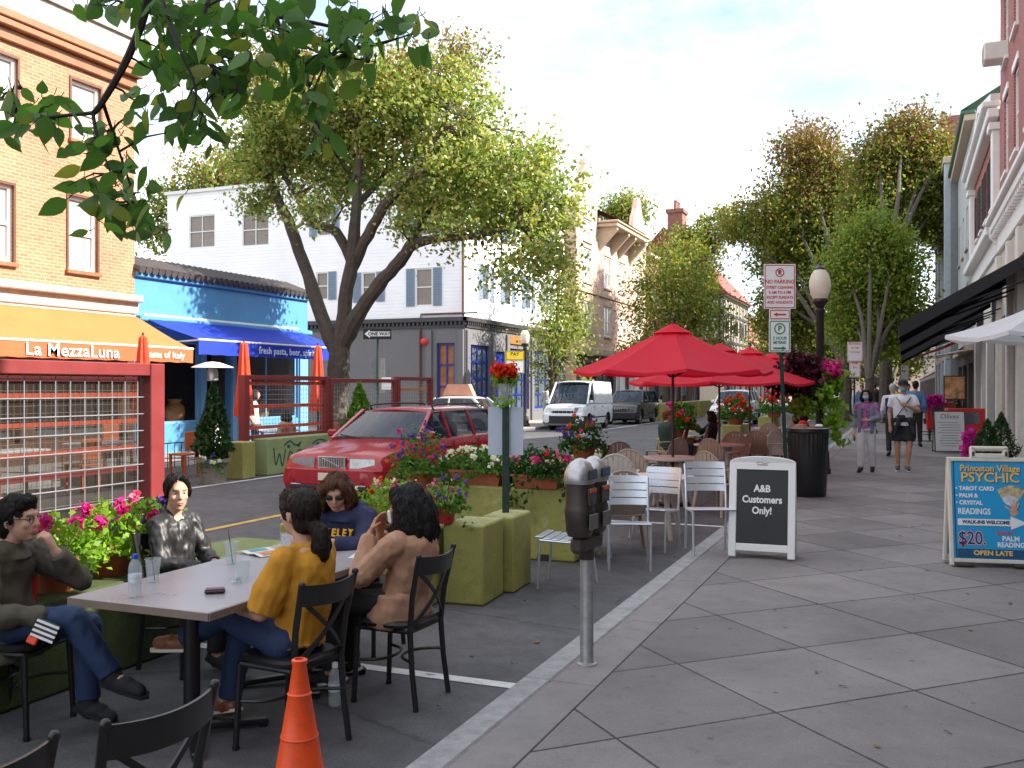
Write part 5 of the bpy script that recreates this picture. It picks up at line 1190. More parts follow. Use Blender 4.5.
# ---- sandwich boards
def board(name, label, loc, rz, w, h, tilt, frame_m, face_m, fw, leg=.05, arch=0., base_t=.03):
    """two hinged leaves; front leaf faces local -y"""
    t = thing(name, label, 'sign', loc, rz); fr = []
    for s in (-1, 1):
        T = Matrix.Translation((0, 0, h)) @ Matrix.Rotation(s * tilt, 4, 'X') @ Matrix.Translation((0, 0, -h))
        if s < 0: T = Matrix.Translation((0, 0, h)) @ Matrix.Rotation(-tilt, 4, 'X') @ Matrix.Translation((0, 0, -h))
        mb = MB(); mb.M = T; hw = w / 2
        for q in (-1, 1): mb.box((q * (hw - fw / 2), 0, (h + 0) / 2), (fw, base_t, h), .006)
        mb.box((0, 0, leg + fw / 2), (w - 2 * fw, base_t * .95, fw), .004)
        if arch > 0:
            pts = [(-hw + fw, h - fw)] + [(hw * math.sin(-PI / 2 + PI * i / 14) * 1.0, h - .002 + arch * math.cos(-PI / 2 + PI * i / 14)) for i in range(15)] + [(hw - fw, h - fw)]
            mb.prism(pts, -base_t / 2 * .96, base_t / 2 * .96, M=Matrix(((1, 0, 0, 0), (0, 0, 1, 0), (0, 1, 0, 0), (0, 0, 0, 1))))
        else: mb.box((0, 0, h - fw / 2), (w - 2 * fw, base_t * .95, fw), .004)
        lf = mb.build('leaf', frame_m, t)
        mb = MB(); mb.M = T; mb.box((0, 0, (leg + fw + h - fw) / 2), (w - 2 * fw, base_t * .5, h - 2 * fw - leg)); mb.build('panel', face_m, lf)
        fr.append((T, lf))
    return t, fr[0][0], fr[0][1]
def face(T, off=.02): return T @ Matrix.Translation((0, -off, 0)) @ Matrix.Rotation(R(90), 4, 'X')
p = P(761, 559, KERB)
t, T, lf = board('sandwich_board', 'white framed black sandwich board reading A&B Customers Only', (p.x, p.y + .12, KERB + .002), R(2), .62, .91, R(9), M['signw'], mat('chalkboard', (.018, .02, .024, 1), .6, var=.3, scale=4), .07, .06, .06)
for i, tx in enumerate(('A&B', 'Customers', 'Only!')):
    mb = MB(); mb.text(tx, face(T, .011) @ Matrix.Translation((0, .655 - i * .105, 0)), .094, .0015, bold=.003, sx=.88); mb.build('lettering', M['signw'], lf, smooth=False)
mb = MB(); mb.M = face(T, .016); mb.tube([(-.05, 0.885, 0), (.05, .885, 0)], .004, 5); mb.tube(smooth_path([(-.06, .9, 0), (-.02, .912, 0), (.02, .898, 0), (.06, .912, 0)], 3), .003, 5); mb.ball((0, .93, 0), (.010, .013, .003), 8, 6); mb.build('emblem', M['copper'], lf)
mb = MB(); mb.M = face(T, .009); mb.ball((.01, .33, 0), (.022, .014, .002), 8, 5); mb.build('chalk_smudge', M['signk'], lf)
# psychic
p = P(990, 567.5, KERB)
M['psyb'] = mat('cyan_sign_board', (.016, .29, .58, 1), .4, var=.05); M['cream2'] = mat('cream_plastic', (.60, .56, .48, 1), .5, var=.08, dirt=.2)
M['gold'] = mat('gold_letter', (.72, .45, .10, 1), .5); M['navy'] = mat('navy_letter', (.01, .02, .09, 1), .5)
t, T, lf = board('sandwich_board', 'turquoise psychic sandwich board with cream frame and handle', (p.x, p.y + .13, KERB + .002), R(11), .73, .985, R(8), M['cream2'], M['psyb'], .035, .03, 0., .045)
mb = MB(); mb.M = T
for q in (-1, 1): mb.box((q * .14, 0, 1.035), (.05, .05, .11), .012)
mb.box((0, 0, 1.07), (.33, .05, .045), .015); mb.box((0, 0, 1.0), (.33, .05, .05), .01); mb.build('handle', M['cream2'], lf)
for q in (-1, 1):
    mb = MB(); mb.M = T; mb.box((q * .14, -.028, 1.02), (.022, .01, .04), .003); mb.build('clasp', M['dgray'], lf)
    mb = MB(); mb.M = T; mb.box((q * .25, 0, .012), (.16, .1, .024), .006); mb.build('foot', M['dgray'], lf)
F_ = face(T, .0125)
def pl(tx, x, y, s, m, sxx=1., al='CENTER', bold=.002, name='lettering', z=.0, sh=0., ext=.001):
    mb = MB(); mb.text(tx, F_ @ Matrix.Translation((x, y, z)), s, ext, al, bold, sh, 1., sxx); return mb.build(name, m, lf, smooth=False)
for tx, x, y, s, m_, sxx, al in (('Princeton Village', 0, .885, .082, 'gold', .92, 'CENTER'), ('PSYCHIC', 0, .80, .125, 'gold', 1.02, 'CENTER'), ('• TAROT CARD', -.30, .70, .05, 'signw', .95, 'LEFT'), ('• PALM &', -.30, .635, .05, 'signw', .95, 'LEFT'), ('• CRYSTAL', -.30, .57, .05, 'signw', .95, 'LEFT'),
                                ('READINGS', -.285, .49, .075, 'signw', .78, 'LEFT'), ('$20.', -.29, .245, .165, 'navy', .82, 'LEFT'), ('Special', .10, .305, .05, 'signr', 1., 'CENTER'), ('PALM', .155, .25, .06, 'signw', 1., 'CENTER'), ('READING', .155, .195, .06, 'signw', .9, 'CENTER')):
    if tx in ('PSYCHIC', 'Princeton Village'): pl(tx, x + .004, y - .004, s, M['navy'], sxx, al, .004, z=-.0006)
    if tx == '$20.':
        pl(tx, x, y, s, M['signr'], sxx, al, .009, z=-.0012); pl(tx, x, y, s, M['signw'], sxx, al, .0055, z=-.0006)
    pl(tx, x, y, s, M[m_], sxx, al, .002 if tx != 'Special' else .001, sh=.3 if tx == 'Special' else 0)
mb = MB(); mb.M = F_; mb.prism([(-.29, .365), (.16, .365), (.16, .335), (.30, .395), (.16, .455), (.16, .425), (-.29, .425)], 0, .003); mb.build('arrow', M['signw'], lf); pl('WALK-INS WELCOME', -.05, .395, .042, M['navy'], .98, z=.0035)
mb = MB(); mb.M = F_; mb.box((0, .118, .001), (.6, .07, .002)); mb.build('band', mat('deep_teal_band', (.008, .07, .16, 1), .5), lf); pl('OPEN LATE', 0, .118, .058, M['gold'], 1.1, z=.0035)
mb = MB(); mb.M = F_
for k in range(5): mb.box((.17 + (k - 2) * .035, .69 - abs(k - 2) * .012, .001 + k * .0006), (.06, .09, .001), M=Matrix.Rotation(-(k - 2) * .22, 3, 'Z'))
mb.build('card_fan', mat('tarot_print', (.45, .36, .2, 1), .5, var=.6, scale=30), lf)
mb = MB(); mb.M = F_; mb.ball((.165, .62, 0), (.068, .068, .003), 18, 6); mb.build('crystal_ball', mat('pale_crystal', (.5, .58, .66, 1), .3, var=.3, scale=12), lf)
mb = MB(); mb.M = F_; mb.ball((.19, .49, .001), (.034, .036, .003), 12, 6)
for a, l_ in ((-.5, .06), (-.22, .075), (.02, .08), (.26, .07), (.95, .055)): mb.cap((.19 - math.sin(a) * .02, .50, .001), (.19 - math.sin(a) * (.03 + l_), .49 + math.cos(a) * (.03 + l_), .001), .009, .007, 6)
mb.build('open_palm', mat('palm_print', (.55, .32, .22, 1), .5), lf)
mb = MB(); mb.M = F_
for q in ((0, .95, .62, .008), (0, .075, .62, .008)): mb.box((q[0], q[1], .0005), (q[2], q[3], .001))
for s in (-1, 1): mb.box((s * .31, .51, .0005), (.008, .87, .001))
mb.build('border', M['navy'], lf)
# menu board farther on, picture boards, easel
p = P(949, 452.5, KERB); p2 = (p.x, p.y, KERB)
t, T, lf = board('sandwich_board', 'white menu sandwich board with black frame on the right sidewalk', p2, R(14), .74, 1.04, R(7), M['signk'], M['signw'], .022, .02, 0., .03)
F_ = face(T, .0085); pl('Olives', 0, .9, .17, mat('plum_letter', (.10, .07, .14, 1), .5), 1.05, bold=0, sh=.2)
mb = MB(); mb.M = F_
for k in range(10): mb.box((random.uniform(-.04, .04), .75 - k * .065, .0005), (random.uniform(.3, .56), .014, .001))
mb.build('menu_lines', mat('gray_print', (.22, .22, .24, 1), .6), lf)
p = P(927, 441, KERB); t, T, lf = board('sandwich_board', 'white sandwich board with a dark drawing behind the menu board', (p.x, p.y, KERB), R(18), .62, 1.1, R(7), M['signw'], M['signw'], .03, .02, 0., .03)
F_ = face(T, .0085); mb = MB(); mb.M = F_; mb.prism([(-.12, .52), (-.02, .5), (.12, .56), (.16, .7), (.05, .78), (-.05, .72), (-.14, .66)], 0, .002); mb.box((0, .28, .001), (.42, .03, .002)); mb.box((0, .2, .001), (.3, .025, .002)); mb.box((0, .9, .001), (.36, .03, .002)); mb.build('drawing', mat('dark_print', (.04, .045, .06, 1), .5), lf)
t = thing('easel_poster', 'orange food poster on a tall easel by the storefronts', 'poster', (1.35, 31.2, KERB), R(12))
mb = MB(); mb.box((0, 0, 1.62), (.62, .03, .72), .005); mb.build('frame', M['brown'], t); mb = MB(); mb.box((0, -.018, 1.62), (.55, .006, .65)); mb.build('picture', mat('food_poster', (.9, .5, .26, 1), .4, var=.8, scale=5), t)
for x, y in ((-.25, 0), (.25, 0), (0, .45)): mb = MB(); mb.tube([(x * 1.2, y, 0), (x * .7, .02, 1.3)], .018, 6); mb.build('leg', M['brown'], t)
mb = MB(); mb.box((0, 0, .95), (.56, .02, .12)); mb.build('caption', M['signw'], t)
# ---- sign post with three plates
sp0 = PD(788, 400, 13.4); sp0 = Vector((-1.66, sp0.y, KERB)) if sp0.x < -1.9 else Vector((sp0.x, sp0.y, KERB))
t = thing('sign_post', 'green post with three parking signs between umbrellas and litter bin', 'sign post', sp0, TH)
lean = -.012
mb = MB(); mb.M = Matrix.Shear('XY', 4, (lean, 0)) if False else Matrix(((1, 0, -.045, .0), (0, 1, 0, 0), (0, 0, 1, 0), (0, 0, 0, 1)))
mb.box((0, .012, 1.55), (.05, .03, 3.1), .004); mb.box((0, -.006, 1.55), (.022, .012, 3.08)); mb.build('post', M['greenpost'], t)
def plate(t, cx, z0, z1, w, frame_m, rows, ring_=None, arrow=0, y=-.03, seed=0, name='sign_plate'):
    mb = MB(); mb.box((cx, y, (z0 + z1) / 2), (w, .004, z1 - z0), .002); o = mb.build(name, M['signw'], t)
    mb = MB(); b_ = .012; e = .018; yy = y - .003
    for zz in (z0 + e, z1 - e): mb.box((cx, yy, zz), (w - 2 * e, .002, b_))
    for s in (-1, 1): mb.box((cx + s * (w / 2 - e), yy, (z0 + z1) / 2), (b_, .002, z1 - z0 - 2 * e - b_))
    mb.build('border', frame_m, o)
    Fr = lambda x, z: Matrix.Translation((x, yy - .001, z)) @ Matrix.Rotation(R(90), 4, 'X')
    for tx, z, s, sxx in rows:
        mb = MB(); mb.text(tx, Fr(cx, z), s, .001, bold=.0015, sx=sxx); mb.build('lettering', frame_m, o, smooth=False)
    if ring_:
        z, r_ = ring_; mb = MB(); mb.M = Fr(cx, z); mb.lathe([(r_ * .78, 0), (r_, 0), (r_, .002), (r_ * .78, .002), (r_ * .78, 0)], 24); mb.build('ring', frame_m, o)
        mb = MB(); mb.text('P', Fr(cx, z), r_ * 1.3, .001, bold=.004); mb.build('symbol', M['signk'] if frame_m is M['signr'] else frame_m, o, smooth=False)
        if frame_m is M['signr']: mb = MB(); mb.M = Fr(cx, z) @ Matrix.Rotation(R(-45), 4, 'Z'); mb.box((0, 0, .003), (2 * r_ * .9, r_ * .2, .002)); mb.build('bar', frame_m, o)
    if arrow:
        z = arrow[1]; s = arrow[0]; mb = MB(); mb.M = Fr(cx, z); mb.prism([(s * .3 * w, 0), (s * .12 * w, .03), (s * .12 * w, .012), (-s * .3 * w, .012), (-s * .3 * w, -.012), (s * .12 * w, -.012), (s * .12 * w, -.03)], 0, .002); mb.build('arrow', frame_m, o)
    return o
cx = -.125
plate(t, cx, 2.74, 3.37, .45, M['signr'], [('NO PARKING', 3.12, .075, .9), ('STREET CLEANING', 3.04, .055, .82), ('8 AM TO 6 PM', 2.97, .055, .9), ('EXCEPT SUNDAYS', 2.90, .055, .82), ('AND HOLIDAYS', 2.83, .055, .9)], (3.25, .062))
plate(t, cx, 2.585, 2.735, .30, M['signr'], [], None, (-1, 2.66))
plate(t, cx, 2.13, 2.58, .305, M['signg'], [('2 HOUR', 2.325, .06, .9), ('METERED', 2.265, .055, .8)], (2.46, .08), (1, 2.185))
def far_sign(label, px, D, ytop, w, h, m_, rows, n2=None, x=None):
    p = PD(px, 387, D); t = thing('sign_post', label, 'sign post', (p.x, p.y, KERB), TH); zt = HC + (YH - ytop) / F * D - KERB
    mb = MB(); mb.box((0, .012, zt / 2), (.05, .03, zt)); mb.build('post', M['greenpost'], t)
    plate(t, 0, zt - h, zt, w, m_, rows)
    if n2: plate(t, 0, zt - h - n2[1] - .02, zt - h - .02, n2[0], n2[2], n2[3])
    return t
far_sign('green post with pinkish parking signs behind the street lamp', 854.5, 29, 342, .47, .6, M['signr'], [('NO', .0, .01, 1)] and [('NO STOPPING', 2.95, .06, .9), ('ANY TIME', 2.83, .06, .9), ('TOW ZONE', 2.7, .06, .9)], (.34, .46, M['signr'], [('2 HR', 2.36, .1, .9), ('8-6', 2.24, .1, .9)]))
t = far_sign('distant post with small yellow sign over a white one', 904.5, 60, 356, .6, .55, M['signk'], [], (.5, 1., M['signk'], [('P', 2.6, .3, 1)]))
for o in t.children:
    if o.name.startswith('sign_plate'):
        o.data = o.data.copy(); o.data.materials[0] = mat('sign_amber', (.75, .33, .02, 1), .5); break
t = far_sign('yellow and white parking sign before the blue shop windows across the street', 515, 37.8, 351, .72, .36, M['signk'], [('PAY', 2.95, .2, 1)], (.72, .5, M['signk'], [('P', 2.45, .4, 1)]))
o = [c for c in t.children if c.name.startswith('sign_plate')][0]; o.data.materials[0] = mat('sign_yellow', (.75, .55, .02, 1), .5)
# one way sign
p = Vector((-15.35, 26.0, KERB)); t = thing('one_way_sign', 'black one way arrow sign on a post at the far side street corner', 'sign', p, R(20)); zt = 3.48
mb = MB(); mb.tube([(0, .02, 0), (0, .02, zt)], .035, 8); mb.build('post', M['greenpost'], t)
mb = MB(); mb.box((0, -.03, zt - .17), (.9, .006, .34), .003); o = mb.build('sign_plate', M['signk'], t)
mb = MB(); mb.M = Matrix.Translation((0, -.035, zt - .17)) @ Matrix.Rotation(R(90), 4, 'X'); mb.prism([(-.41, 0), (-.24, .13), (-.24, .075), (.40, .075), (.40, -.075), (-.24, -.075), (-.24, -.13)], 0, .002); mb.build('arrow', M['signw'], o)
mb = MB(); mb.text('ONE WAY', Matrix.Translation((.06, -.0385, zt - .17)) @ Matrix.Rotation(R(90), 4, 'X'), .15, .001, bold=.003); mb.build('lettering', M['signk'], o, smooth=False)
mb = MB(); mb.box((.0, .06, 2.0), (.45, .006, 1.1), .003); mb.build('sign_back', M['zinc'], t); mb = MB(); mb.box((.28, -.03, 1.75), (.3, .006, .38), .003); mb.build('sign_plate', M['signw'], t)
# white sign board with its back to the camera, bouquet on the post
sgp = Vector((-3.3, 7.82, 0)); t = thing('sign_post', 'pale blank sign back on a dark green post before the red station wagon', 'sign post', sgp, TH)
mb = MB(); mb.box((0, -.012, .82), (.062, .03, 1.62), .004); mb.build('post', M['greenpost'], t)
mb = MB(); mb.box((0, .008, 1.385), (.315, .004, .43), .002); mb.build('sign_plate', mat('pale_blue_sign_back', (.50, .56, .66, 1), .4, .2, var=.06), t)
# ---- street lamps
def street_lamp(label, loc, h=3.92, s=1.):
    t = thing('street_lamp', label, 'street lamp', loc, 0, 'acorn street lamps'); b_ = M['black']
    mb = MB(); mb.lathe([(.2, 0), (.2, .08), (.17, .12), (.16, .4), (.13, .46), (.1, .55), (.085, .62), (.08, .8), (.072, h - .95), (.085, h - .93), (.085, h - .88), (.065, h - .86), (.1, h - .80), (.15, h - .74), (.15, h - .70), (.12, h - .68)], 16, mod=lambda a, z: 1 + (.05 * math.cos(8 * a) if z < h - 1 and z > .1 else 0)); mb.build('post', mat('speckled_black_iron', (.014, .015, .015, 1), .4, var=.3, scale=30, dirt=.3), t)
    mb = MB(); mb.lathe([(.12, h - .70), (.17, h - .6), (.2, h - .46), (.195, h - .34), (.16, h - .22), (.11, h - .15), (.085, h - .13)], 20); mb.build('globe', mat('frosted_lamp_globe', (.8, .75, .64, 1), .25, var=.1, scale=5, trans=.4), t)
    mb = MB(); mb.lathe([(.1, h - .135), (.1, h - .11), (.06, h - .07), (.03, h - .05), (.018, h), (0, h + .01)], 14); mb.build('finial', b_, t)
    t.scale = (s, s, s); return t
street_lamp('nearest acorn street lamp beside the litter bin and hanging flowers', (-1.5, 18.9, KERB), 4.0)
street_lamp('acorn street lamp before the white building\'s gray storefront', (-14.7, 36.9, KERB), 4.15)
# ---- litter bin
t = thing('litter_bin', 'ribbed black litter bin at the kerb before the street lamp', 'litter bin', (-1.36, 14.95, KERB))
mb = MB(); mb.lathe([(.25, 0), (.265, .03), (.28, .5), (.295, .95), (.31, .97), (.31, 1.02), (.28, 1.03), (.265, .97), (.25, .5)], 60, mod=lambda a, z: 1 + (.022 * math.cos(30 * a) if .05 < z < .96 else 0)); mb.build('body', M['black'], t)
mb = MB()
for k in range(9): mb.box((random.uniform(-.17, .17), random.uniform(-.15, .15), 1.0 + random.uniform(-.01, .05)), (random.uniform(.1, .2), random.uniform(.08, .14), .05), .01, rz=random.uniform(0, 3))
mb.build('rubbish', mat('cardboard_rubbish', (.28, .15, .08, 1), .8, var=.5, scale=9), t); mb = MB(); mb.box((.17, -.1, 1.06), (.1, .1, .05), .02, rz=.4); mb.build('white_paper', M['signw'], t)
# ---- green concrete blocks
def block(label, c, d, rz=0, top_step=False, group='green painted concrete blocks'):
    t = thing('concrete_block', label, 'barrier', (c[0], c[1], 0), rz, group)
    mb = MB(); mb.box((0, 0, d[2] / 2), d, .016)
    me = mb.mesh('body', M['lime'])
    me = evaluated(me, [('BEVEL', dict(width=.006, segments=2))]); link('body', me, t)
    if min(d[:2]) < .45 or d[0] < .9: return t
    mb = MB()
    for s in (-1, 1): mb.box((s * d[0] * .3, 0, .035), (.16, d[1] + .004, .07), .004)
    mb.build('lifting_slot', M['dark'], t)
    return t
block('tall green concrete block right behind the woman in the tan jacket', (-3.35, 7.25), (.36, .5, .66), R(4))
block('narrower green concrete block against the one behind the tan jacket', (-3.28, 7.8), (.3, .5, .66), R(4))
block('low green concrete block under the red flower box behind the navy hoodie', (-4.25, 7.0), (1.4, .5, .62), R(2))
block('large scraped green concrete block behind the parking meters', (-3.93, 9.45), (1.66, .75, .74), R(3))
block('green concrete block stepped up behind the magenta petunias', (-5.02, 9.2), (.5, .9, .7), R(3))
block('turf green concrete block under the magenta geraniums by the wire panel', (-4.78, 4.0), (.5, 4.6, .56), 0).children[0].data.materials[0] = mat('green_turf_covering', (.05, .07, .02, 1), .95, var=.35, scale=14, bump=1., bscale=120)
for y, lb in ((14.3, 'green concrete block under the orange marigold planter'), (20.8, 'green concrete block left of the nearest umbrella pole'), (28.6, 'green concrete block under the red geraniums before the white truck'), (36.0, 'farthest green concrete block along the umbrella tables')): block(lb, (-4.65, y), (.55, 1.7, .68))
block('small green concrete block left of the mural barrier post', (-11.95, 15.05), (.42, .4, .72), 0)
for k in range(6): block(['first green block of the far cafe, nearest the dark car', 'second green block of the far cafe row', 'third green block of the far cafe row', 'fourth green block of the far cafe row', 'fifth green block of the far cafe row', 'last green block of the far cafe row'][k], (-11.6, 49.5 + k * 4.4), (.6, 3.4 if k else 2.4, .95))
mural = block('pale green mural block with dark painted scrollwork', (-12.0, 16.95), (.4, 2.5, .74), 0)
mural.children[0].data.materials[0] = mat('pale_green_concrete', (.24, .30, .13, 1), .75, var=.15, scale=4, dirt=.2)
mb = MB(); mb.M = M4((.203, 0, 0), (0, 1, 0), (0, 0, 1))
for pts in ([(-1.05, .55), (-.98, .2), (-.86, .42), (-.76, .16), (-.66, .5)], [(-.6, .2), (-.5, .44), (-.38, .3), (-.5, .16)], [(-.28, .2), (-.24, .42), (-.1, .44), (-.08, .2)], [(.05, .3), (.2, .42), (.24, .2), (.42, .5)], [(.5, .5), (.55, .2), (.75, .2), (.82, .34), (.65, .4)], [(.85, .6), (.9, .3), (1.1, .22)], [(-.7, .58), (-.5, .66), (-.3, .56), (-.1, .62)], [(.3, .56), (.55, .64), (.8, .6)]):
    mb.tube(smooth_path([(x, z, 0) for x, z in pts], 5), .02, 5, flat=.2)
for x, z in ((-.55, .55), (-.2, .56), (.5, .55), (.7, .5)): mb.ball((x, z, 0), (.06, .04, .003), 8, 5)
mb.build('painted_scrollwork', mat('dark_green_paint', (.02, .07, .045, 1), .6), mural)
# ---- wire panel fences
def wire_panel(name, label, x, ya, yb, z0, z1, post=.1, cell=.11, bars=(), barm=None, group=None, wr=.0035, glaze=False):
    t = thing(name, label, 'fence', (x, ya, 0), 0, group); W = yb - ya
    for y in (post / 2, W - post / 2): mb = MB(); mb.box((0, y, z1 / 2), (post, post, z1), .006); mb.build('post', M['redw'], t)
    mb = MB(); mb.box((0, W / 2, z1 - .045), (post * .9, W - 2 * post, .09), .006); mb.build('top_rail', M['redw'], t)
    mb = MB(); mb.box((0, W / 2, z0 + .04), (post * .9, W - 2 * post, .08), .006); mb.build('bottom_rail', M['redw'], t)
    mb = MB(); n = int((W - 2 * post) / cell)
    for i in range(n): y = post + (W - 2 * post) * (i + .5) / n; mb.tube([(0, y, z0 + .06), (0, y, z1 - .07)], wr, 5, cap=False)
    m_ = int((z1 - z0) / cell)
    for i in range(1, m_): z = z0 + (z1 - z0) * i / m_; mb.tube([(.007, post, z), (.007, W - post, z)], wr, 5, cap=False)
    mb.build('wire_mesh', M['wire'], t, fix=False)
    if glaze: mb = MB(); mb.box((-.025, W / 2, (z0 + z1) / 2), (.004, W - 2 * post - .01, z1 - z0 - .18)); mb.build('clear_sheet', glassmat('dusty_clear_sheet', (.035, .027, .02, 1), .42, .3), t)
    for z in bars: mb = MB(); mb.box((-.03, W / 2, z), (.02, W - 2 * post - .01, .07), .004); mb.build('slat', barm or M['signr'], t)
    return t
wire_panel('wire_fence', 'large near wire panel in a dark red wooden frame at left', -5.12, 1.4, 5.5, .25, 1.95, .14, .118, (), wr=.0042, glaze=True)
M['ored'] = mat('orange_red_slat', (.62, .07, .02, 1), .55, var=.08); M['oyel'] = mat('amber_slat', (.66, .24, .03, 1), .55, var=.08)
wire_panel('wire_fence', 'red framed wire panel with orange slats above the mural block', -12.22, 15.42, 18.45, .72, 2.02, .16, .1, (.95, 1.38, 1.86), M['ored'], 'far parklet wire panels')
wire_panel('wire_fence', 'plain red framed wire panel behind the light green cypress', -12.22, 18.5, 21.6, .72, 1.98, .12, .1, (), None, 'far parklet wire panels')
wire_panel('wire_fence', 'red framed wire panel with amber slats behind the red wagon', -12.22, 21.62, 23.6, .72, 2.05, .14, .1, (1.1, 1.72), M['oyel'], 'far parklet wire panels')
wire_panel('wire_fence', 'red framed wire panel of the restaurant parklet, seen through the near one', -12.22, 8.2, 13.2, .35, 1.95, .14, .11, (.75, 1.2, 1.65), M['ored'], 'far parklet wire panels')
t = thing('hoop_fence', 'low black hoop wire fence along the restaurant sidewalk', 'fence', (-13.8, 12.5, KERB)); mb = MB()
for k in range(24):
    mb.tube([(0, k * .2, 0), (0, k * .2, .5)], .008, 5)
mb.build('uprights', M['black'], t); mb = MB(); mb.tube([(0, 0, .5), (0, 4.6, .5)], .012, 6); mb.tube([(0, 0, .12), (0, 4.6, .12)], .008, 6); mb.build('rail', M['black'], t)
# ---- patio heater, closed umbrellas, dining set across the street
t = thing('patio_heater', 'white mushroom patio heater behind the potted cypress', 'heater', (-14.6, 17.4, KERB))
mb = MB(); mb.lathe([(.0, 2.22), (.16, 2.2), (.45, 2.1), (.47, 2.08), (.44, 2.085), (.15, 2.15)], 28); mb.build('reflector', M['signw'], t)
mb = MB(); mb.lathe([(.1, 1.78), (.13, 1.8), (.12, 2.0), (.08, 2.08), (.02, 2.15)], 18); mb.build('burner', M['steel'], t)
mb = MB(); mb.tube([(0, 0, .8), (0, 0, 1.8)], .035, 10); mb.build('pole', M['steel'], t); mb = MB(); mb.lathe([(.24, 0), (.24, .1), (.2, .12), (.19, .8), (.05, .84)], 20); mb.build('tank_housing', M['signw'], t)
M['umbo'] = mat('orange_red_umbrella_cloth', (.72, .07, .02, 1), .75, var=.1, trans=.2)
for i, (px, x, zt, zb) in enumerate(((143, -13.2, 2.75, 1.2), (244, -13.0, 2.74, 1.17), (318, -13.0, 2.78, 1.2))):
    q = onX(px, 380, x); t = thing('closed_umbrella', ['closed red umbrella behind the near wire panel at the orange awning', 'closed red umbrella standing before the blue shop window', 'closed red umbrella beside the street tree trunk'][i], 'umbrella', (x, q.y, KERB), i * .7, 'closed red umbrellas')
    zt -= KERB; zb -= KERB
    mb = MB(); mb.lathe([(.02, zt), (.07, zt - .05), (.1, zt - .35), (.14, zt - .9), (.17, zb + .25), (.19, zb), (.15, zb + .02), (.05, zb + .3)], 32, mod=lambda a, z: 1 + .17 * math.cos(8 * a + 1.5 * z)); mb.build('folded_canopy', M['umbo'], t)
    mb = MB(); mb.tube([(0, 0, 0), (0, 0, zt + .05)], .022, 8); mb.build('pole', M['pole'], t); mb = MB(); mb.lathe([(.26, 0), (.26, .05), (.05, .09), (.04, .3)], 16); mb.build('base', M['black'], t)
M['orangew'] = mat('orange_wood', (.42, .10, .03, 1), .55, var=.2)
def wood_chair(label, loc, rz, m_=None):
    t = thing('wooden_chair', label, 'chair', loc, rz, 'wooden chairs of the far parklet'); m_ = m_ or M['orangew']
    mb = MB(); mb.box((0, 0, .45), (.42, .42, .04), .01); mb.build('seat', m_, t); mb = MB(); mb.box((0, -.2, .72), (.42, .03, .36), .01); mb.build('backrest', m_, t)
    for x in (-.18, .18):
        for y in (-.18, .18): mb = MB(); mb.box((x, y, .215), (.04, .04, .43)); mb.build('leg', m_, t)
    return t
for i, (x, y, rz) in enumerate(((-13.0, 12.2, 90), (-14.6, 14.6, -90), (-13.2, 14.9, 90), (-13.1, 18.0, 90), (-13.4, 20.3, 200), (-12.9, 10.2, 30))): wood_chair(['orange wooden chair behind the restaurant wire panel', 'orange wooden chair left of the potted cypress', 'orange wooden chair under the closed red umbrella row', 'orange wooden chair behind the panel above the mural', 'orange wooden chair by the street tree trunk', 'orange wooden chair at the near end of the restaurant parklet'][i], (x, y, KERB if x < -14 else 0), R(rz))
for i, (x, y) in enumerate(((-13.8, 13.4), (-13.9, 18.7), (-13.4, 11.0))):
    t = thing('cafe_table', ['white topped cafe table behind the hoop fence', 'white topped cafe table behind the mural panel', 'white topped cafe table at the restaurant parklet'][i], 'table', (x, y, 0 if x > -14 else KERB), 0, 'white cafe tables across the street')
    mb = MB(); mb.box((0, 0, .74), (.7, 1.2, .04), .01); mb.build('tabletop', M['signw'], t)
    for s in (-1, 1): mb = MB(); mb.tube([(0, s * .4, 0), (0, s * .4, .72)], .04, 8); mb.build('leg', M['black'], t)
t = thing('rolled_blind', 'magenta tulle bow tied beside the boxwood pots', 'bow', (1.15, 20.6, KERB))
t.name = 'tulle_bow'; pts = np.concatenate([rng.normal(size=(260, 3)) * (.05, .05, .13) + (0, 0, .42), rng.normal(size=(120, 3)) * (.06, .05, .04) + (0, 0, .66)])
M['tulle'] = leafmat('magenta_tulle', ['#c02a9a', '#d838b0', '#a81f88'], .4); link('tulle', leaves_mesh('tulle', pts, .12, M['tulle'], aspect=.9), t)
t = thing('tulle_bow', 'bright magenta bow on the red box by the picture board', 'bow', (.72, 31.0, KERB + 1.22)); pts = rng.normal(size=(260, 3)) * (.13, .08, .06); link('tulle', leaves_mesh('tulle', pts, .17, M['tulle'], aspect=.9), t)
for i, (x, y, w_, h_) in enumerate(((.95, 31.6, .8, 1.18), (1.5, 29.0, .95, 1.05))):
    t = thing('display_case', ['red newspaper box under the magenta bow', 'red display case behind the white menu board'][i], 'box', (x, y, KERB), R(10))
    mb = MB(); mb.box((0, 0, h_ * .65), (w_, .45, h_ * .7), .02); mb.build('body', mat('red_enamel_box', (.55, .02, .02, 1), .35), t); mb = MB(); mb.box((0, -.23, h_ * .75), (w_ * .7, .02, h_ * .3), .005); mb.build('window', M['pane'], t)
    for s in (-1, 1): mb = MB(); mb.box((s * w_ * .4, 0, h_ * .15), (.06, .4, h_ * .3)); mb.build('leg', M['black'], t)
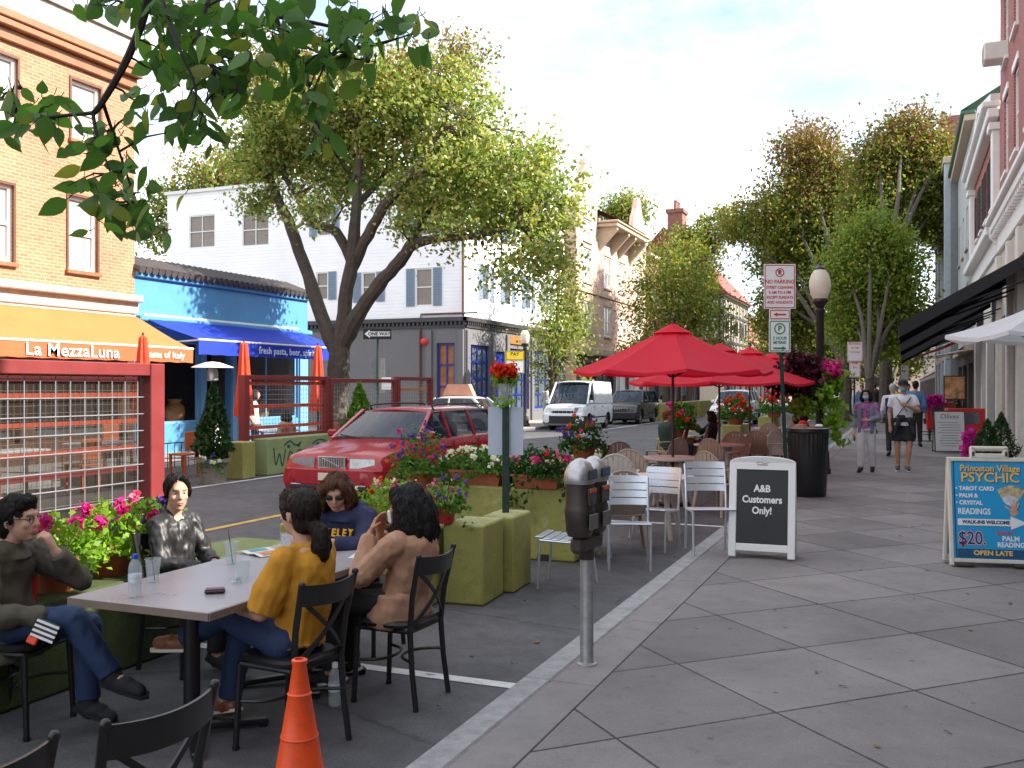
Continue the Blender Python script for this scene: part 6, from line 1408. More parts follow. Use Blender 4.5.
# ================================================================ vehicles (local +y is forward)
M['tyre'] = mat('tyre_rubber', (.014, .014, .014, 1), .85, var=.2); M['rim'] = mat('alloy_rim', (.38, .38, .4, 1), .35, .8, var=.1)
M['trim'] = mat('black_plastic_trim', (.015, .015, .016, 1), .55); M['carint'] = mat('car_interior', (.03, .03, .034, 1), .8, var=.3)
M['lens'] = mat('headlight_lens', (.33, .35, .37, 1), .12, .5, var=.35, scale=14, spec=.8); M['amber'] = mat('amber_lens', (.7, .2, .02, 1), .15); M['taill'] = mat('tail_lens', (.35, .01, .01, 1), .15)
M['carglass'] = glassmat('car_glass', (.01, .02, .045, 1), .68, .02); M['chrome'] = mat('chrome', (.6, .6, .62, 1), .12, 1.)
def paint(name, col, met=.0): return mat(name, col, .28, met, var=.05, scale=2, coat=.35, spec=.5)
def boolean_cut(me, cutters):
    o = bpy.data.objects.new('tmp', me); COL.objects.link(o); cs = []
    for c in cutters:
        q = bpy.data.objects.new('cut', c); COL.objects.link(q); cs.append(q); md = o.modifiers.new('b', 'BOOLEAN'); md.operation = 'DIFFERENCE'; md.object = q; md.solver = 'EXACT'
    dg = bpy.context.evaluated_depsgraph_get(); dg.update(); r = bpy.data.meshes.new_from_object(o.evaluated_get(dg))
    bpy.data.objects.remove(o)
    for q in cs: bpy.data.objects.remove(q)
    r.polygons.foreach_set('use_smooth', [True] * len(r.polygons)); r.set_sharp_from_angle(angle=R(32))
    return r
def car(name, label, cat, loc, rz, pm, st, axles, wr, wx, wind, rear, roofz, roofw, beltw, sides, roof_pm=None, rails=False, seats=True, bumper=None, lights=None, tail=None, grille=None, plate=True, group=None, belt=.95):
    t = thing(name, label, cat, loc, rz, group)
    rings = []
    for y, zb, zt, w_, cr_ in st:
        h = zt - zb; half = [(w_ * .80, zb), (w_ * .96, zb + h * .06), (w_, zb + h * .3), (w_ * 1.005, zb + h * .55), (w_ * .985, zb + h * .82), (w_ * .93, zt - h * .04), (w_ * .84, zt), (w_ * .45, zt + cr_ * .8)]
        ring = [Vector((x, y, z)) for x, z in half] + [Vector((0, y, zt + cr_))] + [Vector((-x, y, z)) for x, z in half[::-1]]
        rings.append(ring)
    mb = MB(); mb.loft(rings); me = mb.mesh('body', [pm, M['trim']])
    cut = []
    for ya in axles:
        for s in (-1, 1):
            c = MB(); c.tube([(s * (wx - .22), ya, wr), (s * (wx + .3), ya, wr)], wr * 1.17, 28); cut.append(c.mesh('c', M['trim']))
    me = boolean_cut(me, cut); body_ = link('body', me, t)
    for ya in axles:
        for s in (-1, 1):
            mb = MB(); mb.M = Matrix.Translation((s * (wx - .095), ya, wr)) @ Matrix.Rotation(R(90) * s, 4, 'Y'); a_ = .095
            mb.lathe([(wr * .62, -a_), (wr * .93, -a_), (wr, -a_ * .75), (wr, a_ * .75), (wr * .93, a_), (wr * .64, a_), (wr * .62, a_ * .6)], 28); w_ = mb.build('wheel', M['tyre'], t)
            mb = MB(); mb.M = Matrix.Translation((s * (wx - .095), ya, wr)) @ Matrix.Rotation(R(90) * s, 4, 'Y'); mb.lathe([(0, a_ * .55), (wr * .2, a_ * .6), (wr * .24, a_ * .4), (wr * .5, a_ * .35), (wr * .6, a_ * .8), (wr * .65, a_ * .8), (wr * .63, -a_ * .9), (0, -a_ * .9)], 20, mod=lambda a, z: 1 + (.04 * math.cos(5 * a)))
            for k in range(5): q = 2 * PI * k / 5; mb.bar((.03 * math.cos(q), .03 * math.sin(q), a_ * .6), (wr * .6 * math.cos(q), wr * .6 * math.sin(q), a_ * .7), .05, .03)
            mb.build('rim', M['rim'], w_)
    (wy0, wz0), (wy1, wz1) = wind; (ry0, rz0), (ry1, rz1) = rear; bz = belt
    # roof skin
    mb = MB(); g = []; n = 6
    ys = [wy1 + .02, wy1 - .12] + [wy1 + (ry1 - wy1) * k / 4 for k in (1, 2, 3)] + [ry1 + .12, ry1 - .03]
    for i, y in enumerate(ys):
        dz = -.035 if i in (0,) else (-.012 if i in (1, len(ys) - 2) else (-.05 if i == len(ys) - 1 else 0))
        for j in range(n + 1): u = -1 + 2 * j / n; g.append((u * roofw, y, roofz + dz - .045 * u * u - (.02 if abs(u) == 1 else 0)))
    mb.add(g, [(i * (n + 1) + j, (i + 1) * (n + 1) + j, (i + 1) * (n + 1) + j + 1, i * (n + 1) + j + 1) for i in range(len(ys) - 1) for j in range(n)])
    me = evaluated(mb.mesh('roof', roof_pm or pm, angle=60), [('SOLIDIFY', dict(thickness=.035))]); rf = link('roof', me, t)
    if rails:
        for s in (-1, 1):
            mb = MB(); mb.tube(smooth_path([(s * (roofw - .04), wy1 - .2, roofz - .04), (s * (roofw - .05), wy1 - .3, roofz + .035), (s * (roofw - .05), ry1 + .3, roofz + .03), (s * (roofw - .04), ry1 + .15, roofz - .04)], 3), .016, 6); mb.build('roof_rail', M['trim'], rf)
    re = roofz - .06
    tumble = lambda z: beltw + (roofw - beltw) * (z - bz) / (re - bz)
    for s in (-1, 1):
        mb = MB(); mb.bar((s * beltw * .99, wy0, bz - .02), (s * roofw, wy1, re), .07, .055, .01); mb.build('pillar', pm, t); mb = MB(); mb.bar((s * beltw, ry0, bz - .02), (s * roofw, ry1, re), .08, .08, .01); mb.build('pillar', pm, t)
        for (a, b_, c, d, kind) in sides[:-1]: mb = MB(); mb.bar((s * (beltw - .005), b_, bz - .02), (s * (roofw - .005), d, re), .055, .05, .008); mb.build('pillar', pm, t)
    for s in (-1, 1):
        for (a, b_, c, d, kind) in sides:
            mb = MB(); x0 = s * (beltw - (.012 if kind == 'glass' else -.004)); x1 = s * (roofw - (.012 if kind == 'glass' else -.004))
            q = [(x0, a, bz - .01), (x0, b_, bz - .01), (x1, d, re + .01), (x1, c, re + .01)]
            if kind == 'glass': mb.quad(*q); mb.build('side_window', M['carglass'], t, fix=False)
            else:
                mb.add(q + [(p[0] - s * .06, p[1], p[2]) for p in q], [(0, 1, 2, 3), (7, 6, 5, 4), (0, 4, 5, 1), (1, 5, 6, 2), (2, 6, 7, 3), (3, 7, 4, 0)]); mb.build('side_panel', pm, t)
    mb = MB(); mb.loft([[Vector((u * (beltw - .03), wy0 + .05 * (1 - u * u), wz0)) for u in (-1, -.5, 0, .5, 1)], [Vector((u * (roofw - .02), wy1 + .03 * (1 - u * u), wz1)) for u in (-1, -.5, 0, .5, 1)]], cap=False, closed=False); mb.build('windscreen', M['carglass'], t, fix=False)
    mb = MB(); mb.quad((-beltw + .03, ry0 - .01, rz0), (beltw - .03, ry0 - .01, rz0), (roofw - .03, ry1 - .01, rz1), (-roofw + .03, ry1 - .01, rz1)); mb.build('rear_window', M['carglass'] if sides[-1][4] == 'glass' else pm, t, fix=False)
    for s in (-1, 1):
        mb = MB(); mb.tube([(s * .12 + .1, wy0 + .09, wz0 + .0), (s * .3 + .32, wy0 + .03, wz0 + .05)], .008, 5); mb.build('wiper', M['trim'], t)
        mb = MB(); mb.box((s * (beltw + .11), wy0 - .18, bz + .07), (.17, .09, .12), .03); mb.bar((s * (beltw - .02), wy0 - .16, bz + .01), (s * (beltw + .06), wy0 - .17, bz + .05), .05, .04); mb.build('mirror', pm, t)
    if seats:
        mb = MB(); mb.box((0, wy0 - .12, bz - .0), (beltw * 1.8, .35, .06), .02); mb.build('dashboard', M['carint'], t)
        mb = MB(); mb.M = Matrix.Translation((.36, wy0 - .35, bz + .02)) @ Matrix.Rotation(R(70), 4, 'X'); mb.lathe([(.16, -.01), (.18, 0), (.16, .01), (.15, 0), (.16, -.01)], 18); mb.build('steering_wheel', M['trim'], t)
        for s in (-1, 1):
            for yy in (wy1 - .25, wy1 - 1.1):
                mb = MB(); mb.box((s * .36, yy, bz + .08), (.46, .14, .30), .05); mb.box((s * .36, yy - .03, bz + .30), (.26, .1, .16), .04); mb.build('seat', M['carint'], t)
    yf = st[0][0]
    if bumper:
        z0, z1, pr, m_ = bumper; wF = st[2][3]
        mb = MB(); mb.loft([[Vector((x * wF, y, z0)), Vector((x * wF, y, z1)), Vector((x * wF * .98, y - .1, z1)), Vector((x * wF * .98, y - .1, z0))] for x, y in ((-1.03, st[3][0] - .3), (-1.02, st[2][0] - .03), (-.9, yf - .02 + pr), (-.5, yf + .012 + pr), (.5, yf + .012 + pr), (.9, yf - .02 + pr), (1.02, st[2][0] - .03), (1.03, st[3][0] - .3))]); mb.build('bumper', m_, t)
    for L_ in lights or []:
        (x0, x1, z0, z1, y0, y1, m_, nm) = L_
        for s in (-1, 1):
            mb = MB(); mb.loft([[Vector((s * x0, y0, z0)), Vector((s * x0, y0 - .01, z1)), Vector((s * x0, y0 - .09, z1)), Vector((s * x0, y0 - .08, z0))], [Vector((s * x1, y1, z0)), Vector((s * x1, y1 - .01, z1)), Vector((s * x1, y1 - .09, z1)), Vector((s * x1, y1 - .08, z0))]]); mb.build(nm, m_, t)
    if grille:
        w_, z0, z1, yg, sl_ = grille
        mb = MB(); mb.box((0, yg, (z0 + z1) / 2), (w_, .05, z1 - z0), .008); g_ = mb.build('grille', M['trim'], t)
        mb = MB()
        for k in range(sl_): mb.box((-w_ / 2 + w_ * (k + .5) / sl_, yg + .027, (z0 + z1) / 2), (.012, .012, (z1 - z0) * .86))
        for zz in (z0, z1): mb.box((0, yg + .025, zz), (w_ + .03, .02, .018), .004)
        for s in (-1, 1): mb.box((s * w_ / 2, yg + .024, (z0 + z1) / 2), (.018, .02, z1 - z0), .004)
        mb.build('grille_bars', M['chrome'], g_)
    mb = MB()
    for s in (-1, 1):
        for (a, b_, c, d, kind) in sides[:-1]: mb.box((s * (st[5][3] * 1.0), b_ - .0, .6), (.012, .012, .6))
        mb.box((s * (st[5][3] * 1.008), (wy0 + ry0) / 2, .52), (.016, wy0 - ry0 - 1.0, .06), .004)
        for (a, b_, c, d, kind) in sides[:-1]: mb.box((s * (st[5][3] * 1.0 + .006), b_ + .22, bz - .15), (.03, .16, .03), .01)
    mb.build('side_trim', M['trim'], t)
    return t
red = paint('red_car_paint', (.30, .004, .014, 1))
st = [(2.37, .36, .53, .62, .0), (2.34, .27, .56, .80, .0), (2.24, .21, .58, .86, .0), (2.2, .2, .70, .86, .012), (2.12, .2, .765, .862, .025), (1.7, .2, .84, .872, .035), (1.25, .2, .905, .878, .035), (.98, .2, .945, .88, .02), (.2, .2, .95, .882, 0), (-.9, .2, .95, .882, 0), (-1.8, .2, .95, .878, 0), (-2.2, .22, .94, .86, 0), (-2.33, .26, .90, .83, 0), (-2.37, .36, .62, .78, 0)]
vp = P(346, 510, 0)
volvo = car('station_wagon', 'dark red boxy station wagon facing the camera beyond the seated group', 'car', (-7.9, 14.3, 0), PI, red, st, (1.42, -1.25), .31, .80, ((1.02, .955), (.3, 1.375)), ((-2.28, .96), (-1.98, 1.38)), 1.445, .635, .80,
    [(.98, -.12, .24, -.1, 'glass'), (-.12, -1.12, -.1, -1.08, 'glass'), (-1.12, -2.26, -1.08, -1.96, 'glass')], rails=True, bumper=(.34, .55, .0, red),
    lights=[(.31, .72, .575, .715, 2.25, 2.226, M['lens'], 'headlight'), (.725, .85, .585, .71, 2.222, 2.115, M['amber'], 'indicator')], grille=(.46, .575, .735, 2.225, 15))
mb = MB(); mb.bar((-.15, 2.263, .60), (.15, 2.263, .72), .03, .008); mb.build('grille_stripe', M['chrome'], volvo)
mb = MB(); mb.box((0, 2.386, .455), (.3, .012, .11), .004); q = mb.build('number_plate', mat('plate_cream', (.6, .56, .42, 1), .5), volvo)
mb = MB(); mb.box((0, 2.39, .30), (1.3, .03, .06), .01); mb.build('air_intake', M['trim'], volvo)
for s in (-1, 1): mb = MB(); mb.box((s * .55, 2.365, .30), (.2, .03, .08), .01); mb.build('fog_light', M['lens'], volvo)
# white van
whp = paint('white_van_paint', (.66, .70, .74, 1))
st = [(2.14, .34, .62, .66, 0), (2.12, .26, .68, .80, 0), (2.02, .2, .72, .88, 0), (1.98, .2, .90, .88, .02), (1.85, .2, .99, .885, .03), (1.5, .2, 1.06, .89, .03), (1.3, .2, 1.10, .895, .02), (.4, .2, 1.12, .9, 0), (-.6, .2, 1.12, .9, 0), (-1.6, .2, 1.12, .9, 0), (-2.0, .22, 1.12, .895, 0), (-2.12, .3, 1.08, .87, 0)]
van = car('delivery_van', 'white delivery van with black bumper parked on the far side of the street', 'van', (-12.9, 38.6, .0), PI, whp, st, (1.3, -1.35), .33, .82, ((1.42, 1.12), (.72, 1.86)), ((-2.08, 1.12), (-2.02, 1.98)), 2.05, .76, .86,
    [(1.38, .42, .68, .42, 'glass'), (.42, -.8, .42, -.8, 'panel'), (-.8, -2.06, -.8, -2.0, 'panel')], bumper=(.28, .60, .0, M['trim']), lights=[(.5, .82, .72, .95, 2.05, 1.92, M['lens'], 'headlight')], grille=(.9, .68, .82, 2.03, 5), belt=1.1)
# dark car behind the van
dkp = paint('black_car_paint', (.012, .014, .02, 1))
st2 = [(2.3, .36, .55, .62, .0), (2.26, .26, .6, .80, .0), (2.14, .2, .64, .87, .0), (2.08, .2, .80, .87, .02), (1.95, .2, .90, .88, .03), (1.5, .2, .98, .89, .03), (1.1, .2, 1.02, .89, .02), (.9, .2, 1.04, .89, .0), (.1, .2, 1.04, .9, 0), (-.9, .2, 1.04, .9, 0), (-1.8, .22, 1.03, .89, 0), (-2.15, .26, 1.0, .86, 0), (-2.25, .4, .7, .8, 0)]
def suv(label, loc, rz, p, roof_pm=None, nm='suv', cat='car'):
    return car(nm, label, cat, loc, rz, p, st2, (1.35, -1.3), .35, .81, ((.98, 1.04), (.35, 1.56)), ((-2.1, 1.04), (-1.8, 1.58)), 1.65, .66, .83, [(.94, -.15, .3, -.12, 'glass'), (-.15, -1.1, -.12, -1.05, 'glass'), (-1.1, -2.08, -1.05, -1.78, 'glass')],
        roof_pm=roof_pm, bumper=(.3, .56, 0., M['trim']), lights=[(.5, .84, .66, .8, 2.12, 1.98, M['lens'], 'headlight')], grille=(.8, .62, .78, 2.11, 7), belt=1.03)
suv('dark car parked close behind the white van', (-12.5, 45.6, 0), PI, dkp)
suv('white suv with blue windscreen partly hidden by the umbrella poles', (-7.4, 45.5, 0), PI, whp)
# taxi with roof sign, crossing in the side street
st3 = [(2.4, .36, .52, .62, 0), (2.36, .26, .56, .82, 0), (2.2, .2, .62, .87, 0), (2.0, .2, .72, .88, .02), (1.4, .2, .80, .89, .03), (1.0, .2, .86, .89, .02), (.1, .2, .88, .9, 0), (-1., .2, .88, .9, 0), (-1.6, .2, .90, .89, .02), (-2.2, .24, .88, .86, .02), (-2.4, .4, .66, .8, 0)]
tx = car('taxi', 'white taxi with advertising roof sign in the side street behind the red wagon', 'taxi', (-15.2, 31.0, 0), R(90), paint('taxi_white_paint', (.62, .61, .58, 1)), st3, (1.45, -1.4), .32, .81, ((1.0, .87), (.35, 1.38)), ((-1.75, .89), (-1.1, 1.38)), 1.45, .62, .80, [(.96, -.2, .3, -.2, 'glass'), (-.2, -1.7, -.2, -1.1, 'glass')], bumper=(.3, .52, 0., M['trim']), lights=[(.5, .84, .56, .68, 2.3, 2.1, M['lens'], 'headlight')], belt=.88)
mb = MB(); mb.prism([(-.62, 0), (.62, 0), (.42, .42), (-.42, .42)], -.13, .13, M=Matrix.Translation((0, -.3, 1.46)) @ Matrix(((0, 0, 1, 0), (1, 0, 0, 0), (0, 1, 0, 0), (0, 0, 0, 1)))); q = mb.build('roof_sign', mat('salmon_sign', (.62, .28, .2, 1), .5, var=.2, scale=3), tx)
# ================================================================ potted flowers and shrubs
M['terra'] = mat('terracotta', (.34, .085, .035, 1), .7, var=.15, scale=8, dirt=.2); M['redpot'] = mat('red_plastic_pot', (.42, .02, .02, 1), .45)
M['stonepot'] = mat('weathered_stone_pot', (.22, .19, .15, 1), .85, var=.25, scale=7, dirt=.5, bump=.4, bscale=30)
LF = {'green': leafmat('flower_leaf_green', ['#2f5a1c', '#41701f', '#578a2c', '#2b4f1c', '#6a9636'], .4), 'dark': leafmat('flower_leaf_dark', ['#1f3d18', '#2c5220', '#3a6426', '#26461c'], .35), 'lime': leafmat('flower_leaf_lime', ['#6f9a26', '#8ab03a', '#5c8a22', '#a0b84a'], .45), 'purple': leafmat('coleus_purple', ['#35101f', '#4a1428', '#2a0d1a', '#5c1c34'], .3), 'cedar': leafmat('cedar_green', ['#1f3b1a', '#2b4c20', '#365a26', '#1a3216', '#41562a'], .25), 'box': leafmat('boxwood_green', ['#1c3a16', '#264a1c', '#315a22', '#1a3314'], .25), 'limeced': leafmat('golden_cedar', ['#4c7a22', '#648f2e', '#7ba03a', '#3f6a1e'], .35)}
FL = {k: leafmat('petal_' + k, v, .35) for k, v in {'magenta': ['#c4147a', '#d62a92', '#b01068', '#e04aa6'], 'pink': ['#e0588f', '#e77aa8', '#d04080'], 'white': ['#e6e6de', '#f0efe8', '#d8d8d0'], 'red': ['#c81a12', '#dc2a1a', '#a8140e'], 'orange': ['#e0561a', '#e86a24', '#d04414'], 'violet': ['#5a3a9a', '#6e4cb0', '#48308a'], 'yellow': ['#e0b820', '#d0a818']}.items()}
def flowers(name, label, loc, pot, dims, n, lf, blooms=(), leaf=.05, trail=0., group=None, cat='flowers', bl_r=.035, bl_n=16, pz=None, stems=True):
    """pot + foliage mound (dims rx, ry, rz above the rim) + flower heads as clusters of petals; blooms = ((colour, count), ...)"""
    t = thing(name, label, cat, loc, 0, group); top = 0
    if pot:
        kind, w_, d_, h_, m_ = pot; mb = MB()
        if kind == 'round': mb.lathe([(w_ * .72, 0), (w_ * .95, h_ * .86), (w_ * 1.04, h_ * .86), (w_ * 1.04, h_), (w_ * .93, h_), (w_ * .9, h_ * .9), (0, h_ * .9)], 24)
        else:
            mb.loft([[Vector((sx * w_ * k, sy * d_ * k, z)) for sx, sy in ((-1, -1), (1, -1), (1, 1), (-1, 1))] for k, z in ((.86, 0), (.97, h_ * .85), (1.04, h_ * .85), (1.04, h_), (.95, h_), (.93, h_ * .88))])
        mb.build('pot', m_, t); top = h_
    rx, ry, rz_ = dims
    d = rng.normal(size=(n, 3)); d /= np.linalg.norm(d, axis=1)[:, None]; rad = rng.uniform(.35, 1.08, n) ** .6
    lump = 1 + .22 * np.sin(d[:, 0] * 5 + d[:, 2] * 4) * np.cos(d[:, 1] * 4.3)
    p = d * (rad * lump)[:, None] * (rx, ry, rz_); p[:, 2] = np.where(p[:, 2] < 0, p[:, 2] * .55, p[:, 2]) + top + rz_ * .3
    if trail > 0:
        k = rng.uniform(0, 1, n) < .35; a = rng.uniform(0, 2 * PI, n); ln = rng.uniform(0, 1, n)
        p[k, 0] = (np.cos(a) * rx * 1.02 + rng.normal(size=n) * .03)[k]; p[k, 1] = (np.sin(a) * ry * 1.02 + rng.normal(size=n) * .03)[k]; p[k, 2] = (top - ln * trail * (.5 + .5 * np.cos(a * 3)))[k]
    link('foliage', leaves_mesh('foliage', p, leaf, LF[lf], aspect=.75), t)
    if stems:
        mb = MB()
        for i in range(0, n, max(1, n // 40)): mb.tube([(p[i][0] * .2, p[i][1] * .2, top * .9), (p[i][0] * .7, p[i][1] * .7, (top + p[i][2]) / 2 + .02), tuple(p[i])], .0035, 4, cap=False)
        mb.build('stems', LF[lf], t, fix=False)
    for c, k in blooms:
        d = rng.normal(size=(k, 3)); d[:, 2] = np.abs(d[:, 2]) * .9 + .15; d[:, 1] -= .5; d /= np.linalg.norm(d, axis=1)[:, None]
        q = d * rng.uniform(.95, 1.22, k)[:, None] * (rx, ry, rz_) + (0, 0, top + rz_ * .3)
        pts = np.repeat(q, bl_n, 0) + rng.normal(size=(k * bl_n, 3)) * bl_r * .5
        link('blossoms', leaves_mesh('blossoms', pts, bl_r * 1.1, FL[c], aspect=.95), t)
    return t
B = .56   # turf covered block under the geraniums
gx = -4.78
flowers('flower_pot', 'terracotta pot of magenta geraniums beside the olive jacketed man', (-4.72, 4.22, B), ('round', .14, 0, .2, M['terra']), (.24, .24, .2), 1000, 'lime', (('magenta', 5), ('pink', 3)), .045, .1, 'geranium pots by the wire panel', bl_r=.036, bl_n=34)
flowers('flower_pot', 'terracotta pot of magenta geraniums behind the blue capped bottle', (-4.78, 4.72, B), ('round', .14, 0, .2, M['terra']), (.25, .24, .22), 1000, 'lime', (('magenta', 8), ('pink', 2)), .045, .1, 'geranium pots by the wire panel', bl_r=.036, bl_n=34)
flowers('flower_pot', 'dark leaved pot of geraniums next to the leather jacketed woman', (-4.85, 5.15, B), ('round', .14, 0, .2, M['terra']), (.22, .22, .2), 560, 'green', (('magenta', 6), ('violet', 2)), .055, .12, 'geranium pots by the wire panel', bl_r=.034, bl_n=34)
flowers('flower_pot', 'red pot of pansies at the edge of the turf block behind the olive jacketed man', (-4.62, 3.92, B), ('round', .09, 0, .2, M['redpot']), (.15, .15, .12), 240, 'green', (('violet', 3), ('pink', 2)), .045, .06, 'geranium pots by the wire panel', bl_r=.03)
flowers('flower_box', 'terracotta trough of red and pink flowers between the navy hoodie and the tan jacket', (-3.95, 6.98, .62), ('box', .3, .12, .16, M['terra']), (.36, .18, .17), 1300, 'lime', (('red', 4), ('pink', 8), ('white', 6), ('orange', 2)), .035, .05, bl_r=.022)
flowers('flower_pot', 'small lilac flowers trailing on the block behind the tan jacketed woman', (-3.5, 7.02, .66), ('round', .09, 0, .12, M['redpot']), (.2, .16, .2), 380, 'green', (('violet', 8), ('pink', 5)), .04, .2, bl_r=.022, bl_n=10)
flowers('flower_pot', 'tall purple salvia and magenta flowers in front of the red wagon\'s door', (-4.85, 9.1, .70), ('round', .16, 0, .18, M['terra']), (.30, .26, .36), 900, 'green', (('violet', 20), ('magenta', 8)), .045, .15, bl_r=.024, bl_n=14)
flowers('flower_box', 'trough of white petunias with one magenta bloom on the large green block', (-4.2, 9.25, .74), ('box', .3, .14, .16, M['terra']), (.42, .26, .19), 1100, 'green', (('white', 20), ('magenta', 2)), .05, .22, bl_r=.032, bl_n=14)
flowers('flower_box', 'trailing green planter with small red blooms at the right end of the large green block', (-3.5, 9.2, .74), ('box', .26, .14, .14, M['terra']), (.34, .24, .22), 1100, 'dark', (('pink', 4), ('magenta', 4), ('red', 2)), .055, .42, bl_r=.035)
flowers('flower_pot', 'marigold and salvia planter across the cafe chairs near the meters', (-4.6, 14.0, .68), ('round', .2, 0, .2, M['terra']), (.34, .32, .34), 900, 'dark', (('orange', 4), ('violet', 8), ('magenta', 3)), .06, .2, bl_r=.034)
flowers('flower_pot', 'bushy green flower pot left of the nearest umbrella pole', (-4.5, 20.4, .68), ('round', .2, 0, .24, M['terra']), (.36, .34, .42), 800, 'green', (('magenta', 3), ('red', 4)), .09, .1, bl_r=.06)
flowers('flower_pot', 'mound of red geraniums before the white suv', (-4.6, 28.3, .68), ('round', .26, 0, .25, M['terra']), (.5, .45, .42), 1000, 'green', (('red', 22), ('orange', 6)), .1, .1, bl_r=.06)
flowers('flower_pot', 'mound of red geraniums at the end of the umbrella tables', (-4.4, 35.5, .68), ('round', .28, 0, .25, M['terra']), (.6, .5, .5), 900, 'green', (('red', 26),), .11, .1, bl_r=.07)
# bouquet in a clear vase on top of the signpost
t = flowers('flower_vase', 'vase of red and yellow flowers standing on top of the blank sign post', (-3.3, 7.81, 1.62), None, (.11, .11, .085), 60, 'lime', (), .05, stems=False)
mb = MB(); mb.lathe([(.055, 0), (.06, .01), (.07, .14), (.085, .19), (.08, .19), (.066, .14), (.05, .012), (0, .012)], 18); mb.build('vase', M['plastic'], t)
mb = MB()
for k in range(14): a = k * 2.4; mb.tube([(.03 * math.cos(a), .03 * math.sin(a), .015), (.05 * math.cos(a + .6), .05 * math.sin(a + .6), .2)], .004, 4)
mb.build('flower_stems', LF['lime'], t)
for c, z, n_, rr in (('yellow', .215, 16, .09), ('red', .30, 16, .10), ('orange', .29, 8, .10)):
    a = rng.uniform(0, 2 * PI, n_); q = np.stack([np.cos(a) * rr * rng.uniform(.4, 1.1, n_), np.sin(a) * rr * rng.uniform(.4, 1.1, n_), z + rng.uniform(-.03, .05, n_)], 1)
    link('blossoms', leaves_mesh('blossoms', np.repeat(q, 30, 0) + rng.normal(size=(n_ * 30, 3)) * .018, .034, LF['lime'] if c == 'yellow' else FL[c], aspect=.9), t)
# hanging basket on the near lamp
t = thing('flower_basket', 'hanging basket of purple coleus and lime vine on the nearest street lamp', 'flower basket', (-1.56, 18.35, 1.75))
mb = MB(); mb.lathe([(.08, -.3), (.22, -.15), (.3, .05), (.27, .05), (.2, -.12), (.05, -.26)], 20); mb.bar((0, .2, .1), (0, .5, .4), .03); mb.build('basket', M['black'], t)
p, _ = clump_points([((-.32, 0, .12), (.42, .36, .36)), ((-.2, -.05, .45), (.3, .3, .25)), ((-.05, -.05, .2), (.3, .3, .4))], 1500, 20, .09, .3); link('coleus', leaves_mesh('coleus', p, .12, LF['purple'], aspect=.8), t)
p, _ = clump_points([((.32, -.02, .0), (.24, .26, .4)), ((.36, 0, -.6), (.1, .12, .35)), ((-.15, -.22, -.32), (.26, .16, .2)), ((.35, 0, -.95), (.12, .1, .12))], 900, 18, .07, .2); link('vine', leaves_mesh('vine', p, .12, LF['lime'], aspect=.8), t)
p, _ = clump_points([((.3, -.08, .36), (.2, .2, .17))], 300, 18, .06, .2); link('blossoms', leaves_mesh('blossoms', p, .09, FL['magenta'], aspect=.9), t)
# evergreens
def cone_shrub(label, loc, h, r, lf, n, pot, leaf=.07, group=None, z0=.3, cat='shrub', name='potted_evergreen'):
    t = thing(name, label, cat, loc, 0, group); w_, hp, m_ = pot
    if w_ > 0: mb = MB(); mb.lathe([(w_ * .72, 0), (w_ * .92, hp * .85), (w_ * 1.03, hp * .85), (w_ * 1.03, hp), (w_ * .9, hp), (w_ * .85, hp * .9), (0, hp * .9)], 22); mb.build('pot', m_, t)
    f = rng.uniform(0, 1, n) ** 1.25; a = rng.uniform(0, 2 * PI, n); prof = np.minimum(1, f * 4 + .45) * (1 - f) ** .75
    rr = r * prof * (1 + .18 * np.sin(3 * a + 9 * f) + .12 * np.sin(7 * a - 13 * f)) * rng.uniform(.55, 1.1, n) ** .5
    p = np.stack([np.cos(a) * rr, np.sin(a) * rr, hp + (h - hp) * f + rng.normal(size=n) * .03], 1)
    link('foliage', leaves_mesh('foliage', p, leaf, LF[lf], aspect=.5, up=1.), t)
    mb = MB(); mb.tube([(0, 0, hp * .8), (0, 0, h * .85)], [.03, .008], 6); mb.build('stem', M['bark'], t)
    return t
cone_shrub('dark cypress in a weathered stone pot across the street', (-11.85, 14.15, 0), 1.82, .36, 'cedar', 3000, (.3, .46, M['stonepot']), .1)
flowers('flower_pot', 'white and violet flowers spilling from the cypress pot', (-11.72, 13.95, .34), None, (.2, .2, .14), 200, 'green', (('violet', 4), ('white', 6)), .05, .15, bl_r=.035)
cone_shrub('light green conical cedar behind the red wagon', (-11.55, 18.75, 0), 1.85, .42, 'limeced', 3000, (.26, .4, M['terra']), .1)
for i, (x, y, h) in enumerate(((1.45, 20.3, .98), (1.72, 20.75, 1.1))): cone_shrub(['left boxwood cone in a pot above the psychic sign', 'right boxwood cone in a pot above the psychic sign'][i], (x, y, KERB), h, .33, 'box', 2200, (.2, .25, M['terra']), .055, 'boxwood cones on the right sidewalk')
cone_shrub('dark potted evergreen by the far storefront door', (1.9, 44, KERB), 1.7, .4, 'box', 1200, (.25, .3, M['terra']), .1)
# leaf litter
n = 120; x = np.concatenate([rng.uniform(-1.5, 2.1, 60), rng.uniform(-4.6, -2.05, 60)]); y = rng.uniform(3, 16, n); z = np.where(x > -1.83, KERB + .008, .012)
me = leaves_mesh('fallen_leaves', np.stack([x, y, z], 1), .062, leafmat('fallen_leaf', ['#6a5a2a', '#7a5a2a', '#4f4a24', '#8a7a3a'], .1), aspect=.6)
co_ = np.empty(n * 12); me.vertices.foreach_get('co', co_); co_ = co_.reshape(n, 4, 3); co_[:, :, 2] = z[:, None] + (co_[:, :, 2] - co_[:, :, 2].mean(1, keepdims=True)) * .15; me.vertices.foreach_set('co', co_.reshape(-1)); me.update()
o = link('fallen_leaves', me); tag(o, 'small dry leaves scattered over sidewalk and asphalt', 'leaves', kind='stuff')
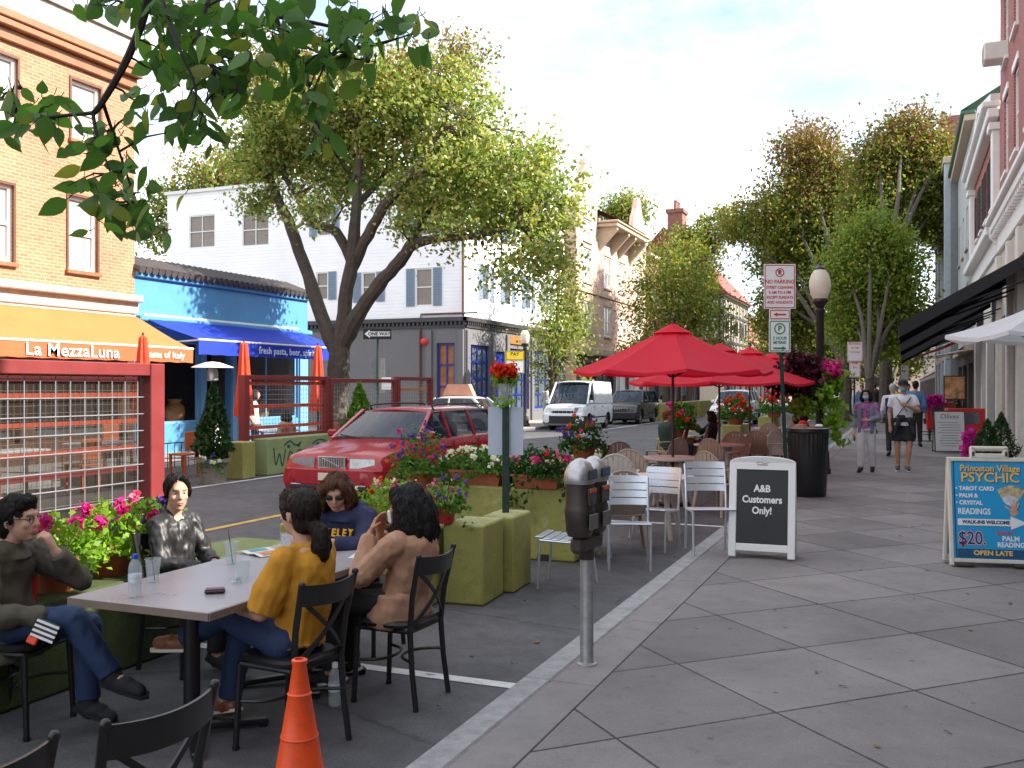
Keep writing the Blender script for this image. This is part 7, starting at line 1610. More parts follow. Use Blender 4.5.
# ================================================================ people
def skinmat(n, c): return mat(n, c, .62, var=.07, scale=18, spec=.25)
SK = {'a': skinmat('skin_light', (.52, .30, .21, 1)), 'b': skinmat('skin_tan', (.42, .225, .14, 1)), 'c': skinmat('skin_brown', (.33, .17, .10, 1))}
def cloth(n, c, rough=.8, **k): return mat(n, c, rough, var=k.pop('var', .12), scale=k.pop('scale', 9), bump=.25, bscale=220, **k)
def hairmat(n, c):
    if n in MC: return MC[n]
    m, nt, b = newmat(n); L = nt.links.new
    tc = nd(nt, 'ShaderNodeTexCoord'); mp = nd(nt, 'ShaderNodeMapping'); mp.inputs['Scale'].default_value = (60, 60, 5); L(tc.outputs['Object'], mp.inputs[0])
    q = nd(nt, 'ShaderNodeTexNoise', Scale=1.6, Detail=5., Roughness=.7); L(mp.outputs[0], q.inputs['Vector'])
    mr = nd(nt, 'ShaderNodeMapRange'); mr.inputs['From Min'].default_value = .3; mr.inputs['From Max'].default_value = .7; mr.inputs['To Min'].default_value = .45; mr.inputs['To Max'].default_value = 1.7; L(q.outputs['Fac'], mr.inputs['Value'])
    s_ = nd(nt, 'ShaderNodeVectorMath', operation='SCALE'); s_.inputs[0].default_value = c[:3]; L(mr.outputs[0], s_.inputs['Scale']); L(s_.outputs[0], b.inputs['Base Color'])
    b.inputs['Roughness'].default_value = .5; b.inputs['Specular IOR Level'].default_value = .28; bp = nd(nt, 'ShaderNodeBump', Strength=.9, Distance=.006); L(q.outputs['Fac'], bp.inputs['Height']); L(bp.outputs[0], b.inputs['Normal'])
    MC[n] = m; return m
HR = {'black': hairmat('hair_black', (.006, .005, .005)), 'dark': hairmat('hair_dark_brown', (.014, .008, .006)), 'brown': hairmat('hair_brown', (.085, .032, .014)), 'gray': hairmat('hair_gray', (.35, .33, .31)), 'red': hairmat('hair_auburn', (.14, .045, .018))}
def fuse(mb, m, vox, sm=4, amp=0., fr=14., seed=0., strand=None):
    me = evaluated(mb.mesh('fused', m, smooth=False), [('REMESH', dict(mode='VOXEL', voxel_size=vox)), ('SMOOTH', dict(factor=.5, iterations=sm))])
    if amp:
        n_ = len(me.vertices); co_ = np.empty(n_ * 3); me.vertices.foreach_get('co', co_); no = np.empty(n_ * 3); me.vertices.foreach_get('normal', no); co_ = co_.reshape(-1, 3); no = no.reshape(-1, 3)
        sc_ = strand or (1, 1, .7)
        d = np.array([noise.noise(Vector((c[0] * fr * sc_[0] + seed, c[1] * fr * sc_[1], c[2] * fr * sc_[2]))) + .5 * noise.noise(Vector((c[0] * fr * 2.3 + seed, c[1] * fr * 2.3, c[2] * fr * 2.1 * sc_[2]))) for c in co_])
        co_ += no * (d * amp)[:, None]; me.vertices.foreach_set('co', co_.reshape(-1)); me.update()
    if not me.materials: me.materials.append(m)
    me.polygons.foreach_set('use_smooth', [True] * len(me.polygons)); return me
def V(*a): return Vector(a)
def torso(mb, J, add=0., lo=0., hi=1., wide=1.):
    """elliptic rings along the spine between pelvis and neck"""
    pel, nk = V(*J['pel']), V(*J['neck']); ch = pel.lerp(nk, .62) + V(0, J.get('hunch', -.02), 0)
    sp = smooth_path([pel - V(0, 0, .06), pel, ch, nk], 5)
    prof = [(0, .12, .10), (.10, .158, .118), (.22, .165, .12), (.45, .138, .102), (.68, .160, .115), (.82, .168, .108), (.92, .13, .085), (1., .058, .055)]
    rings = []; n = len(sp); tw = J.get('twist', 0)
    for i, p in enumerate(sp):
        t = i / (n - 1)
        if t < lo - .01 or t > hi + .01: continue
        for k in range(len(prof) - 1):
            if prof[k][0] <= t <= prof[k + 1][0]: f = (t - prof[k][0]) / (prof[k + 1][0] - prof[k][0]); hw = prof[k][1] * (1 - f) + prof[k + 1][1] * f; hd = prof[k][2] * (1 - f) + prof[k + 1][2] * f; break
        hw = hw * wide * J.get('w', 1) + add; hd = hd * J.get('d', 1) + add; d = (sp[min(i + 1, n - 1)] - sp[max(i - 1, 0)]).normalized()
        x = V(math.cos(tw * t), math.sin(tw * t), 0); y = d.cross(x).normalized()
        rings.append([p + x * hw * math.cos(a) + y * hd * math.sin(a) for a in [2 * PI * k / 16 for k in range(16)]])
    mb.loft(rings)
def hand(mb, w, d, palm, s=1., curl=.6, th=1):
    """palm, four fingers of different length bent at two knuckles, thumb from the side; d = pointing, palm = palm normal"""
    d = V(*d).normalized(); pn = V(*palm); pn = (pn - d * pn.dot(d)).normalized(); sd = d.cross(pn) * th; w = V(*w)
    r = [[w + d * t * s + sd * hw * math.cos(a) * s + pn * hd * math.sin(a) * s for a in [2 * PI * k / 10 for k in range(10)]] for t, hw, hd in ((-.01, .024, .019), (.02, .032, .018), (.055, .040, .017), (.085, .040, .014), (.095, .034, .010))]
    mb.loft(r)
    for k, (o, l_) in enumerate(((.031, .070), (.011, .079), (-.010, .074), (-.030, .058))):
        p = w + d * .085 * s + sd * o * s; a = 0; q = d
        for seg, rr in ((.45, .0088), (.32, .008), (.25, .007)):
            a += curl * (.55 if seg == .45 else .8); q = (d * math.cos(a) + pn * math.sin(a)); e = p + q * l_ * seg * s; mb.cap(p, e, rr * s, rr * .92 * s, 7); p = e
    p = w + d * .025 * s + sd * .028 * s; e = p + (d * .55 + sd * .75 + pn * .35).normalized() * .042 * s; mb.cap(p, e, .0125 * s, .010 * s, 7); mb.cap(e, e + (d * .85 + sd * .15 + pn * .5).normalized() * .034 * s, .010 * s, .008 * s, 7)
def person(label, loc, rz, J, look, vox=.007, group=None, cat='person'):
    t = thing('person', label, cat, loc, rz, group); S = J.get('s', 1.); sk = SK[look.get('skin', 'a')]; near = vox < .009
    if S != 1.: t.scale = (S, S, S)
    hd = V(*J['head']); Hm = Matrix.Translation(hd) @ Matrix.Rotation(R(J.get('yaw', 0)), 4, 'Z') @ Matrix.Rotation(R(J.get('pitch', 0)), 4, 'X') @ Matrix.Rotation(R(J.get('roll', 0)), 4, 'Y') @ Matrix.Diagonal((J.get('hx', 1), J.get('hx', 1) * .5 + .5, 1, 1))
    nk = V(*J['neck']); b = MB()
    torso(b, J, 0., wide=1.)
    b.cap(nk - V(0, 0, .02), hd - V(0, .012, .06), .052, .05, 12)
    b.M = Hm
    b.ball((0, -.008, .022), (.076, .096, .098), 20, 14); b.ball((0, .024, -.03), (.062, .07, .082), 18, 12); b.ball((0, .055, -.088), (.030, .030, .024), 12, 8)
    b.ball((0, .082, .034), (.05, .018, .016), 10, 6)
    for s in (-1, 1): b.ball((s * .036, .064, -.022), (.026, .022, .022), 10, 8); b.ball((s * .076, -.012, -.008), (.012, .02, .032), 10, 8)
    b.cap((0, .092, .022), (0, .108, -.022), .0085, .0125, 8); b.ball((0, .098, -.024), (.017, .012, .009), 10, 6); b.ball((0, .084, -.056), (.024, .012, .009), 10, 6); b.ball((0, .078, -.068), (.02, .012, .008), 10, 6)
    b.M = Matrix.Identity(4)
    for s, q in ((1, 'R'), (-1, 'L')):
        sh, el, wr = V(*J['sh' + q]), V(*J['el' + q]), V(*J['wr' + q])
        b.cap(sh, el, .048, .040, 12); b.cap(el, wr, .040, .027, 12)
        hdr = J.get('hand' + q, (tuple((wr - el).normalized()), (0, 0, -1), .5)); hand(b, wr + V(*hdr[0]).normalized() * .012, hdr[0], hdr[1], J.get('hs', .95), hdr[2], s if len(hdr) < 4 else hdr[3])
        hp, kn, an, to = V(*J['hip' + q]), V(*J['kn' + q]), V(*J['an' + q]), V(*J['to' + q])
        b.cap(hp, kn, .082, .057, 14); b.tube(smooth_path([kn, kn.lerp(an, .28) + (an - kn).cross(V(1, 0, 0)).normalized() * -.008, kn.lerp(an, .6), an], 3), lerp_list([.056, .056, .045, .036], 10), 12); b.cap(an, to, .038, .028, 10)
    body_ = link('body', fuse(b, sk, vox, 3), t)
    # face details
    if near:
        E = MB(); I_ = MB()
        for s in (-1, 1):
            e = MB(); e.M = Hm; e.ball((s * .031, .076, .008), (.0125, .0085, .0065), 12, 8); eo = e.build('eye', mat('eye_white', (.34, .31, .29, 1), .3), t)
            e = MB(); e.M = Hm; e.ball((s * .031, .0830, .008), (.0056, .0032, .0056), 10, 6); e.build('iris', M['signk'], eo)
            e = MB(); e.M = Hm; e.tube(smooth_path([(s * .014, .089, .025), (s * .032, .0885, .030), (s * .05, .075, .025)], 3), .0026, 6, flat=.6); e.build('eyebrow', HR[look.get('hair', 'dark')], t)
        e = MB(); e.M = Hm; e.ball((0, .0895, -.056), (.023, .0075, .0052), 12, 6); e.ball((0, .0865, -.066), (.019, .0075, .006), 12, 6); e.build('lips', mat('lip_color', (.36, .10, .085, 1), .4), t)
    # hair
    h = MB(); h.M = Hm; st_ = look.get('style', 'short'); hm = HR[look.get('hair', 'dark')]
    h.ball((0, -.022 if st_ != 'tail' else -.032, .034), (.086, .098, .098), 20, 14); h.ball((0, .03 if st_ != 'tail' else .006, .075), (.07, .055, .045), 14, 10)
    if st_ in ('tail', 'short', 'cap'): h.ball((0, -.05, -.03), (.066, .062, .07), 14, 10)
    if st_ == 'short':
        h.ball((0, .045, .10), (.06, .05, .03), 14, 8)
        for s in (-1, 1): h.cap((s * .076, .012, .05), (s * .076, .004, -.005), .013, .007, 8)
    if st_ == 'tail':
        for s in (-1, 1): h.tube(smooth_path([(s * .012, .062, .108), (s * .05, .058, .08), (s * .074, .03, .02), (s * .08, -.01, -.03)], 4), lerp_list([.012, .016, .014, .009], 13), 8)
        h.tube(smooth_path([(0, -.10, -.045), (.005, -.145, -.075), (.01, -.15, -.15), (.012, -.13, -.21), (.01, -.12, -.245)], 4), lerp_list([.03, .042, .052, .046, .02], 17), 12)
    if st_ in ('bob', 'long'):
        dn = -.13 if st_ == 'bob' else -.22
        for s in (-1, 1):
            for k, (x, y) in enumerate(((.08, .035), (.09, .0), (.086, -.035), (.07, -.07))): h.tube(smooth_path([(s * x * .85, y + .01, .06), (s * x * 1.06, y, -.01), (s * x * (1.16 + .05 * (k % 2)), y - .004, dn * .55), (s * x * 1.0, y + .01, dn * (.9 + .12 * k))], 4), lerp_list([.026, .031, .034, .016], 13), 10)
        for x in (-.045, 0, .045): h.tube(smooth_path([(x, -.09, .04), (x * 1.1, -.115, -.04), (x * 1.15, -.115, dn * .7), (x, -.10, dn * 1.15)], 4), lerp_list([.035, .04, .042, .018], 13), 10)
        for s in (-1, 1): h.tube(smooth_path([(s * .008, .055, .112), (s * .045, .072, .085), (s * .073, .058, .03)], 4), lerp_list([.012, .018, .014], 9), 8)
    ho = link('hair', fuse(h, hm, max(vox, .007), 2, .010 if near else .005, 30, 3., (1, 1, .28)), t)
    if near: link('strands', strand_mesh(ho.data, Hm, st_, hm, 4200 if st_ in ('long', 'bob') else 3000), ho)
    if st_ == 'tail' and near: e = MB(); e.M = Hm @ Matrix.Translation((0.003, -.125, -.062)) @ Matrix.Rotation(R(60), 4, 'X'); e.lathe([(.026, -.012), (.037, -.008), (.036, .008), (.026, .012)], 14); e.build('hair_tie', mat('scrunchie', (.20, .05, .04, 1), .8), ho)
    if st_ == 'cap':
        e = MB(); e.M = Hm; e.lathe([(.092, .03), (.096, .06), (.085, .105), (.05, .135), (0, .142)], 20, sy=1.12, c=(0, -.012, 0)); e.prism([(.085 * math.cos(a), .06 + .10 * math.sin(a)) for a in [PI * k / 12 for k in range(13)]], .03, .042); e.build('cap', look['capm'], t)
    # top
    top = look['top']; c = MB(); ad = top.get('add', .014); torso(c, J, ad, .0 if top.get('long') else .12, .97)
    pel = V(*J['pel'])
    for s, q in ((1, 'R'), (-1, 'L')):
        sh, el, wr = V(*J['sh' + q]), V(*J['el' + q]), V(*J['wr' + q]); puff = top.get('puff', 0); c.cap(nk - V(0, .0, .055), sh, .068 + ad * .4, .066 + ad * .4, 12); c.ball(sh, .058 + ad * .6 + puff * .4)
        if top['sleeve'] == 'long':
            c.cap(sh, el, .052 + ad, .046 + ad * .8, 12); e = el.lerp(wr, .93); c.tube([el, el.lerp(e, .5), e, e + (e - el).normalized() * .004], [.046 + ad * .8, .042 + ad * .7, .033 + ad * .7, .028 + ad * .5], 12)
        else:
            f = .98 if top['sleeve'] == 'elbow' else .62; e = sh.lerp(el, f); c.tube([sh, sh.lerp(e, .55), e, e + (e - sh).normalized() * .004], [.056 + ad, .058 + ad + puff, .05 + ad + puff * .7, .045], 12)
    c.tube([nk - V(0, 0, .07), nk - V(0, 0, .02), nk + V(0, .004, .012 if not top.get('low') else -.01), nk + V(0, .004, .016)], [.11, .082, .064 + ad * .4, .05], 14)
    if top.get('hem'):
        hz, hw, hdp, yo = top['hem']; c.loft([[V(pel.x + (.165 + ad) * math.cos(a), pel.y + (.118 + ad) * math.sin(a), pel.z + .06) for a in [2 * PI * k / 16 for k in range(16)]], [V(pel.x + hw * math.cos(a), pel.y + yo + hdp * math.sin(a), pel.z - hz) for a in [2 * PI * k / 16 for k in range(16)]]])
    if top.get('collar'):
        for s in (-1, 1): c.tube(smooth_path([nk + V(s * .015, -.06, .035), nk + V(s * .062, -.02, .03), nk + V(s * .055, .045, -.01), nk + V(s * .028, .085, -.08), nk + V(s * .02, .105, -.16)], 3), lerp_list([.02, .024, .022, .02, .008], 13), 8)
    if top.get('hood'):
        c.tube(smooth_path([nk + V(-.09, .05, -.03), nk + V(-.105, -.03, .01), nk + V(-.06, -.09, .015), nk + V(0, -.11, .01), nk + V(.06, -.09, .015), nk + V(.105, -.03, .01), nk + V(.09, .05, -.03)], 3), lerp_list([.02, .04, .045, .05, .045, .04, .02], 19), 10)
    to_ = link(top.get('name', 'jacket'), fuse(c, top['m'], vox * 1.1, 3, top.get('fold', .009), top.get('ff', 13), hash(label) % 17), t)
    # trousers
    tr = look['legs']; c = MB(); ad = tr.get('add', .010)
    p2 = dict(J); torso(c, J, ad * .8, 0, .28)
    for q in 'RL':
        hp, kn, an = V(*J['hip' + q]), V(*J['kn' + q]), V(*J['an' + q]); c.ball(hp, .088 + ad)
        if tr.get('short'): e = hp.lerp(kn, .82); c.tube([hp, e, e + (e - hp).normalized() * .004], [.09 + ad, .085 + ad * 2, .07], 14)
        else:
            e = kn.lerp(an, tr.get('len', .93)); c.cap(hp, kn, .085 + ad, .060 + ad, 14); c.tube([kn, kn.lerp(e, .4), e, e + (e - kn).normalized() * .004], [.060 + ad, .055 + ad * 1.2, .046 + ad * 1.4, .036 + ad], 14)
    link('shorts' if tr.get('short') else 'trousers', fuse(c, tr['m'], vox * 1.1, 3, .006, 15, 5.), t)
    sh_ = look['shoes']
    for q in 'RL':
        an, to = V(*J['an' + q]), V(*J['to' + q]); d = (to - an); d.z *= .6; d.normalize(); up = (an - V(*J['kn' + q])).normalized() * -1; c = MB()
        c.cap(an - up * .02 - d * .03, to, .047, .036, 12); c.cap(an - up * .035, an.lerp(to, .5), .045, .044, 12)
        if sh_.get('boot'): c.cap(an + up * .09, an, .048, .048, 12)
        so_ = link('shoe', fuse(c, sh_['m'], max(vox, .008), 2), t)
        c = MB(); xx = d.cross(up).normalized(); bz_ = xx.cross(d).normalized(); base = an - bz_ * .068
        L_ = (to - an).length; c.loft([[an - bz_ * (.034 if k else .05) + d * t_ + xx * x_ for t_, x_ in ((-.07, -.028), (-.05, -.036), (L_ * .6, -.042), (L_ + .03, -.034), (L_ + .055, 0), (L_ + .03, .034), (L_ * .6, .042), (-.05, .036), (-.07, .028))] for k in (0, 1)]); c.build('sole', sh_.get('sole', sh_['m']), so_)
    t['_'] = 0; del t['_']
    return t, Hm
BLK = cloth('black_cloth', (.014, .014, .016, 1)); JEAN = cloth('dark_denim', (.018, .032, .075, 1)); JEAN2 = cloth('blue_denim', (.014, .034, .095, 1))
SEAT = dict(pel=(0, -.05, .545), neck=(0, -.08, .985), head=(0, -.05, 1.125), shR=(.165, -.07, .93), shL=(-.165, -.07, .93), elR=(.22, -.01, .67), elL=(-.22, -.01, .67), wrR=(.09, .2, .62), wrL=(-.09, .2, .62),
            hipR=(.085, -.02, .53), hipL=(-.085, -.02, .53), knR=(.10, .38, .53), knL=(-.10, .38, .53), anR=(.1, .36, .10), anL=(-.1, .36, .10), toR=(.12, .50, .045), toL=(-.12, .50, .045))
def pose(base, **k): d = dict(base); d.update(k); return d
tan_shoe = mat('brown_leather_shoe', (.22, .075, .03, 1), .45, var=.15); wsole = mat('pale_rubber_sole', (.62, .58, .5, 1), .6)
# --- woman in mustard top, back to the camera
person('woman in a mustard top with a low ponytail, her back to the camera', (-2.84, 3.97, 0), R(84),
       pose(SEAT, w=.88, neck=(0, -.09, 1.0), head=(0, -.05, 1.15), hunch=-.03, shR=(.15, -.08, .935), shL=(-.15, -.08, .935), elL=(-.215, .0, .69), wrL=(-.10, .25, .66), elR=(.22, .08, .70), wrR=(.12, .30, .70), yaw=-8, handL=((.5, .85, .0), (0, 0, -1), .4),
            knL=(-.07, .38, .62), anL=(-.13, .62, .46), toL=(-.16, .76, .44), knR=(.09, .42, .54), anR=(.06, .48, .11), toR=(.07, .61, .05)),
       dict(skin='a', hair='dark', style='tail', top=dict(name='blouse', m=cloth('mustard_cloth', (.50, .225, .012, 1)), sleeve='elbow', puff=.018, add=.013, fold=.014, ff=11), legs=dict(m=JEAN2), shoes=dict(m=tan_shoe, sole=wsole)))
# --- woman in tan jacket
tj, Hm = person('woman in a tan jacket pressing a tissue to her face', (-2.73, 4.83, 0), R(88),
       pose(SEAT, w=.9, neck=(0, -.10, .965), head=(.0, -.085, 1.095), pitch=-6, yaw=12, hunch=-.04, shR=(.15, -.09, .90), shL=(-.15, -.09, .90), elL=(-.19, .12, .70), wrL=(-.075, .125, .93), elR=(.2, .12, .72), wrR=(.05, .14, .91), handL=((.3, -.25, .9), (.5, -.8, .1), .5), handR=((-.3, -.25, .9), (-.5, -.8, .1), .5), anR=(.12, .40, .10), toR=(.13, .54, .045)),
       dict(skin='b', hair='black', style='long', top=dict(m=cloth('tan_jacket_cloth', (.42, .235, .15, 1)), sleeve='long', add=.022, fold=.015, ff=12, long=True, hem=(.12, .24, .19, .03), collar=True), legs=dict(m=BLK), shoes=dict(m=BLK, sole=wsole)))
e = MB(); e.M = Hm; e.box((-.03, .108, -.05), (.06, .02, .075), .008, M=Matrix.Rotation(.5, 3, 'Z')); o = e.build('tissue', M['signw'], None); o.location = tj.location; o.rotation_euler = tj.rotation_euler; o.name = 'paper_tissue'; tag(o, 'white tissue held to the face of the woman in the tan jacket', 'tissue')
# --- woman in navy hoodie at the table end
nh, Hm = person('woman in a navy lettered hoodie and sunglasses looking down at the table end', (-3.46, 5.50, 0), R(178),
       pose(SEAT, neck=(0, .06, .96), head=(.02, .135, 1.085), pitch=-24, yaw=28, hunch=-.03, shR=(.17, .05, .91), shL=(-.17, .05, .91), elR=(.27, .22, .74), wrR=(.10, .42, .795), elL=(-.26, .22, .74), wrL=(-.13, .40, .80), handR=((-.7, .7, 0), (0, .1, -1), .5), handL=((.75, .6, .0), (0, .1, -1), .6)),
       dict(skin='a', hair='brown', style='bob', top=dict(name='hoodie', m=cloth('navy_sweatshirt', (.012, .018, .06, 1)), sleeve='long', add=.026, fold=.012, ff=10, hood=True), legs=dict(m=JEAN2), shoes=dict(m=BLK)))
e = MB(); e.M = Hm
for s in (-1, 1): e.ball((s * .033, .094, .008), (.027, .008, .018), 14, 8); e.tube([(s * .058, .088, .014), (s * .078, .03, .014), (s * .08, -.02, .006)], .0025, 5)
e.tube([(-.01, .1, .012), (.01, .1, .012)], .003, 5); e.build('sunglasses', M['signk'], nh)
Z = MB()
for ch, u in zip('BERKELEY', (-.145, -.107, -.068, -.026, .03, .066, .103, .142)):
    yb = .232 - .9 * u * u * 1.5; Z.text(ch, M4((-u, yb, .83), (-1, 2.0 * u, 0), (0, -.22, 1)), .068, .004, bold=.0028, sx=.95)
Z.build('lettering', mat('yellow_letters', (.70, .36, .02, 1), .7), nh, smooth=False)
# --- woman in black leather jacket
leather = mat('black_leather', (.014, .014, .015, 1), .48, var=.2, scale=9, bump=.08, bscale=30, spec=.5)
person('smiling woman in a black leather jacket with black hair tied back', (-4.34, 4.90, 0), R(-92),
       pose(SEAT, w=.86, hx=.91, pel=(0, -.06, .53), neck=(0, -.10, .945), head=(0, -.06, 1.085), yaw=-34, shR=(.14, -.09, .885), shL=(-.14, -.09, .885), elR=(.195, .0, .655), elL=(-.195, .0, .655), wrR=(.06, .2, .62), wrL=(-.06, .2, .64)),
       dict(skin='a', hair='black', style='tail', top=dict(m=leather, sleeve='long', add=.018, fold=.013, ff=16, collar=True, low=True), legs=dict(m=BLK), shoes=dict(m=BLK)))
# --- man in olive jacket
olive = cloth('olive_jacket_cloth', (.072, .064, .044, 1))
om, Hm = person('man in an olive jacket with dark hair and glasses, in profile at left', (-4.33, 3.60, 0), R(-80),
       pose(SEAT, w=1.06, d=1.08, pel=(0, -.05, .53), neck=(0, -.02, .955), head=(0, .04, 1.085), yaw=6, hunch=-.05, shR=(.175, -.02, .895), shL=(-.175, -.02, .895), elR=(.23, .05, .63), wrR=(.10, .30, .62), elL=(-.22, .24, .74), wrL=(-.06, .215, .915), handL=((.35, -.25, .9), (.3, -.8, 0), 1.25), handR=((-.6, .8, 0), (0, 0, -1), .5),
            knR=(.06, .41, .60), anR=(.02, .62, .30), toR=(.03, .77, .25), knL=(-.1, .38, .53), anL=(-.08, .40, .12), toL=(-.08, .53, .06)),
       dict(skin='a', hair='black', style='short', top=dict(m=olive, sleeve='long', add=.024, fold=.016, ff=11, long=True, hem=(.16, .25, .2, .0)), legs=dict(m=JEAN2), shoes=dict(m=mat('black_suede_boot', (.012, .012, .014, 1), .8), boot=True)))
e = MB(); e.M = Hm
for s in (-1, 1): e.lathe([(.018, -.002), (.021, 0), (.018, .002), (.018, -.002)], 16, c=(s * .032, .093, .006), M=Matrix.Rotation(R(90), 3, 'X')); e.tube([(s * .052, .088, .01), (s * .078, .02, .012), (s * .082, -.015, .006)], .0022, 5)
e.tube([(-.011, .096, .008), (.011, .096, .008)], .002, 5); e.build('glasses', M['trim'], om)
# striped pouch with orange tag at his hip
p = PD(46, 631, 4.72); t = thing('striped_pouch', 'black and white striped pouch with orange tab at the seated man\'s hip', 'pouch', p, TH)
mb = MB(); T_ = Matrix.Rotation(R(22), 4, 'Y') @ Matrix.Rotation(R(-12), 4, 'X'); mb.M = T_; mb.box((0, 0, 0), (.125, .03, .095), .008); mb.build('pouch', M['signk'], t)
mb = MB(); mb.M = T_
for k in range(4): mb.box((0, -.0155, -.036 + k * .024), (.118, .003, .012))
mb.build('stripes', M['signw'], t); mb = MB(); mb.M = T_; mb.box((-.04, -.004, -.062), (.05, .02, .04), .005); mb.build('tab', M['conem'], t)
# ---------------------------------------------------------------- walkers on the right sidewalk (face -y = towards the camera)
WALK = dict(pel=(0, 0, .93), neck=(0, -.01, 1.44), head=(0, .03, 1.60), shR=(.175, -.01, 1.38), shL=(-.175, -.01, 1.38), elR=(.235, -.06, 1.10), elL=(-.235, .0, 1.10), wrR=(.235, .06, .87), wrL=(-.235, .14, .88),
            hipR=(.085, 0, .90), hipL=(-.085, 0, .90), knR=(.095, .10, .50), knL=(-.095, .0, .49), anR=(.095, .10, .09), anL=(-.095, -.13, .10), toR=(.11, .25, .04), toL=(-.11, .01, .04))
blue_mask = mat('blue_mask', (.22, .48, .66, 1), .7); teal_mask = mat('teal_mask', (.06, .32, .38, 1), .7)
def mask(t, Hm, m):
    e = MB(); e.M = Hm; e.ball((0, .052, -.05), (.062, .062, .05), 14, 10)
    for s in (-1, 1): e.tube([(s * .055, .07, -.03), (s * .08, -.005, .0)], .003, 4)
    e.build('face_mask', m, t)
floral = mat('floral_print', (.30, .10, .26, 1), .8, var=.9, scale=22); gcard = cloth('gray_cardigan', (.17, .19, .24, 1))
def cardigan(t, m, J):
    """open front: two long side panels with sleeves worn over the top"""
    c = MB(); nk = V(*J['neck'])
    for s, q in ((1, 'R'), (-1, 'L')):
        sh, el, wr = V(*J['sh' + q]), V(*J['el' + q]), V(*J['wr' + q]); c.cap(sh, el, .066, .058, 12); c.tube([el, el.lerp(wr, .8), el.lerp(wr, .82)], [.058, .048, .04], 12); c.ball(sh, .068)
        c.loft([[V(s * x, y, z) for x, y in ((.09, .125), (.155, .1), (.182, .0), (.15, -.11), (.0, -.14), (.0, -.1), (.12, -.07), (.15, .0), (.08, .1))] for z in (.80, 1.0, 1.2, 1.36)])
    link('cardigan', fuse(c, m, .014, 2, .01, 10, 3.), t)
p = P(866.5, 472, KERB); J = pose(WALK, elL=(-.25, .05, 1.12), wrL=(-.08, .22, 1.08), handL=((.9, .3, 0), (0, -1, 0), .8))
lady, Hm = person('woman in white trousers and gray cardigan wearing a blue mask', (p.x, p.y, KERB), R(172), pose(J, s=.93), dict(skin='a', hair='black', style='bob', top=dict(name='top', m=floral, sleeve='short', add=.012), legs=dict(m=cloth('white_trouser_cloth', (.56, .55, .56, 1), var=.06), add=.02), shoes=dict(m=BLK)), .012)
mask(lady, Hm, blue_mask); cardigan(lady, gcard, J)
p = P(903, 471, KERB)
man, Hm = person('man in a white t-shirt, black shorts, cap and teal mask', (p.x, p.y, KERB), R(186), pose(WALK, w=1.12, d=1.15, s=1.03, elL=(-.27, .04, 1.14), wrL=(-.05, .22, 1.24), handL=((.85, .2, .3), (0, -1, 0), .8), knR=(.1, .03, .5), anR=(.09, -.05, .09), toR=(.11, .1, .04), knL=(-.1, .08, .5), anL=(-.07, .06, .09), toL=(-.08, .21, .04)),
       dict(skin='b', hair='black', style='cap', capm=BLK, top=dict(name='t_shirt', m=cloth('white_t_shirt', (.64, .64, .68, 1), var=.05), sleeve='short', add=.02, fold=.01, ff=10), legs=dict(m=BLK, short=True, add=.018), shoes=dict(m=mat('gray_sneaker', (.06, .06, .065, 1), .7), sole=wsole)), .012)
mask(man, Hm, teal_mask)
e = MB(); e.tube(smooth_path([(-.13, .10, 1.40), (-.02, .16, 1.25), (.12, .17, 1.05), (.2, .08, .93)], 4), .014, 6, flat=.4); e.tube(smooth_path([(.13, .10, 1.40), (.04, .16, 1.28), (-.06, .17, 1.12)], 4), .012, 6, flat=.4); e.box((.05, .185, 1.02), (.14, .05, .1), .02); e.build('strap_bag', BLK, man)
e = MB(); e.loft([[V(.215 * math.cos(a), .17 * math.sin(a), z) for a in [2 * PI * k / 14 for k in range(14)]] for z in (.93, 1.02)])
for s in (-1, 1): e.loft([[V(s * (.17 + dx), y, z) for dx, y in ((0, -.13), (.05, -.1), (.05, .1), (0, .13))] for dx_, z in ((0, 1.0), (0, .62))]); e.cap((s * .1, .19, .98), (s * .17, .21, .70), .05, .035, 8)
link('tied_jacket', fuse(e, BLK, .014, 2, .02, 9, 2.), man)
def walker(label, px, D, rz, look, **k):
    p = PD(px, 400, D); return person(label, (p.x, p.y, KERB), R(rz), pose(WALK, **k), look, .02)
navyv = cloth('navy_vest', (.012, .03, .10, 1)); denim = cloth('denim_shirt', (.07, .15, .28, 1)); wsh = cloth('white_shirt', (.6, .6, .62, 1))
vm, Hm = walker('gray haired person in a navy vest walking away behind the white t-shirt man', 893, 22.5, 4, dict(skin='a', hair='gray', style='short', top=dict(name='shirt', m=wsh, sleeve='long', add=.014), legs=dict(m=BLK), shoes=dict(m=BLK)))
c = MB(); torso(c, WALK, .03, .1, .92); link('vest', fuse(c, navyv, .018, 2), vm)
walker('man in a denim shirt walking away beside the storefronts', 915.5, 26, -6, dict(skin='b', hair='black', style='short', top=dict(name='shirt', m=denim, sleeve='long', add=.02), legs=dict(m=BLK), shoes=dict(m=BLK)), s=1.05)
for i, (px, D, rz, m_, hr, lb) in enumerate(((862, 40, 180, denim, 'black', 'distant walker in blue near the far parking sign'), (875, 44, 0, BLK, 'dark', 'distant walker in black at the left of the far group'), (908, 36, 180, navyv, 'dark', 'distant walker in navy behind the denim shirt man'), (897, 46, 180, cloth('yellow_shirt', (.55, .38, .03, 1)), 'dark', 'distant walker in a yellow shirt on the right sidewalk'), (884, 50, 0, cloth('maroon_shirt', (.2, .03, .04, 1)), 'dark', 'distant walker in maroon in the far group'))):
    walker(lb, px, D, rz, dict(skin='b', hair=hr, style='short', top=dict(name='shirt', m=m_, sleeve='long', add=.02), legs=dict(m=JEAN if i % 2 else BLK), shoes=dict(m=BLK)), s=(1.0, 1.04, 1.02, .97, 1.03)[i])
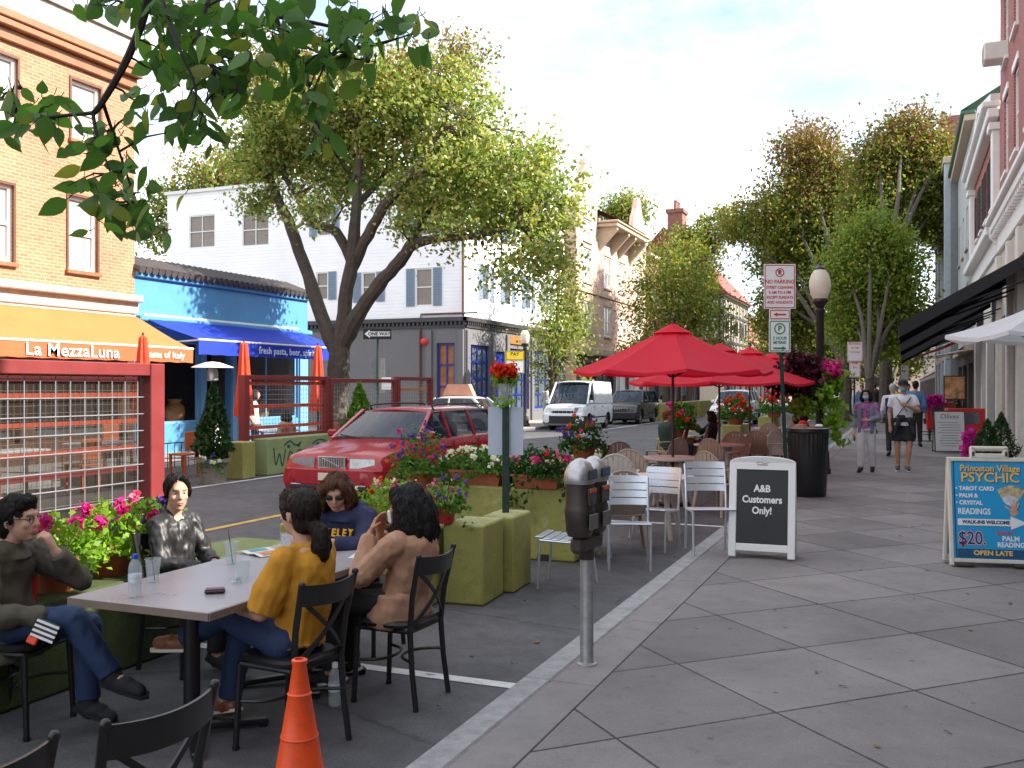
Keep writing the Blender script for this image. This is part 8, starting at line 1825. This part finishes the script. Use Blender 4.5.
# ---------------------------------------------------------------- people across the street and at the umbrella tables
def sitter(label, x, y, rz, look, z=0., **k): return person(label, (x, y, z), R(rz), pose(SEAT, **k), look, .018)
dkg = cloth('dark_green_jacket', (.02, .05, .04, 1)); beige = cloth('beige_coat', (.38, .30, .20, 1))
sitter('diner in a dark green jacket with auburn hair under the umbrellas', -4.5, 19.4, -50, dict(skin='a', hair='red', style='short', top=dict(m=dkg, sleeve='long', add=.03), legs=dict(m=JEAN), shoes=dict(m=BLK)), w=1.1, s=1.06)
sitter('dark haired diner in black facing the dark green jacket', -4.1, 21.4, 100, dict(skin='a', hair='black', style='bob', top=dict(name='sweater', m=BLK, sleeve='long', add=.02), legs=dict(m=JEAN), shoes=dict(m=BLK)), elR=(.2, .15, .75), wrR=(.06, .25, .92))
sitter('dark haired diner seen from behind near the far red umbrella', -2.6, 26.6, -60, dict(skin='b', hair='black', style='bob', top=dict(name='sweater', m=BLK, sleeve='long', add=.02), legs=dict(m=BLK), shoes=dict(m=BLK)), s=1.06)
sitter('diner in a bright red top beside the litter bin', -2.3, 23.2, 100, dict(skin='a', hair='dark', style='bob', top=dict(name='top', m=cloth('scarlet_top', (.6, .02, .025, 1)), sleeve='long', add=.02), legs=dict(m=JEAN), shoes=dict(m=BLK)))
sitter('person in a beige coat seated behind the panel over the mural', -13.1, 18.0, 95, dict(skin='a', hair='dark', style='bob', top=dict(m=beige, sleeve='long', add=.03, long=True), legs=dict(m=BLK), shoes=dict(m=BLK)))
p = onX(254, 400, -13.9); person('person in jeans standing behind the closed umbrella at the blue shop', (-13.9, p.y, 0), R(-60), WALK, dict(skin='a', hair='dark', style='bob', top=dict(name='shirt', m=wsh, sleeve='short', add=.02), legs=dict(m=JEAN2), shoes=dict(m=BLK)), .018)
p = onX(547, 400, -14.9); person('pedestrian all in white on the far sidewalk before the blue windows', (-14.9, p.y, KERB), R(30), WALK, dict(skin='b', hair='dark', style='short', top=dict(name='shirt', m=wsh, sleeve='long', add=.03), legs=dict(m=wsh, add=.02), shoes=dict(m=BLK)), .022)
for i, (x, y, m_) in enumerate(((-12.8, 50.5, BLK), (-13.2, 55, wsh), (-12.9, 60, BLK))): sitter(['far diner in black behind the first far green block', 'far diner in white behind the far green blocks', 'far diner in black at the far end of the green blocks'][i], x, y, 60 - 70 * i, dict(skin='b', hair='dark', style='bob', top=dict(name='top', m=m_, sleeve='long', add=.03), legs=dict(m=JEAN), shoes=dict(m=BLK)), s=1.05)
